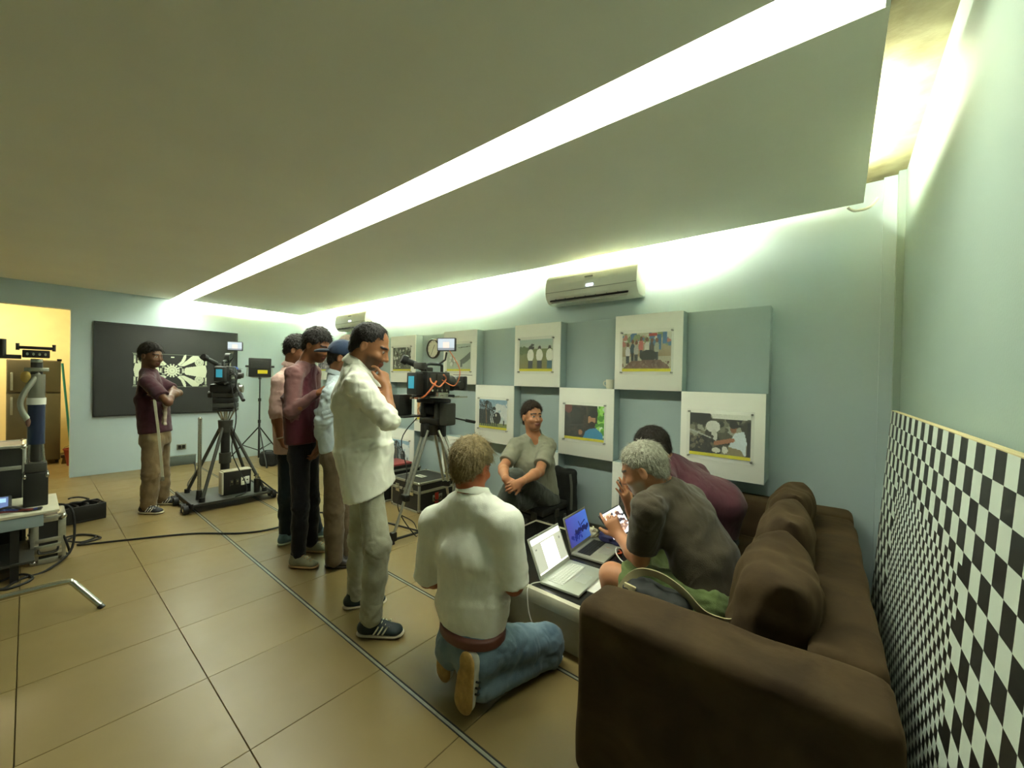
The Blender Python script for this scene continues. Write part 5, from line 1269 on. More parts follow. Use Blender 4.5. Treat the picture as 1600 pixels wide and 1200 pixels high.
class Head:
    def __init__(s, c, f, up=None, sc=1.0, tilt=0.0):
        s.c = np.array(c, float); s.f = nrm(f); up = UP if up is None else np.array(up, float)
        s.r = nrm(np.cross(s.f, up)); s.u = np.cross(s.r, s.f); s.sc = sc
        if tilt: ca, sa = math.cos(tilt), math.sin(tilt); s.r, s.u = s.r * ca + s.u * sa, s.u * ca - s.r * sa
        s.R = np.stack([s.r, s.f, s.u])
    def p(s, x, y, z): return s.c + s.sc * (s.r * x + s.f * y + s.u * z)
    def q(s, P): return (P - s.c) @ s.R.T / s.sc
    def skin(s, F, ears=True):
        k = s.sc
        F.ell(s.p(0, -0.016, 0.030), np.array((0.075, 0.096, 0.088)) * k, s.R, 0.02)
        F.ell(s.p(0, 0.024, -0.036), np.array((0.060, 0.068, 0.080)) * k, s.R, 0.03)
        F.ell(s.p(0, 0.055, -0.088), np.array((0.032, 0.030, 0.026)) * k, s.R, 0.025)
        F.ell(s.p(0, 0.072, 0.020), np.array((0.050, 0.020, 0.013)) * k, s.R, 0.015)
        for sx in (-1, 1):
            F.ell(s.p(0.030 * sx, 0.096, 0.000), np.array((0.017, 0.014, 0.011)) * k, s.R, 0.012, 'sub')
            F.ell(s.p(0.030 * sx, 0.074, 0.000), np.array((0.0135, 0.0135, 0.0125)) * k, s.R, 0.003)
            F.ell(s.p(0.040 * sx, 0.062, -0.030), np.array((0.022, 0.022, 0.018)) * k, s.R, 0.02)
            if ears:
                F.ell(s.p(0.078 * sx, -0.012, -0.008), np.array((0.010, 0.019, 0.031)) * k, s.R, 0.006)
                F.ell(s.p(0.086 * sx, -0.006, -0.006), np.array((0.006, 0.010, 0.018)) * k, s.R, 0.006, 'sub')
        F.cone(s.p(0, 0.084, 0.006), s.p(0, 0.105, -0.034), 0.009 * k, 0.0125 * k, 0.010)
        for sx in (-1, 1): F.ell(s.p(0.013 * sx, 0.092, -0.038), np.array((0.009, 0.010, 0.008)) * k, s.R, 0.006)
        F.ell(s.p(0, 0.087, -0.062), np.array((0.024, 0.012, 0.0065)) * k, s.R, 0.005)
        F.ell(s.p(0, 0.085, -0.073), np.array((0.021, 0.012, 0.0065)) * k, s.R, 0.005)
        return F
    def color(s, P, tone, lips, brow, stubble=0.0, stub=(0.05, 0.04, 0.035), avoid=None):
        n = len(P); col = np.tile(np.array(lin(tone)), (n, 1)); q = s.q(P)
        near = ((q / np.array([0.10, 0.135, 0.15])) ** 2).sum(1) < 1
        if avoid is not None: near &= np.linalg.norm(P - np.array(avoid[0]), axis=1) > avoid[1]
        m = near & (q[:, 1] > 0.0) & (q[:, 2] < -0.028 + 0.25 * np.abs(q[:, 0])) & (q[:, 2] > -0.13)
        lipm = near & (q[:, 1] > 0.075) & (np.abs(q[:, 0]) < 0.024) & (q[:, 2] < -0.056) & (q[:, 2] > -0.080)
        if stubble:
            w = np.clip((-0.028 - q[:, 2]) / 0.02, 0, 1) * np.clip((q[:, 1] + 0.005) / 0.03, 0, 1) * stubble
            w = np.where(m & ~lipm & ~((q[:, 1] > 0.088) & (q[:, 2] > -0.05)), w, 0)[:, None]
            col = col * (1 - w) + np.array(stub) * w
        col[lipm] = lin(lips)
        b = near & (q[:, 1] > 0.055) & (np.abs(np.abs(q[:, 0]) - 0.030) < 0.021) & (np.abs(q[:, 2] - 0.024 + 0.12 * np.abs(np.abs(q[:, 0]) - 0.028)) < 0.0055)
        col[b] = lin(brow)
        for sx in (-1, 1):
            d = np.linalg.norm(q - np.array([0.030 * sx, 0.074, 0.0]), axis=1)
            e = near & (d < 0.0150) & (q[:, 1] > 0.080) & (np.abs(q[:, 2]) < 0.0062)
            col[e] = (0.36, 0.33, 0.29)
            col[e & (np.abs(q[:, 0] - 0.030 * sx) < 0.006)] = (0.02, 0.015, 0.01)
        return col
    def hair(s, F, th=0.012, front=0.070, slope=0.83, fy=0.088, noise=0.004, seed=3, wl=0.022, sideburn=0.0, balding=0.0, topth=0.0):
        k = s.sc
        F.ell(s.p(0, -0.018, 0.030 + topth * 0.5), (np.array((0.075, 0.096, 0.088)) + np.array((th, th, th + topth))) * k, s.R, 0.01)
        F.ell(s.p(0, -0.070, -0.030), np.array((0.058, 0.040, 0.045)) * k, s.R, 0.02)
        c = s.p(0, fy, front); n = nrm(s.f * slope * 1.18 - s.u)     # keep what lies above the line forehead - nape
        w0 = wob((seed or 1) + 70, 1.0, 0.035 * k); st = wob(seed or 1, 1.0, wl * k, ridge=True); st2 = wob((seed or 1) + 9, 1.0, wl * 0.4 * k)
        R_, c0 = s.R, s.c
        def fn(p):
            q = (p - c0) @ R_.T * np.array([1.0, 0.45, 0.7])        # strands run front to back
            hgt = -((p - c) @ n) + 0.005 * k * w0(p)
            e = np.clip(hgt / (0.020 * k), 0, 1); e = e * e * (3 - 2 * e)
            return (1 - e) * (th + 0.010) * k + noise * k * (0.6 * st(q) + 0.4 * st2(q)) * e
        F.disp(fn)
        F.plane(c - n * 0.004, n)
        for sx in (-1, 1): F.ell(s.p(0.085 * sx, -0.002, -0.016), np.array((0.024, 0.026, 0.034)) * k, s.R, 0.006, 'sub')
        if balding: F.ell(s.p(0, 0.075, 0.10), np.array((0.062, balding, 0.05)) * k, s.R, 0.01, 'sub')
        return F

def hand(F, wrist, d, palm, side, curl=(0.3, 0.4, 0.3), sc=1.0, spread=0.05, thumb=(0.65, 0.75, 0.25), k=0.006, curls=None):
    """palm, four fingers of different length and a thumb; d: wrist to knuckles, palm: direction the palm faces, side: +-1 thumb side"""
    d = nrm(d); palm = nrm(np.array(palm) - d * (np.array(palm) @ d)); lat = np.cross(palm, d) * side
    w = np.array(wrist, float)
    kn = w + d * 0.088 * sc
    F.eseg(w - d * 0.01, kn - d * 0.01, lat, 0.027 * sc, 0.020 * sc, 0.040 * sc, 0.0145 * sc, 0.015, cap=0.014 * sc)
    for i, (off, L) in enumerate(((0.030, 0.070), (0.0102, 0.079), (-0.0098, 0.074), (-0.029, 0.058))):
        b = kn + lat * off * sc - d * (0.004 + 0.006 * abs(i - 1.2)) * sc
        dd = nrm(d + lat * spread * (1.5 - i)); r = 0.0092 * sc * (1.0 if i < 3 else 0.88)
        cu = curls[i] if curls else curl
        for j, fr in enumerate((0.45, 0.31, 0.24)):
            c, s_ = math.cos(cu[j]), math.sin(cu[j]); ax = nrm(np.cross(dd, palm)); dd = nrm(dd * c + np.cross(ax, dd) * s_)
            e = b + dd * L * fr * 1.05 * sc; F.cone(b, e, r, r * 0.90, 0.0035 if j or i else 0.005); b = e; r *= 0.90
    b = w + d * 0.022 * sc + lat * 0.024 * sc + palm * 0.004
    t = nrm(d * thumb[0] + lat * thumb[1] + palm * thumb[2]); e = b + t * 0.046 * sc
    F.cone(b, e, 0.0145 * sc, 0.0115 * sc, 0.012); t2 = nrm(t * 0.8 + d * 0.5); e2 = e + t2 * 0.034 * sc; F.cone(e, e2, 0.0112 * sc, 0.0090 * sc, 0.004)
    return F

def arm_skin(F, sh, el, wr, sc=1.0):
    m = np.array(el) + (np.array(wr) - np.array(el)) * 0.32
    return F.chain([sh, el], [0.047 * sc, 0.038 * sc], 0.02).chain([el, m, wr], [0.037 * sc, 0.041 * sc, 0.026 * sc], 0.02)

def shoe(parent, o, f, u, upper, sole, L=0.28, W=0.094, ankle=True, stripe=None, sock=None):
    """o: sole point below the ankle, f: towards the toes, u: away from the sole"""
    o = np.array(o, float); f = nrm(f); u = nrm(np.array(u) - f * (np.array(u) @ f)); r = np.cross(f, u)
    b0, t0 = -0.07 * L / 0.28, 0.175 * L / 0.28
    S = Field().eseg(o + f * (b0 + 0.045) + u * 0.014, o + f * (t0 - 0.05) + u * 0.014, r, W * 0.42, 0.014, W * 0.52, 0.014, 0.01, cap=0.05)
    S.plane(o + u * 0.001, -u); S.plane(o + u * 0.026, u)
    so = field_obj('sole', S, 0.006, sole, parent)
    U = Field().eseg(o + f * (b0 + 0.045) + u * 0.045, o + f * (t0 - 0.055) + u * 0.030, r, W * 0.38, 0.040, W * 0.47, 0.028, 0.02, cap=0.045)
    U.cone(o + f * 0.05 + u * 0.055, o + f * (t0 - 0.08) + u * 0.040, 0.036, 0.026, 0.02)
    if ankle: U.cone(o + u * 0.05 - f * 0.012, o + u * 0.095 - f * 0.016, 0.040, 0.037, 0.02)
    U.plane(o + u * 0.022, -u)
    if ankle: U.plane(o + u * 0.10, u)
    up_ = field_obj('shoe', U, 0.0055, upper, parent)
    so.parent = up_
    for k in range(4):
        c = o + f * (0.045 + 0.022 * k) + u * (0.094 - 0.011 * k)
        MB().cyl(c - r * 0.024, c + r * 0.024, 0.0032, n=6).build('lace', stripe or sole, up_)
    if stripe is not None:
        for k in range(3):
            c = o + f * (0.03 + 0.025 * k)
            for sd in (-1, 1):
                MB().tube([c + r * sd * (W * 0.46) + u * 0.03, c + r * sd * (W * 0.44) + f * 0.012 + u * 0.048, c + r * sd * (W * 0.34) + f * 0.025 + u * 0.070], 0.0045, 6).build('stripe', stripe, up_)
    return up_

def trousers(F, hips, knees, ankles, pel, rt, a=0.155, b=0.105, th=0.083, kn=0.063, an=0.056, k=0.03, top=0.08):
    pel = np.array(pel)
    F.eseg(pel + rt[1] * top, pel - rt[1] * 0.06, rt[0], a * 0.95, b, a, b * 1.05, k, cap=0.03)
    for h, n, e in zip(hips, knees, ankles):
        h, n, e = (np.array(x, float) for x in (h, n, e))
        F.cone(h, n, th, kn, k); F.cone(n, n + (e - n) * 0.45, kn, (kn + an) / 2, k); F.cone(n + (e - n) * 0.45, e, (kn + an) / 2, an, k)
    return F

def folds(seed, amp=0.006, wl=0.11, joints=(), stretch=(1, 1, 0.4)):
    w1 = wob(seed, 1.0, wl, stretch, ridge=True); w2 = wob(seed + 50, 1.0, wl * 0.5, (1, 1, 0.7)); w3 = wob(seed + 20, 1.0, wl * 0.6, (0.6, 0.6, 1.2), ridge=True)
    js = [np.array(j, float) for j in joints]
    def fn(p):
        g = 0.0
        for j in js: g = g + np.exp(-((p - j) ** 2).sum(-1) / 0.012)
        return amp * (0.32 * w1(p) + 0.12 * w2(p) + 0.75 * np.clip(g, 0, 1) * w3(p))
    return fn

def strands(ho, H, m, L=0.03, n=2600, seed=1, fwd=0.0, lift=0.35, w=0.0011):
    """short hairs standing on a hair shell: ribbons that run away from the crown"""
    me = ho.data; N = len(me.vertices)
    P = np.empty(N * 3, np.float32); me.vertices.foreach_get('co', P); P = P.reshape(-1, 3).astype(float)
    Q = np.empty(N * 3, np.float32); me.vertex_normals.foreach_get('vector', Q); Q = Q.reshape(-1, 3).astype(float)
    r = np.random.RandomState(seed); root = ho.parent; off = np.array(LOC[root.name])
    hl = H.q(P + off)
    ok = np.where(((hl * np.array([1, 1, 1])) ** 2).sum(1) > 0.055 ** 2)[0]
    up_in = (P + off - H.p(0, -0.018, 0.02)); good = ok[(np.einsum('ij,ij->i', up_in[ok], Q[ok]) > 0)]
    hg = hl[good]; good = good[~((np.abs(hg[:, 0]) > 0.055) & (hg[:, 1] > -0.050) & (hg[:, 1] < 0.035) & (hg[:, 2] < 0.045))]
    idx = r.choice(good, n); p = P[idx] + r.randn(n, 3) * 0.002; nn = Q[idx]
    f = (P[idx] + off) - H.p(0, -0.045, 0.125); f = f + H.f * fwd * 0.12 - H.u * 0.02 + r.randn(n, 3) * 0.02
    d = f - nn * np.einsum('ij,ij->i', f, nn)[:, None]; d /= np.maximum(np.linalg.norm(d, axis=1), 1e-6)[:, None]
    ln = L * H.sc * (0.6 + 0.7 * r.rand(n))[:, None]; s_ = np.cross(d, nn) * w
    a0 = p - nn * 0.003; d1 = d + nn * (lift + 0.25 * r.randn(n)[:, None] * 0.5); a1 = a0 + d1 * ln * 0.4; a2 = a1 + (d + nn * lift * 0.25) * ln * 0.35; a3 = a2 + (d - nn * 0.15) * ln * 0.3
    Vv = np.stack([a0 - s_, a0 + s_, a1 - s_, a1 + s_, a2 - s_ * 0.7, a2 + s_ * 0.7, a3], 1).reshape(-1, 3)
    b = (np.arange(n) * 7)[:, None]
    quads = np.concatenate([b + np.array([[0, 1, 3, 2]]), b + np.array([[2, 3, 5, 4]])]); tris = b + np.array([[4, 5, 6]])
    mesh = bpy.data.meshes.new('hair_strands'); mesh.from_pydata(Vv.tolist(), [], quads.tolist() + tris.tolist()); mesh.update(); mesh.shade_smooth()
    mesh.materials.append(m); o = bpy.data.objects.new('hair_strands', mesh); C.objects.link(o); o.parent = ho; o['kind'] = 'stuff'
    return o

def collar(parent, nk, axis, m, r0=0.076, r1=0.068, h=0.045, off=(0, 0, 0)):
    """folded shirt collar standing round the neck"""
    MB().lathe([(r0 + 0.012, -0.006), (r0 + 0.013, 0.006), (r1 + 0.004, h), (r1 - 0.003, h + 0.002), (r0 - 0.006, 0.0)], Vector(np.array(nk) + np.array(off)), 28, Vector(axis)).build('collar', m, parent, ang=1.2)

def person(label, base): return thing('person', label, 'person', (base[0], base[1], 0.0))
SV = 0.0055
_str = [3]
def STR(): _str[0] += 1; return _str[0]
# ============ man in the white shirt, hand at his mouth (standing nearest the tripod)
H = Head(pt(580, 542, 2.40), D(1, 0.02, -0.42), sc=1.12)
base = fl(580, 972)
p = person('standing man in untucked white shirt and faded grey jeans, hand at his mouth', base)
nk = pt(556, 573, 2.42); rs = pt(560, 604, 2.24); ls = pt(569, 600, 2.58); hip = pt(573, 738, 2.42)
re, rw = pt(606, 656, 2.20), pt(604, 604, 2.30); le, lw = pt(583, 668, 2.58), pt(603, 628, 2.36)
rh, lh = pt(577, 755, 2.35), pt(568, 752, 2.49); rk, lk = pt(590, 852, 2.27), pt(563, 842, 2.55); ra, la = pt(580, 962, 2.27), pt(558, 925, 2.57)
F = H.skin(Field()); F.cone(H.p(0, -0.035, -0.05), nk, 0.060, 0.066, 0.03)
F.cone(nk, hip, 0.06, 0.06).cone(nk, rs, 0.05, 0.05).cone(nk, ls, 0.05, 0.05); arm_skin(F, rs, re, rw); arm_skin(F, ls, le, lw)
hand(F, rw, D(-0.30, 0.30, 0.9), D(-0.85, 0.3, -0.2), -1, curls=((0.3, 0.5, 0.3), (0.7, 1.1, 0.7), (0.9, 1.2, 0.8), (1.0, 1.2, 0.8)), sc=1.05, thumb=(0.9, 0.4, 0.5))
hand(F, lw, D(0.1, -0.7, 0.6), D(-0.6, -0.3, -0.3), 1, (0.5, 0.6, 0.4))
field_obj('body', F, SV, M_skin, p, lambda P: H.color(P, '#9a6a48', '#7d4a3a', '#14100c', 0.75, lin('#2c221c'), (rw + D(-0.3, 0.3, 0.9) * 0.035, 0.062)))
hm_ = hair_mat('black', '#241d17', '#14100d')
strands(field_obj('hair', H.hair(Field(), 0.008, 0.084, 0.95, 0.080, 0.003, 5, topth=0.002, balding=0.034), 0.005, hm_, p), H, hm_, L=0.021, seed=STR())
M_ws = cloth('white_linen', '#e6e6d6', bump=0.15)
F = Field(); rt = (-CFh, UP)
F.eseg(nk - UP * 0.03, pt(563, 625, 2.42), -CFh, 0.10, 0.075, 0.185, 0.150, 0.05, cap=0.03)
F.eseg(pt(563, 625, 2.42), pt(569, 700, 2.42), -CFh, 0.185, 0.150, 0.180, 0.158, 0.05)
F.eseg(pt(569, 700, 2.42), pt(580, 780, 2.42), -CFh, 0.185, 0.158, 0.215, 0.140, 0.05, cap=0.02)
F.cone(nk - UP * 0.02, rs, 0.06, 0.075, 0.05).cone(nk - UP * 0.02, ls, 0.06, 0.075, 0.05)
F.chain([rs, re], [0.078, 0.064], 0.03).cone(re, re + (rw - re) * 0.20, 0.058, 0.056, 0.012, flat=True).chain([ls, le], [0.078, 0.066], 0.03).cone(le, le + (lw - le) * 0.5, 0.062, 0.056, 0.012)
F.cone(nk + D(-0.4, 0, 1) * 0.005 + CRh * 0.012, nk + D(0.2, 0, 1) * 0.05 + CRh * 0.012, 0.082, 0.070, 0.012)
F.disp(folds(3, 0.009, 0.13, (re, rs, pt(569, 690, 2.3))))
F.plane(pt(580, 765, 2.42), D(0.25, 0.12, -1)); F.cone(H.p(0, -0.03, -0.06), nk + UP * 0.02 + CRh * 0.025, 0.068, 0.060, 0.01, 'sub')
field_obj('shirt', F, 0.0075, M_ws, p); collar(p, nk + UP * 0.012 + CRh * 0.012, D(0.35, 0, 1), M_ws, 0.082, 0.072, 0.045)
M_gj = cloth('grey_denim', '#a9a892', col2='#888772', scale=9)
F = trousers(Field(), (rh, lh), (rk, lk), (ra, la), hip - UP * 0.03, rt, 0.140, 0.100, 0.074, 0.070, 0.061, top=0.0)
F.disp(folds(7, 0.007, 0.10, (rk, lk, ra + UP * 0.05, la + UP * 0.05)))
jn = field_obj('jeans', F, 0.0075, M_gj, p)
M_bst = mat('shoe_teal_black', '#15292b', 0.6, col2='#0f1718', scale=14); M_sol = mat('shoe_sole_pale', '#b9ad96', 0.7); M_wst = mat('shoe_stripe', '#c9c6a8', 0.6)
shoe(p, fl(579, 992), D(1, 0.02, 0), UP, M_bst, M_sol, 0.31, 0.105, stripe=M_wst); shoe(p, fl(556, 948), D(0.95, 0.35, 0), UP, M_bst, M_sol, 0.31, 0.105, stripe=M_wst)

# ============ man in the maroon raglan top
base = fl(474, 872); Dm = 3.2
p = person('standing man in maroon long-sleeved top and black jeans reaching out one hand', base)
H = Head(pt(496, 541, 3.20), D(0.95, -0.22, -0.35), sc=1.05)
nk = pt(478, 569, 3.22); rs = pt(459, 585, 3.07); ls = pt(489, 582, 3.37); hip = pt(475, 702, 3.21)
re, rw = pt(454, 644, 3.00), pt(494, 615, 3.02); le, lw = pt(490, 645, 3.42), pt(495, 700, 3.40)
rh, lh = pt(468, 712, 3.13), pt(482, 710, 3.30); rk, lk = pt(470, 790, 3.09), pt(487, 783, 3.33); ra, la = pt(466, 866, 3.09), pt(486, 846, 3.34)
F = H.skin(Field()); F.cone(H.p(0, -0.035, -0.05), nk, 0.054, 0.060, 0.03).cone(nk, hip, 0.05, 0.05).cone(nk, rs, 0.045, 0.045).cone(nk, ls, 0.045, 0.045)
arm_skin(F, rs, re, rw, 0.92); arm_skin(F, ls, le, lw, 0.92)
hand(F, rw, D(0.80, 0.1, 0.58), D(0.4, 0.5, -0.8), 1, (0.15, 0.3, 0.2), thumb=(0.8, 0.6, 0.3)); hand(F, lw, D(0.1, 0, -1), D(0, -1, 0), 1)
field_obj('body', F, 0.006, M_skin, p, lambda P: H.color(P, '#8a5a3c', '#74443a', '#120d0a', 0.25, lin('#2c1f18')))
hm_ = MATS['hair_black']
strands(field_obj('hair', H.hair(Field(), 0.016, 0.070, 0.80, 0.095, 0.007, 8, wl=0.03, topth=0.012), 0.0055, hm_, p), H, hm_, L=0.026, seed=STR())
M_mar = vcol_mat('cloth_maroon_raglan', 0.85, bump=0.25, bscale=260, spec=0.2, sheen=0.15, mottle=0.05)
F = Field()
F.eseg(nk - UP * 0.03, pt(470, 622, 3.2), -CFh, 0.085, 0.065, 0.165, 0.115, 0.05, cap=0.03).eseg(pt(470, 622, 3.2), pt(473, 690, 3.2), -CFh, 0.165, 0.115, 0.155, 0.120, 0.05, cap=0.02)
F.cone(nk - UP * 0.01, rs, 0.055, 0.060, 0.04).cone(nk - UP * 0.01, ls, 0.055, 0.060, 0.04)
F.chain([rs, re], [0.062, 0.048], 0.025).chain([re, rw], [0.048, 0.033], 0.02).chain([ls, le], [0.062, 0.048], 0.025).chain([le, lw], [0.048, 0.033], 0.02)
F.disp(folds(13, 0.006, 0.11, (re, rs))).plane(pt(473, 693, 3.2), D(0, 0, -1)).cone(H.p(0, -0.035, -0.05), nk + UP * 0.03 + CRh * 0.01, 0.058, 0.056, 0.01, 'sub')
ax_ = nrm(rs - nk)
def mcol(P):
    sl = np.minimum.reduce([np.linalg.norm(np.cross(P - a, nrm(b - a)), axis=1) + 9 * ((((P - a) @ nrm(b - a)) < -0.06) | (((P - a) @ nrm(b - a)) > np.linalg.norm(b - a) + 0.05)) for a, b in ((rs, re), (re, rw), (ls, le), (le, lw), (nk + (rs - nk) * 0.4, rs))])
    w = (sl < 0.072)[:, None]; return np.where(w, np.array(lin('#74504e')), np.array(lin('#54222c')))
field_obj('top', F, 0.008, M_mar, p, mcol)
M_bj = cloth('black_denim', '#15151a', col2='#0e0e10', scale=9)
F = trousers(Field(), (rh, lh), (rk, lk), (ra, la), hip, (-CFh, UP), 0.145, 0.10, 0.078, 0.060, 0.052).disp(folds(17, 0.006, 0.10, (rk, lk, ra)))
field_obj('jeans', F, 0.008, M_bj, p)
M_ps = mat('shoe_pale', '#8f8b72', 0.7, col2='#7a765f', scale=20); M_ps2 = mat('shoe_pale_sole', '#a07c52', 0.7)
shoe(p, fl(465, 886), D(1, -0.05, 0), UP, M_ps, M_ps2, 0.27); shoe(p, fl(487, 862), D(1, 0.05, 0), UP, M_ps, M_ps2, 0.27)

# ============ man in the pink shirt, half hidden behind him
base = fl(470, 846)
p = person('man in pale pink shirt and dark jeans half hidden behind the maroon top', base)
H = Head(pt(466, 548, 3.58), D(0.95, 0.15, -0.30), sc=1.03)
nk = pt(456, 575, 3.60); rs = pt(437, 596, 3.45); ls = pt(474, 592, 3.75); hip = pt(458, 702, 3.58)
re, rw = pt(431, 645, 3.40), pt(438, 684, 3.42); le, lw = pt(480, 648, 3.8), pt(485, 690, 3.78)
rh, lh = pt(450, 712, 3.52), pt(468, 710, 3.66); rk, lk = pt(447, 778, 3.50), pt(482, 772, 3.63); ra, la = pt(446, 832, 3.50), pt(495, 826, 3.64)
F = H.skin(Field()); F.cone(H.p(0, -0.035, -0.05), nk, 0.054, 0.060, 0.03).cone(nk, hip, 0.05, 0.05).cone(nk, rs, 0.045, 0.045).cone(nk, ls, 0.045, 0.045)
arm_skin(F, rs, re, rw); arm_skin(F, ls, le, lw); hand(F, rw, D(0.25, 0.1, -1), D(0.6, 0.6, 0), 1, (0.4, 0.5, 0.3)); hand(F, lw, D(0.1, 0, -1), D(-0.5, -0.5, 0), -1)
field_obj('body', F, 0.007, M_skin, p, lambda P: H.color(P, '#8a5c40', '#74443a', '#120d0a', 0.3, lin('#2c1f18')))
hm_ = MATS['hair_black']
strands(field_obj('hair', H.hair(Field(), 0.016, 0.070, 0.80, 0.092, 0.006, 9, topth=0.008), 0.006, hm_, p), H, hm_, L=0.02, seed=STR())
F = Field()
F.eseg(nk - UP * 0.03, pt(452, 625, 3.58), -CFh, 0.085, 0.065, 0.175, 0.125, 0.05, cap=0.03).eseg(pt(452, 625, 3.58), pt(456, 705, 3.58), -CFh, 0.175, 0.125, 0.165, 0.13, 0.05, cap=0.02)
F.cone(nk - UP * 0.01, rs, 0.055, 0.06, 0.04).cone(nk - UP * 0.01, ls, 0.055, 0.06, 0.04).chain([rs, re], [0.065, 0.056], 0.025).chain([ls, le], [0.065, 0.056], 0.025)
F.cone(re, re + (rw - re) * 0.2, 0.055, 0.053, 0.01, flat=True).cone(le, le + (lw - le) * 0.2, 0.055, 0.053, 0.01, flat=True)
F.disp(folds(23, 0.007, 0.12, (re, rs))).plane(pt(456, 706, 3.58), D(0, 0, -1)).cone(H.p(0, -0.035, -0.05), nk + UP * 0.02, 0.06, 0.056, 0.01, 'sub')
field_obj('shirt', F, 0.009, cloth('pink', '#c9a79c'), p); collar(p, nk + UP * 0.01, D(0.3, 0.05, 1), MATS['cloth_pink'], 0.074, 0.066, 0.042)
M_dj = cloth('dark_denim', '#1f2c36', col2='#18222a', scale=9)
F = trousers(Field(), (rh, lh), (rk, lk), (ra, la), hip, (-CFh, UP), 0.145, 0.10, 0.078, 0.060, 0.050).disp(folds(27, 0.006, 0.10, (rk, lk)))
field_obj('jeans', F, 0.009, M_dj, p)
M_bsn = mat('sneaker_blue', '#5d7780', 0.6, col2='#4c636c', scale=20); M_bsol = mat('sneaker_sole', '#b9bda9', 0.6)
shoe(p, fl(446, 850), D(0.45, 0.85, 0), UP, M_bsn, M_bsol, 0.27); shoe(p, fl(493, 840), D(0.8, 0.4, 0), UP, M_bsn, M_bsol, 0.27)
MB().lathe([(0.030, -0.006), (0.034, 0), (0.030, 0.006)], rw, 18, D(0.25, 0.1, -1)).build('bracelet', mat('bracelet', '#a89a80', 0.5), p)

# ============ man with the navy cap, hands behind his back
base = fl(528, 882)
p = person('man in pale blue shirt and backwards navy cap, hands clasped behind him', base)
H = Head(pt(537, 560, 3.10), D(0.97, 0.22, -0.22), sc=1.06)
nk = pt(527, 587, 3.12); rs = pt(519, 616, 2.95); ls = pt(529, 612, 3.28); hip = pt(526, 706, 3.12)
re, rw = pt(504, 655, 2.94), pt(500, 692, 3.06); le, lw = pt(510, 655, 3.28), pt(500, 694, 3.16)
rh, lh = pt(524, 716, 3.03), pt(530, 714, 3.20); rk, lk = pt(522, 798, 3.03), pt(538, 793, 3.22); ra, la = pt(522, 872, 3.04), pt(544, 860, 3.24)
F = H.skin(Field()); F.cone(H.p(0, -0.035, -0.05), nk, 0.055, 0.062, 0.03).cone(nk, hip, 0.05, 0.05).cone(nk, rs, 0.045, 0.045).cone(nk, ls, 0.045, 0.045)
arm_skin(F, rs, re, rw); arm_skin(F, ls, le, lw); hand(F, rw, D(-0.25, 0.35, -0.9), D(-1, 0, 0.1), 1, (0.4, 0.7, 0.4)); hand(F, lw, D(-0.15, -0.45, -0.9), D(-1, 0.0, 0.1), -1, (0.4, 0.6, 0.4))
field_obj('body', F, 0.006, M_skin, p, lambda P: H.color(P, '#85583c', '#70433a', '#120d0a', 0.6, lin('#241a15')))
hm_ = MATS['hair_black']
strands(field_obj('hair', H.hair(Field(), 0.006, 0.05, 0.9, 0.08, 0.003, 9), 0.006, hm_, p), H, hm_, L=0.014, seed=STR())
F = Field().ell(H.p(0, -0.012, 0.040), np.array((0.090, 0.110, 0.098)) * 1.06, H.R).plane(H.p(0, 0, 0.022), H.f * 0.12 - H.u)
cap = field_obj('cap', F, 0.006, cloth('navy_cap', '#1c2a40'), p)
F = Field().ell(H.p(0, -0.135, 0.018), np.array((0.072, 0.075, 0.022)) * 1.06, np.stack([H.r, nrm(H.f + H.u * 0.25), nrm(H.u - H.f * 0.25)])).ell(H.p(0, -0.130, 0.006), np.array((0.078, 0.080, 0.020)) * 1.06, np.stack([H.r, nrm(H.f + H.u * 0.25), nrm(H.u - H.f * 0.25)]), 0.004, 'sub')
field_obj('cap_peak', F, 0.004, cloth('navy_peak', '#141d2c'), p)
M_lb = cloth('pale_blue', '#b9c6cb')
F = Field()
F.eseg(nk - UP * 0.03, pt(525, 642, 3.12), -CFh, 0.085, 0.065, 0.175, 0.125, 0.05, cap=0.03).eseg(pt(525, 642, 3.12), pt(526, 703, 3.12), -CFh, 0.175, 0.125, 0.16, 0.118, 0.05, cap=0.02)
F.cone(nk - UP * 0.01, rs, 0.055, 0.062, 0.04).cone(nk - UP * 0.01, ls, 0.055, 0.062, 0.04).chain([rs, re], [0.066, 0.056], 0.025).chain([ls, le], [0.066, 0.056], 0.025)
F.cone(re, re + (rw - re) * 0.62, 0.054, 0.050, 0.01).cone(le, le + (lw - le) * 0.55, 0.054, 0.050, 0.01)
F.cone(nk + UP * 0.0, nk + UP * 0.045 + CRh * 0.01, 0.074, 0.066, 0.01)
F.disp(folds(33, 0.008, 0.12, (re, rs))).plane(pt(526, 706, 3.12), D(0, 0, -1)).cone(H.p(0, -0.035, -0.05), nk + UP * 0.02 + CRh * 0.015, 0.062, 0.056, 0.01, 'sub')
field_obj('shirt', F, 0.008, M_lb, p); collar(p, nk + UP * 0.01, D(0.3, 0.1, 1), M_lb, 0.076, 0.068, 0.042)
F = trousers(Field(), (rh, lh), (rk, lk), (ra, la), hip, (-CFh, UP), 0.155, 0.112, 0.086, 0.070, 0.064).disp(folds(37, 0.006, 0.10, (rk, lk)))
field_obj('trousers', F, 0.009, cloth('brown_trousers', '#6a5a42', col2='#584a36'), p)
M_sh = mat('shoe_dark', '#231d18', 0.5); shoe(p, fl(522, 886), D(1, 0.1, 0), UP, M_sh, M_sh, 0.27); shoe(p, fl(545, 870), D(1, 0.15, 0), UP, M_sh, M_sh, 0.27)

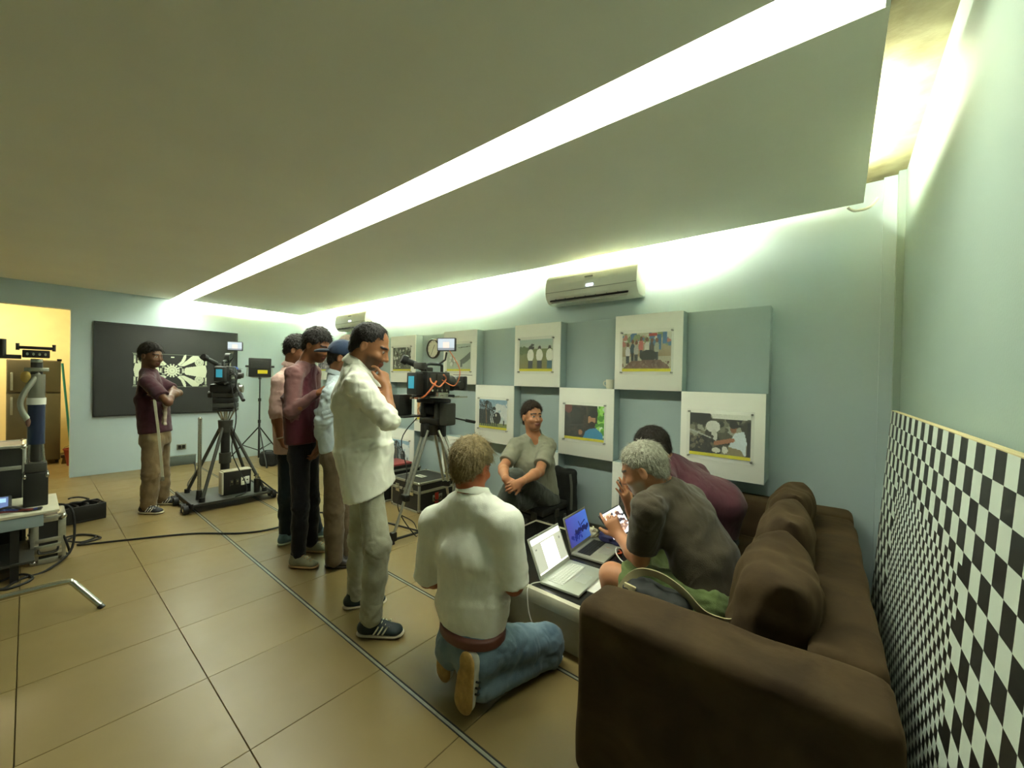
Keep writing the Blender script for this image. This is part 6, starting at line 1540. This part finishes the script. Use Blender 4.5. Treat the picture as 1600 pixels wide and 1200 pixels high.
# ============ grey-haired man almost hidden behind the cap
base = fl(545, 838)
p = person('grey-haired man in beige shirt almost hidden behind the navy cap', base)
H = Head(pt(549, 545, 3.74), D(0.9, 0.4, -0.15), sc=1.04)
nk = pt(540, 580, 3.76); hip = pt(540, 698, 3.76); rs, ls = pt(533, 594, 3.60), pt(548, 592, 3.92)
re, le = pt(530, 640, 3.58), pt(550, 640, 3.95); rw, lw = pt(540, 680, 3.6), pt(560, 675, 3.9)
rk, lk = pt(540, 770, 3.72), pt(548, 768, 3.86); ra, la = pt(540, 828, 3.72), pt(550, 822, 3.88)
F = H.skin(Field()); F.cone(H.p(0, -0.035, -0.05), nk, 0.054, 0.060, 0.03).cone(nk, hip, 0.05, 0.05).cone(nk, rs, 0.045, 0.045).cone(nk, ls, 0.045, 0.045)
arm_skin(F, rs, re, rw); arm_skin(F, ls, le, lw); hand(F, rw, D(0.3, 0, -1), D(0, 1, 0), 1); hand(F, lw, D(0.3, 0, -1), D(0, -1, 0), -1)
field_obj('body', F, 0.008, M_skin, p, lambda P: H.color(P, '#b98d6c', '#8a5a4a', '#4a4038', 0.2, lin('#8a8074')))
hm_ = hair_mat('brown_grey', '#7d6f5c', '#5e5344')
strands(field_obj('hair', H.hair(Field(), 0.008, 0.082, 0.9, 0.08, 0.003, 12), 0.006, hm_, p), H, hm_, L=0.014, seed=STR())
F = Field().eseg(nk - UP * 0.03, pt(538, 625, 3.76), -CFh, 0.085, 0.07, 0.18, 0.14, 0.05, cap=0.03).eseg(pt(538, 625, 3.76), pt(540, 705, 3.76), -CFh, 0.18, 0.14, 0.17, 0.13, 0.05, cap=0.02)
F.cone(nk - UP * 0.01, rs, 0.06, 0.065, 0.04).cone(nk - UP * 0.01, ls, 0.06, 0.065, 0.04).chain([rs, re], [0.066, 0.056], 0.03).chain([ls, le], [0.066, 0.056], 0.03).cone(nk, nk + UP * 0.04, 0.075, 0.066, 0.01)
F.disp(folds(43, 0.007, 0.12)).cone(H.p(0, -0.035, -0.05), nk + UP * 0.02, 0.06, 0.056, 0.01, 'sub')
field_obj('shirt', F, 0.010, cloth('beige', '#c9bf9c'), p)
F = trousers(Field(), (hip - CFh * 0.08 - UP * 0.05, hip + CFh * 0.08 - UP * 0.05), (rk, lk), (ra, la), hip, (-CFh, UP)).disp(folds(47, 0.006, 0.10))
field_obj('trousers', F, 0.010, cloth('stone_trousers', '#8a8068'), p)
shoe(p, fl(540, 840), D(1, 0.3, 0), UP, M_sh, M_sh, 0.27); shoe(p, fl(552, 833), D(1, 0.4, 0), UP, M_sh, M_sh, 0.27)
# ============ young man with folded arms in front of the mural
base = fl(247, 794)
p = person('young man in maroon T-shirt and khaki trousers, arms folded, before the mural', base)
H = Head(pt(237, 556, 4.30), D(1, -0.08, -0.12), sc=1.04)
nk = pt(232, 578, 4.32); rs = pt(231, 597, 4.17); ls = pt(243, 595, 4.46); hip = pt(243, 683, 4.32)
re, rw = pt(263, 629, 4.12), pt(268, 611, 4.36); le, lw = pt(279, 614, 4.46), pt(258, 620, 4.18)
rh, lh = pt(238, 690, 4.24), pt(249, 688, 4.40); rk, lk = pt(236, 742, 4.20), pt(252, 738, 4.45); ra, la = pt(232, 790, 4.20), pt(253, 776, 4.47)
F = H.skin(Field()); F.cone(H.p(0, -0.035, -0.05), nk, 0.053, 0.060, 0.03).cone(nk, hip, 0.05, 0.05).cone(nk, rs, 0.045, 0.045).cone(nk, ls, 0.045, 0.045)
arm_skin(F, rs, re, rw, 0.95); arm_skin(F, ls, le, lw, 0.95); hand(F, rw, D(-0.25, 0.9, 0.3), D(-0.8, 0, -0.2), 1, (0.5, 0.7, 0.4)); hand(F, lw, D(-0.5, -0.7, 0.35), D(-0.4, 0.6, 0), -1, (0.3, 0.5, 0.3))
field_obj('body', F, 0.0065, M_skin, p, lambda P: H.color(P, '#5e3d28', '#553028', '#0e0a08', 0.2, lin('#20150f')))
hm_ = MATS['hair_black']
strands(field_obj('hair', H.hair(Field(), 0.017, 0.072, 0.72, 0.092, 0.005, 15, wl=0.03, topth=0.010), 0.006, hm_, p), H, hm_, L=0.028, seed=STR())
F = Field().eseg(nk - UP * 0.03, pt(238, 622, 4.32), -CFh, 0.085, 0.065, 0.165, 0.115, 0.05, cap=0.03).eseg(pt(238, 622, 4.32), pt(243, 675, 4.32), -CFh, 0.165, 0.115, 0.16, 0.128, 0.05, cap=0.02)
F.cone(nk - UP * 0.01, rs, 0.055, 0.060, 0.04).cone(nk - UP * 0.01, ls, 0.055, 0.060, 0.04).cone(rs, rs + (re - rs) * 0.72, 0.070, 0.068, 0.025, flat=True).cone(ls, ls + (le - ls) * 0.72, 0.070, 0.068, 0.025, flat=True)
F.disp(folds(53, 0.006, 0.11, (rs,))).plane(pt(243, 678, 4.32), D(0.1, 0, -1)).cone(H.p(0, -0.035, -0.05), nk + UP * 0.03 + CRh * 0.012, 0.058, 0.056, 0.01, 'sub')
field_obj('t_shirt', F, 0.009, cloth('dark_maroon', '#43202a', col2='#381a22'), p)
cpr = Canvas(14, 20, (.68, .62, .52), 4).speck(0, 0, 1, 1, [(.8, .76, .66), (.5, .36, .30), (.72, .6, .4), (.55, .5, .46)], 26, .12)
a0 = pt(263, 631, 4.19); 
F = Field().box(pt(257, 647, 4.185), (0.062, 0.014, 0.115), 0.010, np.stack([D(0.75, -0.65, 0), D(0.65, 0.75, 0), UP])).disp(wob(5, 0.004, 0.08))
def prc(P):
    q = P @ np.stack([D(0.75, -0.65, 0), UP]).T; v = np.sin(q[:, 0] * 90) + np.sin(q[:, 1] * 60 + 1) + np.sin(q[:, 0] * 40 - q[:, 1] * 50)
    return np.where((v > 0.4)[:, None], np.array(lin('#b9ad98')), np.where((v < -0.9)[:, None], np.array(lin('#7a4a44')), np.array(lin('#98897a'))))
field_obj('shirt_print', F, 0.006, vcol_mat('shirt_print', 0.8), p, prc)
F = trousers(Field(), (rh, lh), (rk, lk), (ra, la), hip, (-CFh, UP), 0.150, 0.115, 0.090, 0.075, 0.068).disp(folds(57, 0.008, 0.11, (rk, lk, ra, la)))
field_obj('trousers', F, 0.009, cloth('khaki', '#7a6646', col2='#675539'), p)
M_s1 = mat('trainer_dark', '#1a1d22', 0.6); M_s2 = mat('trainer_sole', '#b9b093', 0.6); M_s3 = mat('trainer_stripe', '#d8d6c8', 0.6)
shoe(p, fl(228, 802), D(1, 0.0, 0), UP, M_s1, M_s2, 0.29, stripe=M_s3); shoe(p, fl(253, 788), D(1, 0.15, 0), UP, M_s1, M_s2, 0.29, stripe=M_s3)
tp_ = thing('measuring_tape', 'white measuring tape hanging from the folded arms of the young man', 'tape', (*pt(250, 700, 4.13)[:2], 0))
band([pt(241, 624, 4.10), pt(243, 640, 4.08), pt(247, 670, 4.08), pt(251, 710, 4.08), pt(254, 745, 4.09)], 0.028, 0.002, -CFh).build('ribbon', mat('tape_white', '#d6d3bc', 0.6), tp_)
MB().cyl(pt(254, 745, 4.09), pt(254, 751, 4.09), 0.016, n=8).build('end_hook', M_chr, tp_)
band([pt(242, 622, 4.12), pt(245, 650, 4.10), pt(249, 690, 4.10), pt(253, 740, 4.11)], 0.016, 0.002, -CFh + CRh * 0.6).build('ribbon', MATS['tape_white'], tp_)

# ============ seated man in grey, hands clasped round his knee
base = np.array([-2.25, 2.80])
p = person('seated man in grey polo shirt with hands clasped around his crossed knee', base)
H = Head(pt(832, 651, 3.60), D(0.42, -0.9, 0.10), sc=1.06)
nk = pt(834, 681, 3.64); rs = pt(806, 697, 3.60); ls = pt(856, 697, 3.58); hip = pt(846, 776, 3.64)
re, rw = pt(786, 731, 3.40), pt(790, 748, 3.10); le, lw = pt(843, 737, 3.34), pt(816, 752, 3.06)
F = H.skin(Field()); F.cone(H.p(0, -0.03, -0.05), nk, 0.058, 0.064, 0.03).cone(nk, hip, 0.06, 0.06).cone(nk, rs, 0.05, 0.05).cone(nk, ls, 0.05, 0.05)
arm_skin(F, rs, re, rw, 1.08); arm_skin(F, ls, le, lw, 1.08)
hand(F, rw, D(0.75, -0.25, -0.45), D(0.15, 0.9, -0.3), 1, (0.3, 0.5, 0.3), thumb=(0.7, 0.6, 0.2)); hand(F, lw, D(-0.85, -0.12, -0.40), D(-0.1, 0.9, -0.3), -1, (0.3, 0.5, 0.3), thumb=(0.7, 0.6, 0.2))
field_obj('body', F, 0.0055, M_skin, p, lambda P: H.color(P, '#b07a58', '#8a5448', '#2c2018', 0.45, lin('#6a4c3c')))
hm_ = hair_mat('brown', '#3a2b20', '#241a13')
strands(field_obj('hair', H.hair(Field(), 0.012, 0.080, 0.85, 0.088, 0.005, 18, topth=0.008), 0.0055, hm_, p), H, hm_, L=0.028, seed=STR())
RS = nrm(ls - rs)
F = Field().eseg(nk - UP * 0.02, pt(833, 722, 3.60), RS, 0.105, 0.075, 0.185, 0.125, 0.05, cap=0.03).eseg(pt(833, 722, 3.60), pt(843, 775, 3.64), RS, 0.185, 0.125, 0.180, 0.135, 0.05, cap=0.03)
F.cone(nk - UP * 0.02, rs, 0.058, 0.068, 0.04).cone(nk - UP * 0.02, ls, 0.058, 0.068, 0.04).cone(rs, rs + (re - rs) * 0.74, 0.072, 0.070, 0.025, flat=True).cone(ls, ls + (le - ls) * 0.74, 0.074, 0.072, 0.025, flat=True)
F.cone(nk + UP * 0.0, nk + UP * 0.03 - CFh * 0.01, 0.075, 0.068, 0.01)
F.disp(folds(63, 0.007, 0.12, (rs, ls, hip))).cone(H.p(0, -0.03, -0.06), nk + UP * 0.02 - CFh * 0.03, 0.062, 0.058, 0.01, 'sub').ell(nk - CFh * 0.09 - UP * 0.035, (0.03, 0.05, 0.055), None, 0.01, 'sub')
field_obj('polo_shirt', F, 0.0075, cloth('grey_marl', '#8f8e7c', col2='#858472'), p)
rh, lh = pt(836, 786, 3.60), pt(858, 784, 3.58); rk, lk = pt(798, 780, 3.24), pt(806, 746, 3.25); ra, la = pt(792, 850, 3.2), pt(777, 808, 3.18)
F = trousers(Field(), (rh, lh), (rk, lk), (ra, la), hip + UP * 0.0, (RS, UP), 0.17, 0.125, 0.092, 0.072, 0.062, top=0.02).disp(folds(67, 0.006, 0.10, (rk, lk)))
F.ops.append(('lint', lambda P_: 0.382 - P_[..., 2], np.array([-2.36, 2.76, 0.2]), np.array([-1.9, 3.2, 0.45]), 0.003))
field_obj('trousers', F, 0.008, cloth('charcoal', '#474a42', col2='#3c3f38'), p)
shoe(p, np.array([*pt(792, 850, 3.2)[:2], 0.0]), D(-0.3, -0.9, 0), UP, M_sh, M_sh, 0.28); shoe(p, la + D(-0.2, -0.3, -0.9) * 0.09, D(-0.6, -0.7, -0.35), D(-0.2, -0.1, 0.9), M_sh, M_sh, 0.28)

# ============ kneeling man in the white shirt, seen from behind
base = np.array([-1.30, 1.45])
p = person('kneeling man in white shirt and blue jeans seen from behind, brown belt', base)
X_, Y_ = np.array([1.0, 0, 0]), np.array([0, 1.0, 0])
H = Head(pt(738, 728, 1.95), D(0.52, 0.80, -0.28), sc=1.06)
nk = pt(737, 773, 1.92); rs = pt(789, 818, 1.80); ls = pt(680, 816, 2.04); hip = pt(738, 992, 1.88)
re, rw = pt(803, 915, 1.82), pt(806, 905, 2.06); le, lw = pt(668, 905, 2.10), pt(700, 905, 2.28)
F = H.skin(Field()); F.cone(H.p(0, -0.03, -0.05), nk, 0.058, 0.066, 0.03).cone(nk, hip, 0.06, 0.06).cone(nk, rs, 0.05, 0.05).cone(nk, ls, 0.05, 0.05)
arm_skin(F, rs, re, rw, 1.08); arm_skin(F, ls, le, lw, 1.08)
hand(F, rw, D(0.3, 0.9, -0.2), D(0, 0.2, -1), -1, (0.3, 0.4, 0.3)); hand(F, lw, D(0.4, 0.9, -0.2), D(0, 0.2, -1), 1, (0.3, 0.4, 0.3))
field_obj('body', F, SV, M_skin, p, lambda P: H.color(P, '#a8613f', '#8a4f42', '#6a5a48', 0.0))
hm_ = hair_mat('sandy', '#97835a', '#6d5d3c')
strands(field_obj('hair', H.hair(Field(), 0.018, 0.078, 0.92, 0.088, 0.004, 22, wl=0.026, topth=0.004), 0.005, hm_, p), H, hm_, L=0.034, seed=STR())
M_ws2 = cloth('white_cotton', '#e8e8da', bump=0.12, crease=0.35)
ch, wa, he = pt(736, 862, 1.92), pt(737, 940, 1.92), pt(738, 985, 1.89)
F = Field().eseg(nk - UP * 0.03, ch, X_, 0.12, 0.075, 0.205, 0.125, 0.05, cap=0.03).eseg(ch, wa, X_, 0.205, 0.125, 0.195, 0.135, 0.05).eseg(wa, he, X_, 0.195, 0.135, 0.165, 0.122, 0.05, cap=0.03)
F.cone(nk - UP * 0.02, rs, 0.065, 0.078, 0.05).cone(nk - UP * 0.02, ls, 0.065, 0.078, 0.05).cone(rs, rs + (re - rs) * 0.95, 0.080, 0.074, 0.03, flat=True).cone(ls, ls + (le - ls) * 0.98, 0.080, 0.074, 0.03, flat=True)
F.disp(folds(73, 0.006, 0.13, (he, re, le))).cone(H.p(0, -0.03, -0.05), nk + UP * 0.03 + Y_ * 0.02, 0.064, 0.062, 0.01, 'sub')
field_obj('shirt', F, 0.007, M_ws2, p); collar(p, nk + UP * 0.012 + Y_ * 0.008, D(0.12, 0.25, 1), M_ws2, 0.074, 0.069, 0.028)
rk, ra = np.array([-1.135, 1.72, 0.075]), np.array([-1.205, 1.30, 0.10]); lk, la = np.array([-1.56, 1.76, 0.075]), np.array([-1.40, 1.36, 0.12])
rh, lh = hip + X_ * 0.085 - UP * 0.035 + Y_ * 0.02, hip - X_ * 0.085 - UP * 0.035 + Y_ * 0.02
M_wj = cloth('washed_denim', '#7f95a0', col2='#4a6070', scale=7)
F = Field().eseg(hip + UP * 0.05, hip - UP * 0.05, X_, 0.160, 0.122, 0.175, 0.135, 0.04, cap=0.04)
F.ell(hip - UP * 0.06 - Y_ * 0.03 + X_ * 0.07, (0.10, 0.11, 0.10)).ell(hip - UP * 0.06 - Y_ * 0.03 - X_ * 0.07, (0.10, 0.11, 0.10))
for h, k_, a_ in ((rh, rk, ra), (lh, lk, la)):
    F.cone(h, k_ + UP * 0.06, 0.100, 0.078, 0.03).cone(k_, a_, 0.070, 0.058, 0.03).cone(k_ + UP * 0.06, k_, 0.074, 0.068, 0.03)
F.disp(folds(77, 0.008, 0.09, (rk, lk, rh, lh))).plane((0, 0, 0.004), (0, 0, -1))
field_obj('jeans', F, 0.007, M_wj, p)
F = Field().eseg(hip + UP * 0.058, hip + UP * 0.022, X_, 0.172, 0.135, 0.174, 0.137, 0.01, cap=0.004)
field_obj('belt', F, 0.006, mat('belt_leather', '#5a2f24', 0.5, bump=0.1), p)
M_trs = mat('trainer_white', '#c8c6b4', 0.6, col2='#9a9a8c', scale=16); M_ochre = mat('sole_ochre', '#b08d4a', 0.6, col2='#8f7038', scale=40, bump=0.3)
shoe(p, np.array([-1.215, 1.195, 0.225]), np.array([-0.02, -0.10, -1.0]), np.array([0.05, 1, 0]), M_trs, M_ochre, 0.29, 0.112, stripe=M_bk)
shoe(p, np.array([-1.42, 1.25, 0.215]), np.array([-0.02, -0.02, -1.0]), np.array([0.05, 1, 0]), M_trs, M_ochre, 0.28, 0.10)

# ============ grey-haired man on the sofa, tablet in his hand
base = np.array([-0.60, 2.0])
p = person('grey-haired bearded man in dark olive T-shirt leaning forward on the sofa', base)
H = Head(pt(1004, 733, 1.98), D(-0.80, 0.42, -0.42), sc=1.08)
nk = pt(1040, 765, 1.95); ls = pt(1012, 797, 1.80); rs = pt(1078, 780, 2.10); hip = pt(1105, 925, 1.82)
le, lw = pt(1000, 872, 1.86), pt(969, 838, 2.00); re, rw = pt(1010, 855, 2.18), pt(985, 795, 2.16)
F = H.skin(Field()); F.cone(H.p(0, -0.035, -0.05), nk, 0.060, 0.068, 0.03).cone(nk, hip, 0.06, 0.06).cone(nk, rs, 0.05, 0.05).cone(nk, ls, 0.05, 0.05)
arm_skin(F, rs, re, rw, 1.08); arm_skin(F, ls, le, lw, 1.08)
hand(F, lw, D(-0.45, 0.45, 0.75), D(0.1, 0.9, 0.2), -1, curls=((0.2, 0.3, 0.2), (0.8, 1.2, 0.6), (0.9, 1.2, 0.6), (0.9, 1.2, 0.6)))
hand(F, rw, D(-0.35, 0.0, 0.95), D(-0.7, 0.7, 0.1), 1, (0.08, 0.15, 0.1), spread=0.16, sc=1.05)
lkn, lan = np.array([-0.855, 1.865, 0.51]), np.array([-0.850, 1.90, 0.10]); rkn, ran = np.array([-0.86, 2.27, 0.52]), np.array([-0.86, 2.30, 0.10])
lhp, rhp = np.array([-0.42, 1.86, 0.52]), np.array([-0.42, 2.12, 0.52])
for h, k_, a_ in ((lhp, lkn, lan), (rhp, rkn, ran)):
    F.cone(h, k_, 0.075, 0.060, 0.03).cone(k_, k_ + (a_ - k_) * 0.35, 0.058, 0.056, 0.03).cone(k_ + (a_ - k_) * 0.35, a_, 0.056, 0.036, 0.03)
field_obj('body', F, SV, M_skin, p, lambda P: H.color(P, '#b57f5c', '#8a5a4a', '#6a6258', 0.75, lin('#b9b2a2'), (rw + UP * 0.07, 0.105)))
hm_ = hair_mat('grey', '#b3b09c', '#7d7a69')
strands(field_obj('hair', H.hair(Field(), 0.010, 0.080, 0.85, 0.086, 0.0035, 28, wl=0.02), 0.005, hm_, p), H, hm_, L=0.027, seed=STR())
c1_, c2_ = pt(1068, 812, 1.93), pt(1100, 868, 1.86)
YS = nrm(rs - ls)
M_ol = cloth('olive_black', '#4d4434', col2='#433b2d')
F = Field().eseg(nk - UP * 0.01 + X_ * 0.02, c1_, YS, 0.10, 0.070, 0.190, 0.125, 0.05, cap=0.03).eseg(c1_, c2_, YS, 0.190, 0.125, 0.190, 0.135, 0.05).eseg(c2_, hip - UP * 0.02 + X_ * 0.02, YS, 0.190, 0.135, 0.195, 0.140, 0.05, cap=0.06)
F.cone(nk, rs, 0.06, 0.072, 0.05).cone(nk, ls, 0.06, 0.072, 0.05).cone(ls, ls + (le - ls) * 0.80, 0.070, 0.068, 0.03, flat=True).cone(rs, rs + (re - rs) * 0.80, 0.070, 0.068, 0.03, flat=True)
F.disp(folds(83, 0.008, 0.15, (ls, hip, c2_))).cone(H.p(0, -0.035, -0.06), nk + UP * 0.02 - X_ * 0.02, 0.064, 0.062, 0.01, 'sub')
field_obj('t_shirt', F, 0.007, M_ol, p)
F = Field().eseg(hip + UP * 0.04, hip - UP * 0.06, YS, 0.19, 0.135, 0.20, 0.145, 0.04, cap=0.05)
for h, k_ in ((lhp, lkn), (rhp, rkn)): F.cone(h, h + (k_ - h) * 0.84, 0.105, 0.098, 0.03, flat=True)
F.disp(folds(87, 0.010, 0.10, (lhp, lkn)))
F.plane((0, 0, 0.425), (0, 0, -1))
field_obj('shorts', F, 0.007, cloth('olive_green', '#6f7f4c', col2='#5a683c'), p)
shoe(p, np.array([-0.85, 1.90, 0.0]), np.array([-0.5, -0.85, 0]), UP, M_sh, M_sh, 0.22); shoe(p, np.array([-0.86, 2.30, 0.0]), np.array([-0.1, -1.0, 0]), UP, M_sh, M_sh, 0.24)
# tablet
tl, tr, bl = pt(939, 806, 2.10), pt(967, 790, 2.14), pt(959, 844, 2.02)
tu = tr - tl; tv = bl - tl; tn = nrm(np.cross(tv, tu)); tn = tn if tn @ CF < 0 else -tn
tbt = thing('tablet', 'tablet with photo thumbnails held up by the grey-haired man', 'tablet', bl)
R_ = Matrix((nrm(tu), np.cross(tn, nrm(tu)), tn)).transposed()
MB().box((tl + tr + bl + (bl + tu)) / 4, (np.linalg.norm(tu) + 0.012, np.linalg.norm(tv) + 0.012, 0.008), 0.003, R_).build('housing', M_bk, tbt)
cs_ = Canvas(30, 40, (.85, .85, .86), 5).speck(.05, .08, .95, .85, [(.3, .22, .2), (.2, .2, .22), (.75, .6, .5), (.5, .4, .35), (.9, .9, .9)], 90, .06).rect(0, .9, 1, 1, (.86, .86, .9)).rect(0, 0, 1, .07, (.8, .82, .86))
painted('screen', cs_.a, tl + tn * 0.0045, tu, tv, vcol_mat('screen_tab', 0.25, emit=0.5), tbt)

# ============ man in the maroon shirt at the far end of the sofa
base = np.array([-0.60, 2.85])
p = person('dark-haired man in maroon shirt bent forward at the far end of the sofa', base)
H = Head(pt(1018, 700, 2.62), D(-0.85, 0.35, -0.45), sc=1.05)
nk = pt(1044, 724, 2.60); ls = pt(1036, 748, 2.46); rs = pt(1088, 740, 2.74); hip = np.array([-0.60, 2.82, 0.53])
le, lw = pt(1010, 800, 2.50), pt(985, 815, 2.66); re, rw = pt(1040, 805, 2.80), pt(1000, 815, 2.82)
F = H.skin(Field()); F.cone(H.p(0, -0.035, -0.05), nk, 0.056, 0.064, 0.03).cone(nk, hip, 0.06, 0.06).cone(nk, rs, 0.05, 0.05).cone(nk, ls, 0.05, 0.05)
arm_skin(F, rs, re, rw); arm_skin(F, ls, le, lw); hand(F, lw, D(-0.7, 0.6, -0.3), D(0, 0, -1), 1); hand(F, rw, D(-0.7, 0.6, -0.3), D(0, 0, -1), -1)
field_obj('body', F, 0.0065, M_skin, p, lambda P: H.color(P, '#b5805e', '#8a5a4a', '#201812', 0.3, lin('#4a382c')))
hm_ = hair_mat('dark_brown', '#332a20', '#1f1913')
strands(field_obj('hair', H.hair(Field(), 0.012, 0.075, 0.82, 0.088, 0.004, 29, topth=0.006), 0.0055, hm_, p), H, hm_, L=0.027, seed=STR())
m1, m2 = pt(1078, 765, 2.56), np.array([-0.56, 2.82, 0.74])
YS = nrm(rs - ls)
F = Field().eseg(nk + X_ * 0.02, m1, YS, 0.10, 0.070, 0.185, 0.120, 0.05, cap=0.03).eseg(m1, m2, YS, 0.185, 0.12, 0.185, 0.13, 0.05).eseg(m2, hip, YS, 0.185, 0.13, 0.185, 0.135, 0.05, cap=0.05)
F.cone(nk, rs, 0.06, 0.07, 0.05).cone(nk, ls, 0.06, 0.07, 0.05).cone(ls, ls + (le - ls) * 0.78, 0.070, 0.070, 0.03, flat=True).cone(rs, rs + (re - rs) * 0.78, 0.070, 0.070, 0.03, flat=True)
F.disp(folds(93, 0.006, 0.15)).cone(H.p(0, -0.035, -0.06), nk + UP * 0.02 - X_ * 0.02, 0.060, 0.058, 0.01, 'sub')
field_obj('t_shirt', F, 0.008, cloth('plum', '#5f3640', col2='#542f38'), p)
F = Field().eseg(hip + UP * 0.03, hip - UP * 0.05, np.array([0, 1.0, 0]), 0.175, 0.13, 0.19, 0.14, 0.04, cap=0.04)
for y0_, y1_ in ((2.74, 2.70), (2.94, 3.0)):
    F.cone((-0.60, y0_, 0.52), (-0.86, y1_, 0.54), 0.095, 0.07, 0.03).cone((-0.86, y1_, 0.54), (-0.86, y1_, 0.10), 0.066, 0.055, 0.03)
F.disp(folds(97, 0.006, 0.10)).plane((0, 0, 0.03), (0, 0, -1)); F.ops.append(('lint', lambda P_: 0.425 - P_[..., 2], np.array([-0.74, 2.5, 0.2]), np.array([-0.1, 3.2, 0.5]), 0.003))
field_obj('jeans', F, 0.008, M_dj, p)
shoe(p, np.array([-0.86, 2.70, 0.0]), np.array([-0.25, -1, 0]), UP, M_sh, M_sh, 0.25); shoe(p, np.array([-0.86, 3.0, 0.0]), np.array([-0.4, -1, 0]), UP, M_sh, M_sh, 0.25)
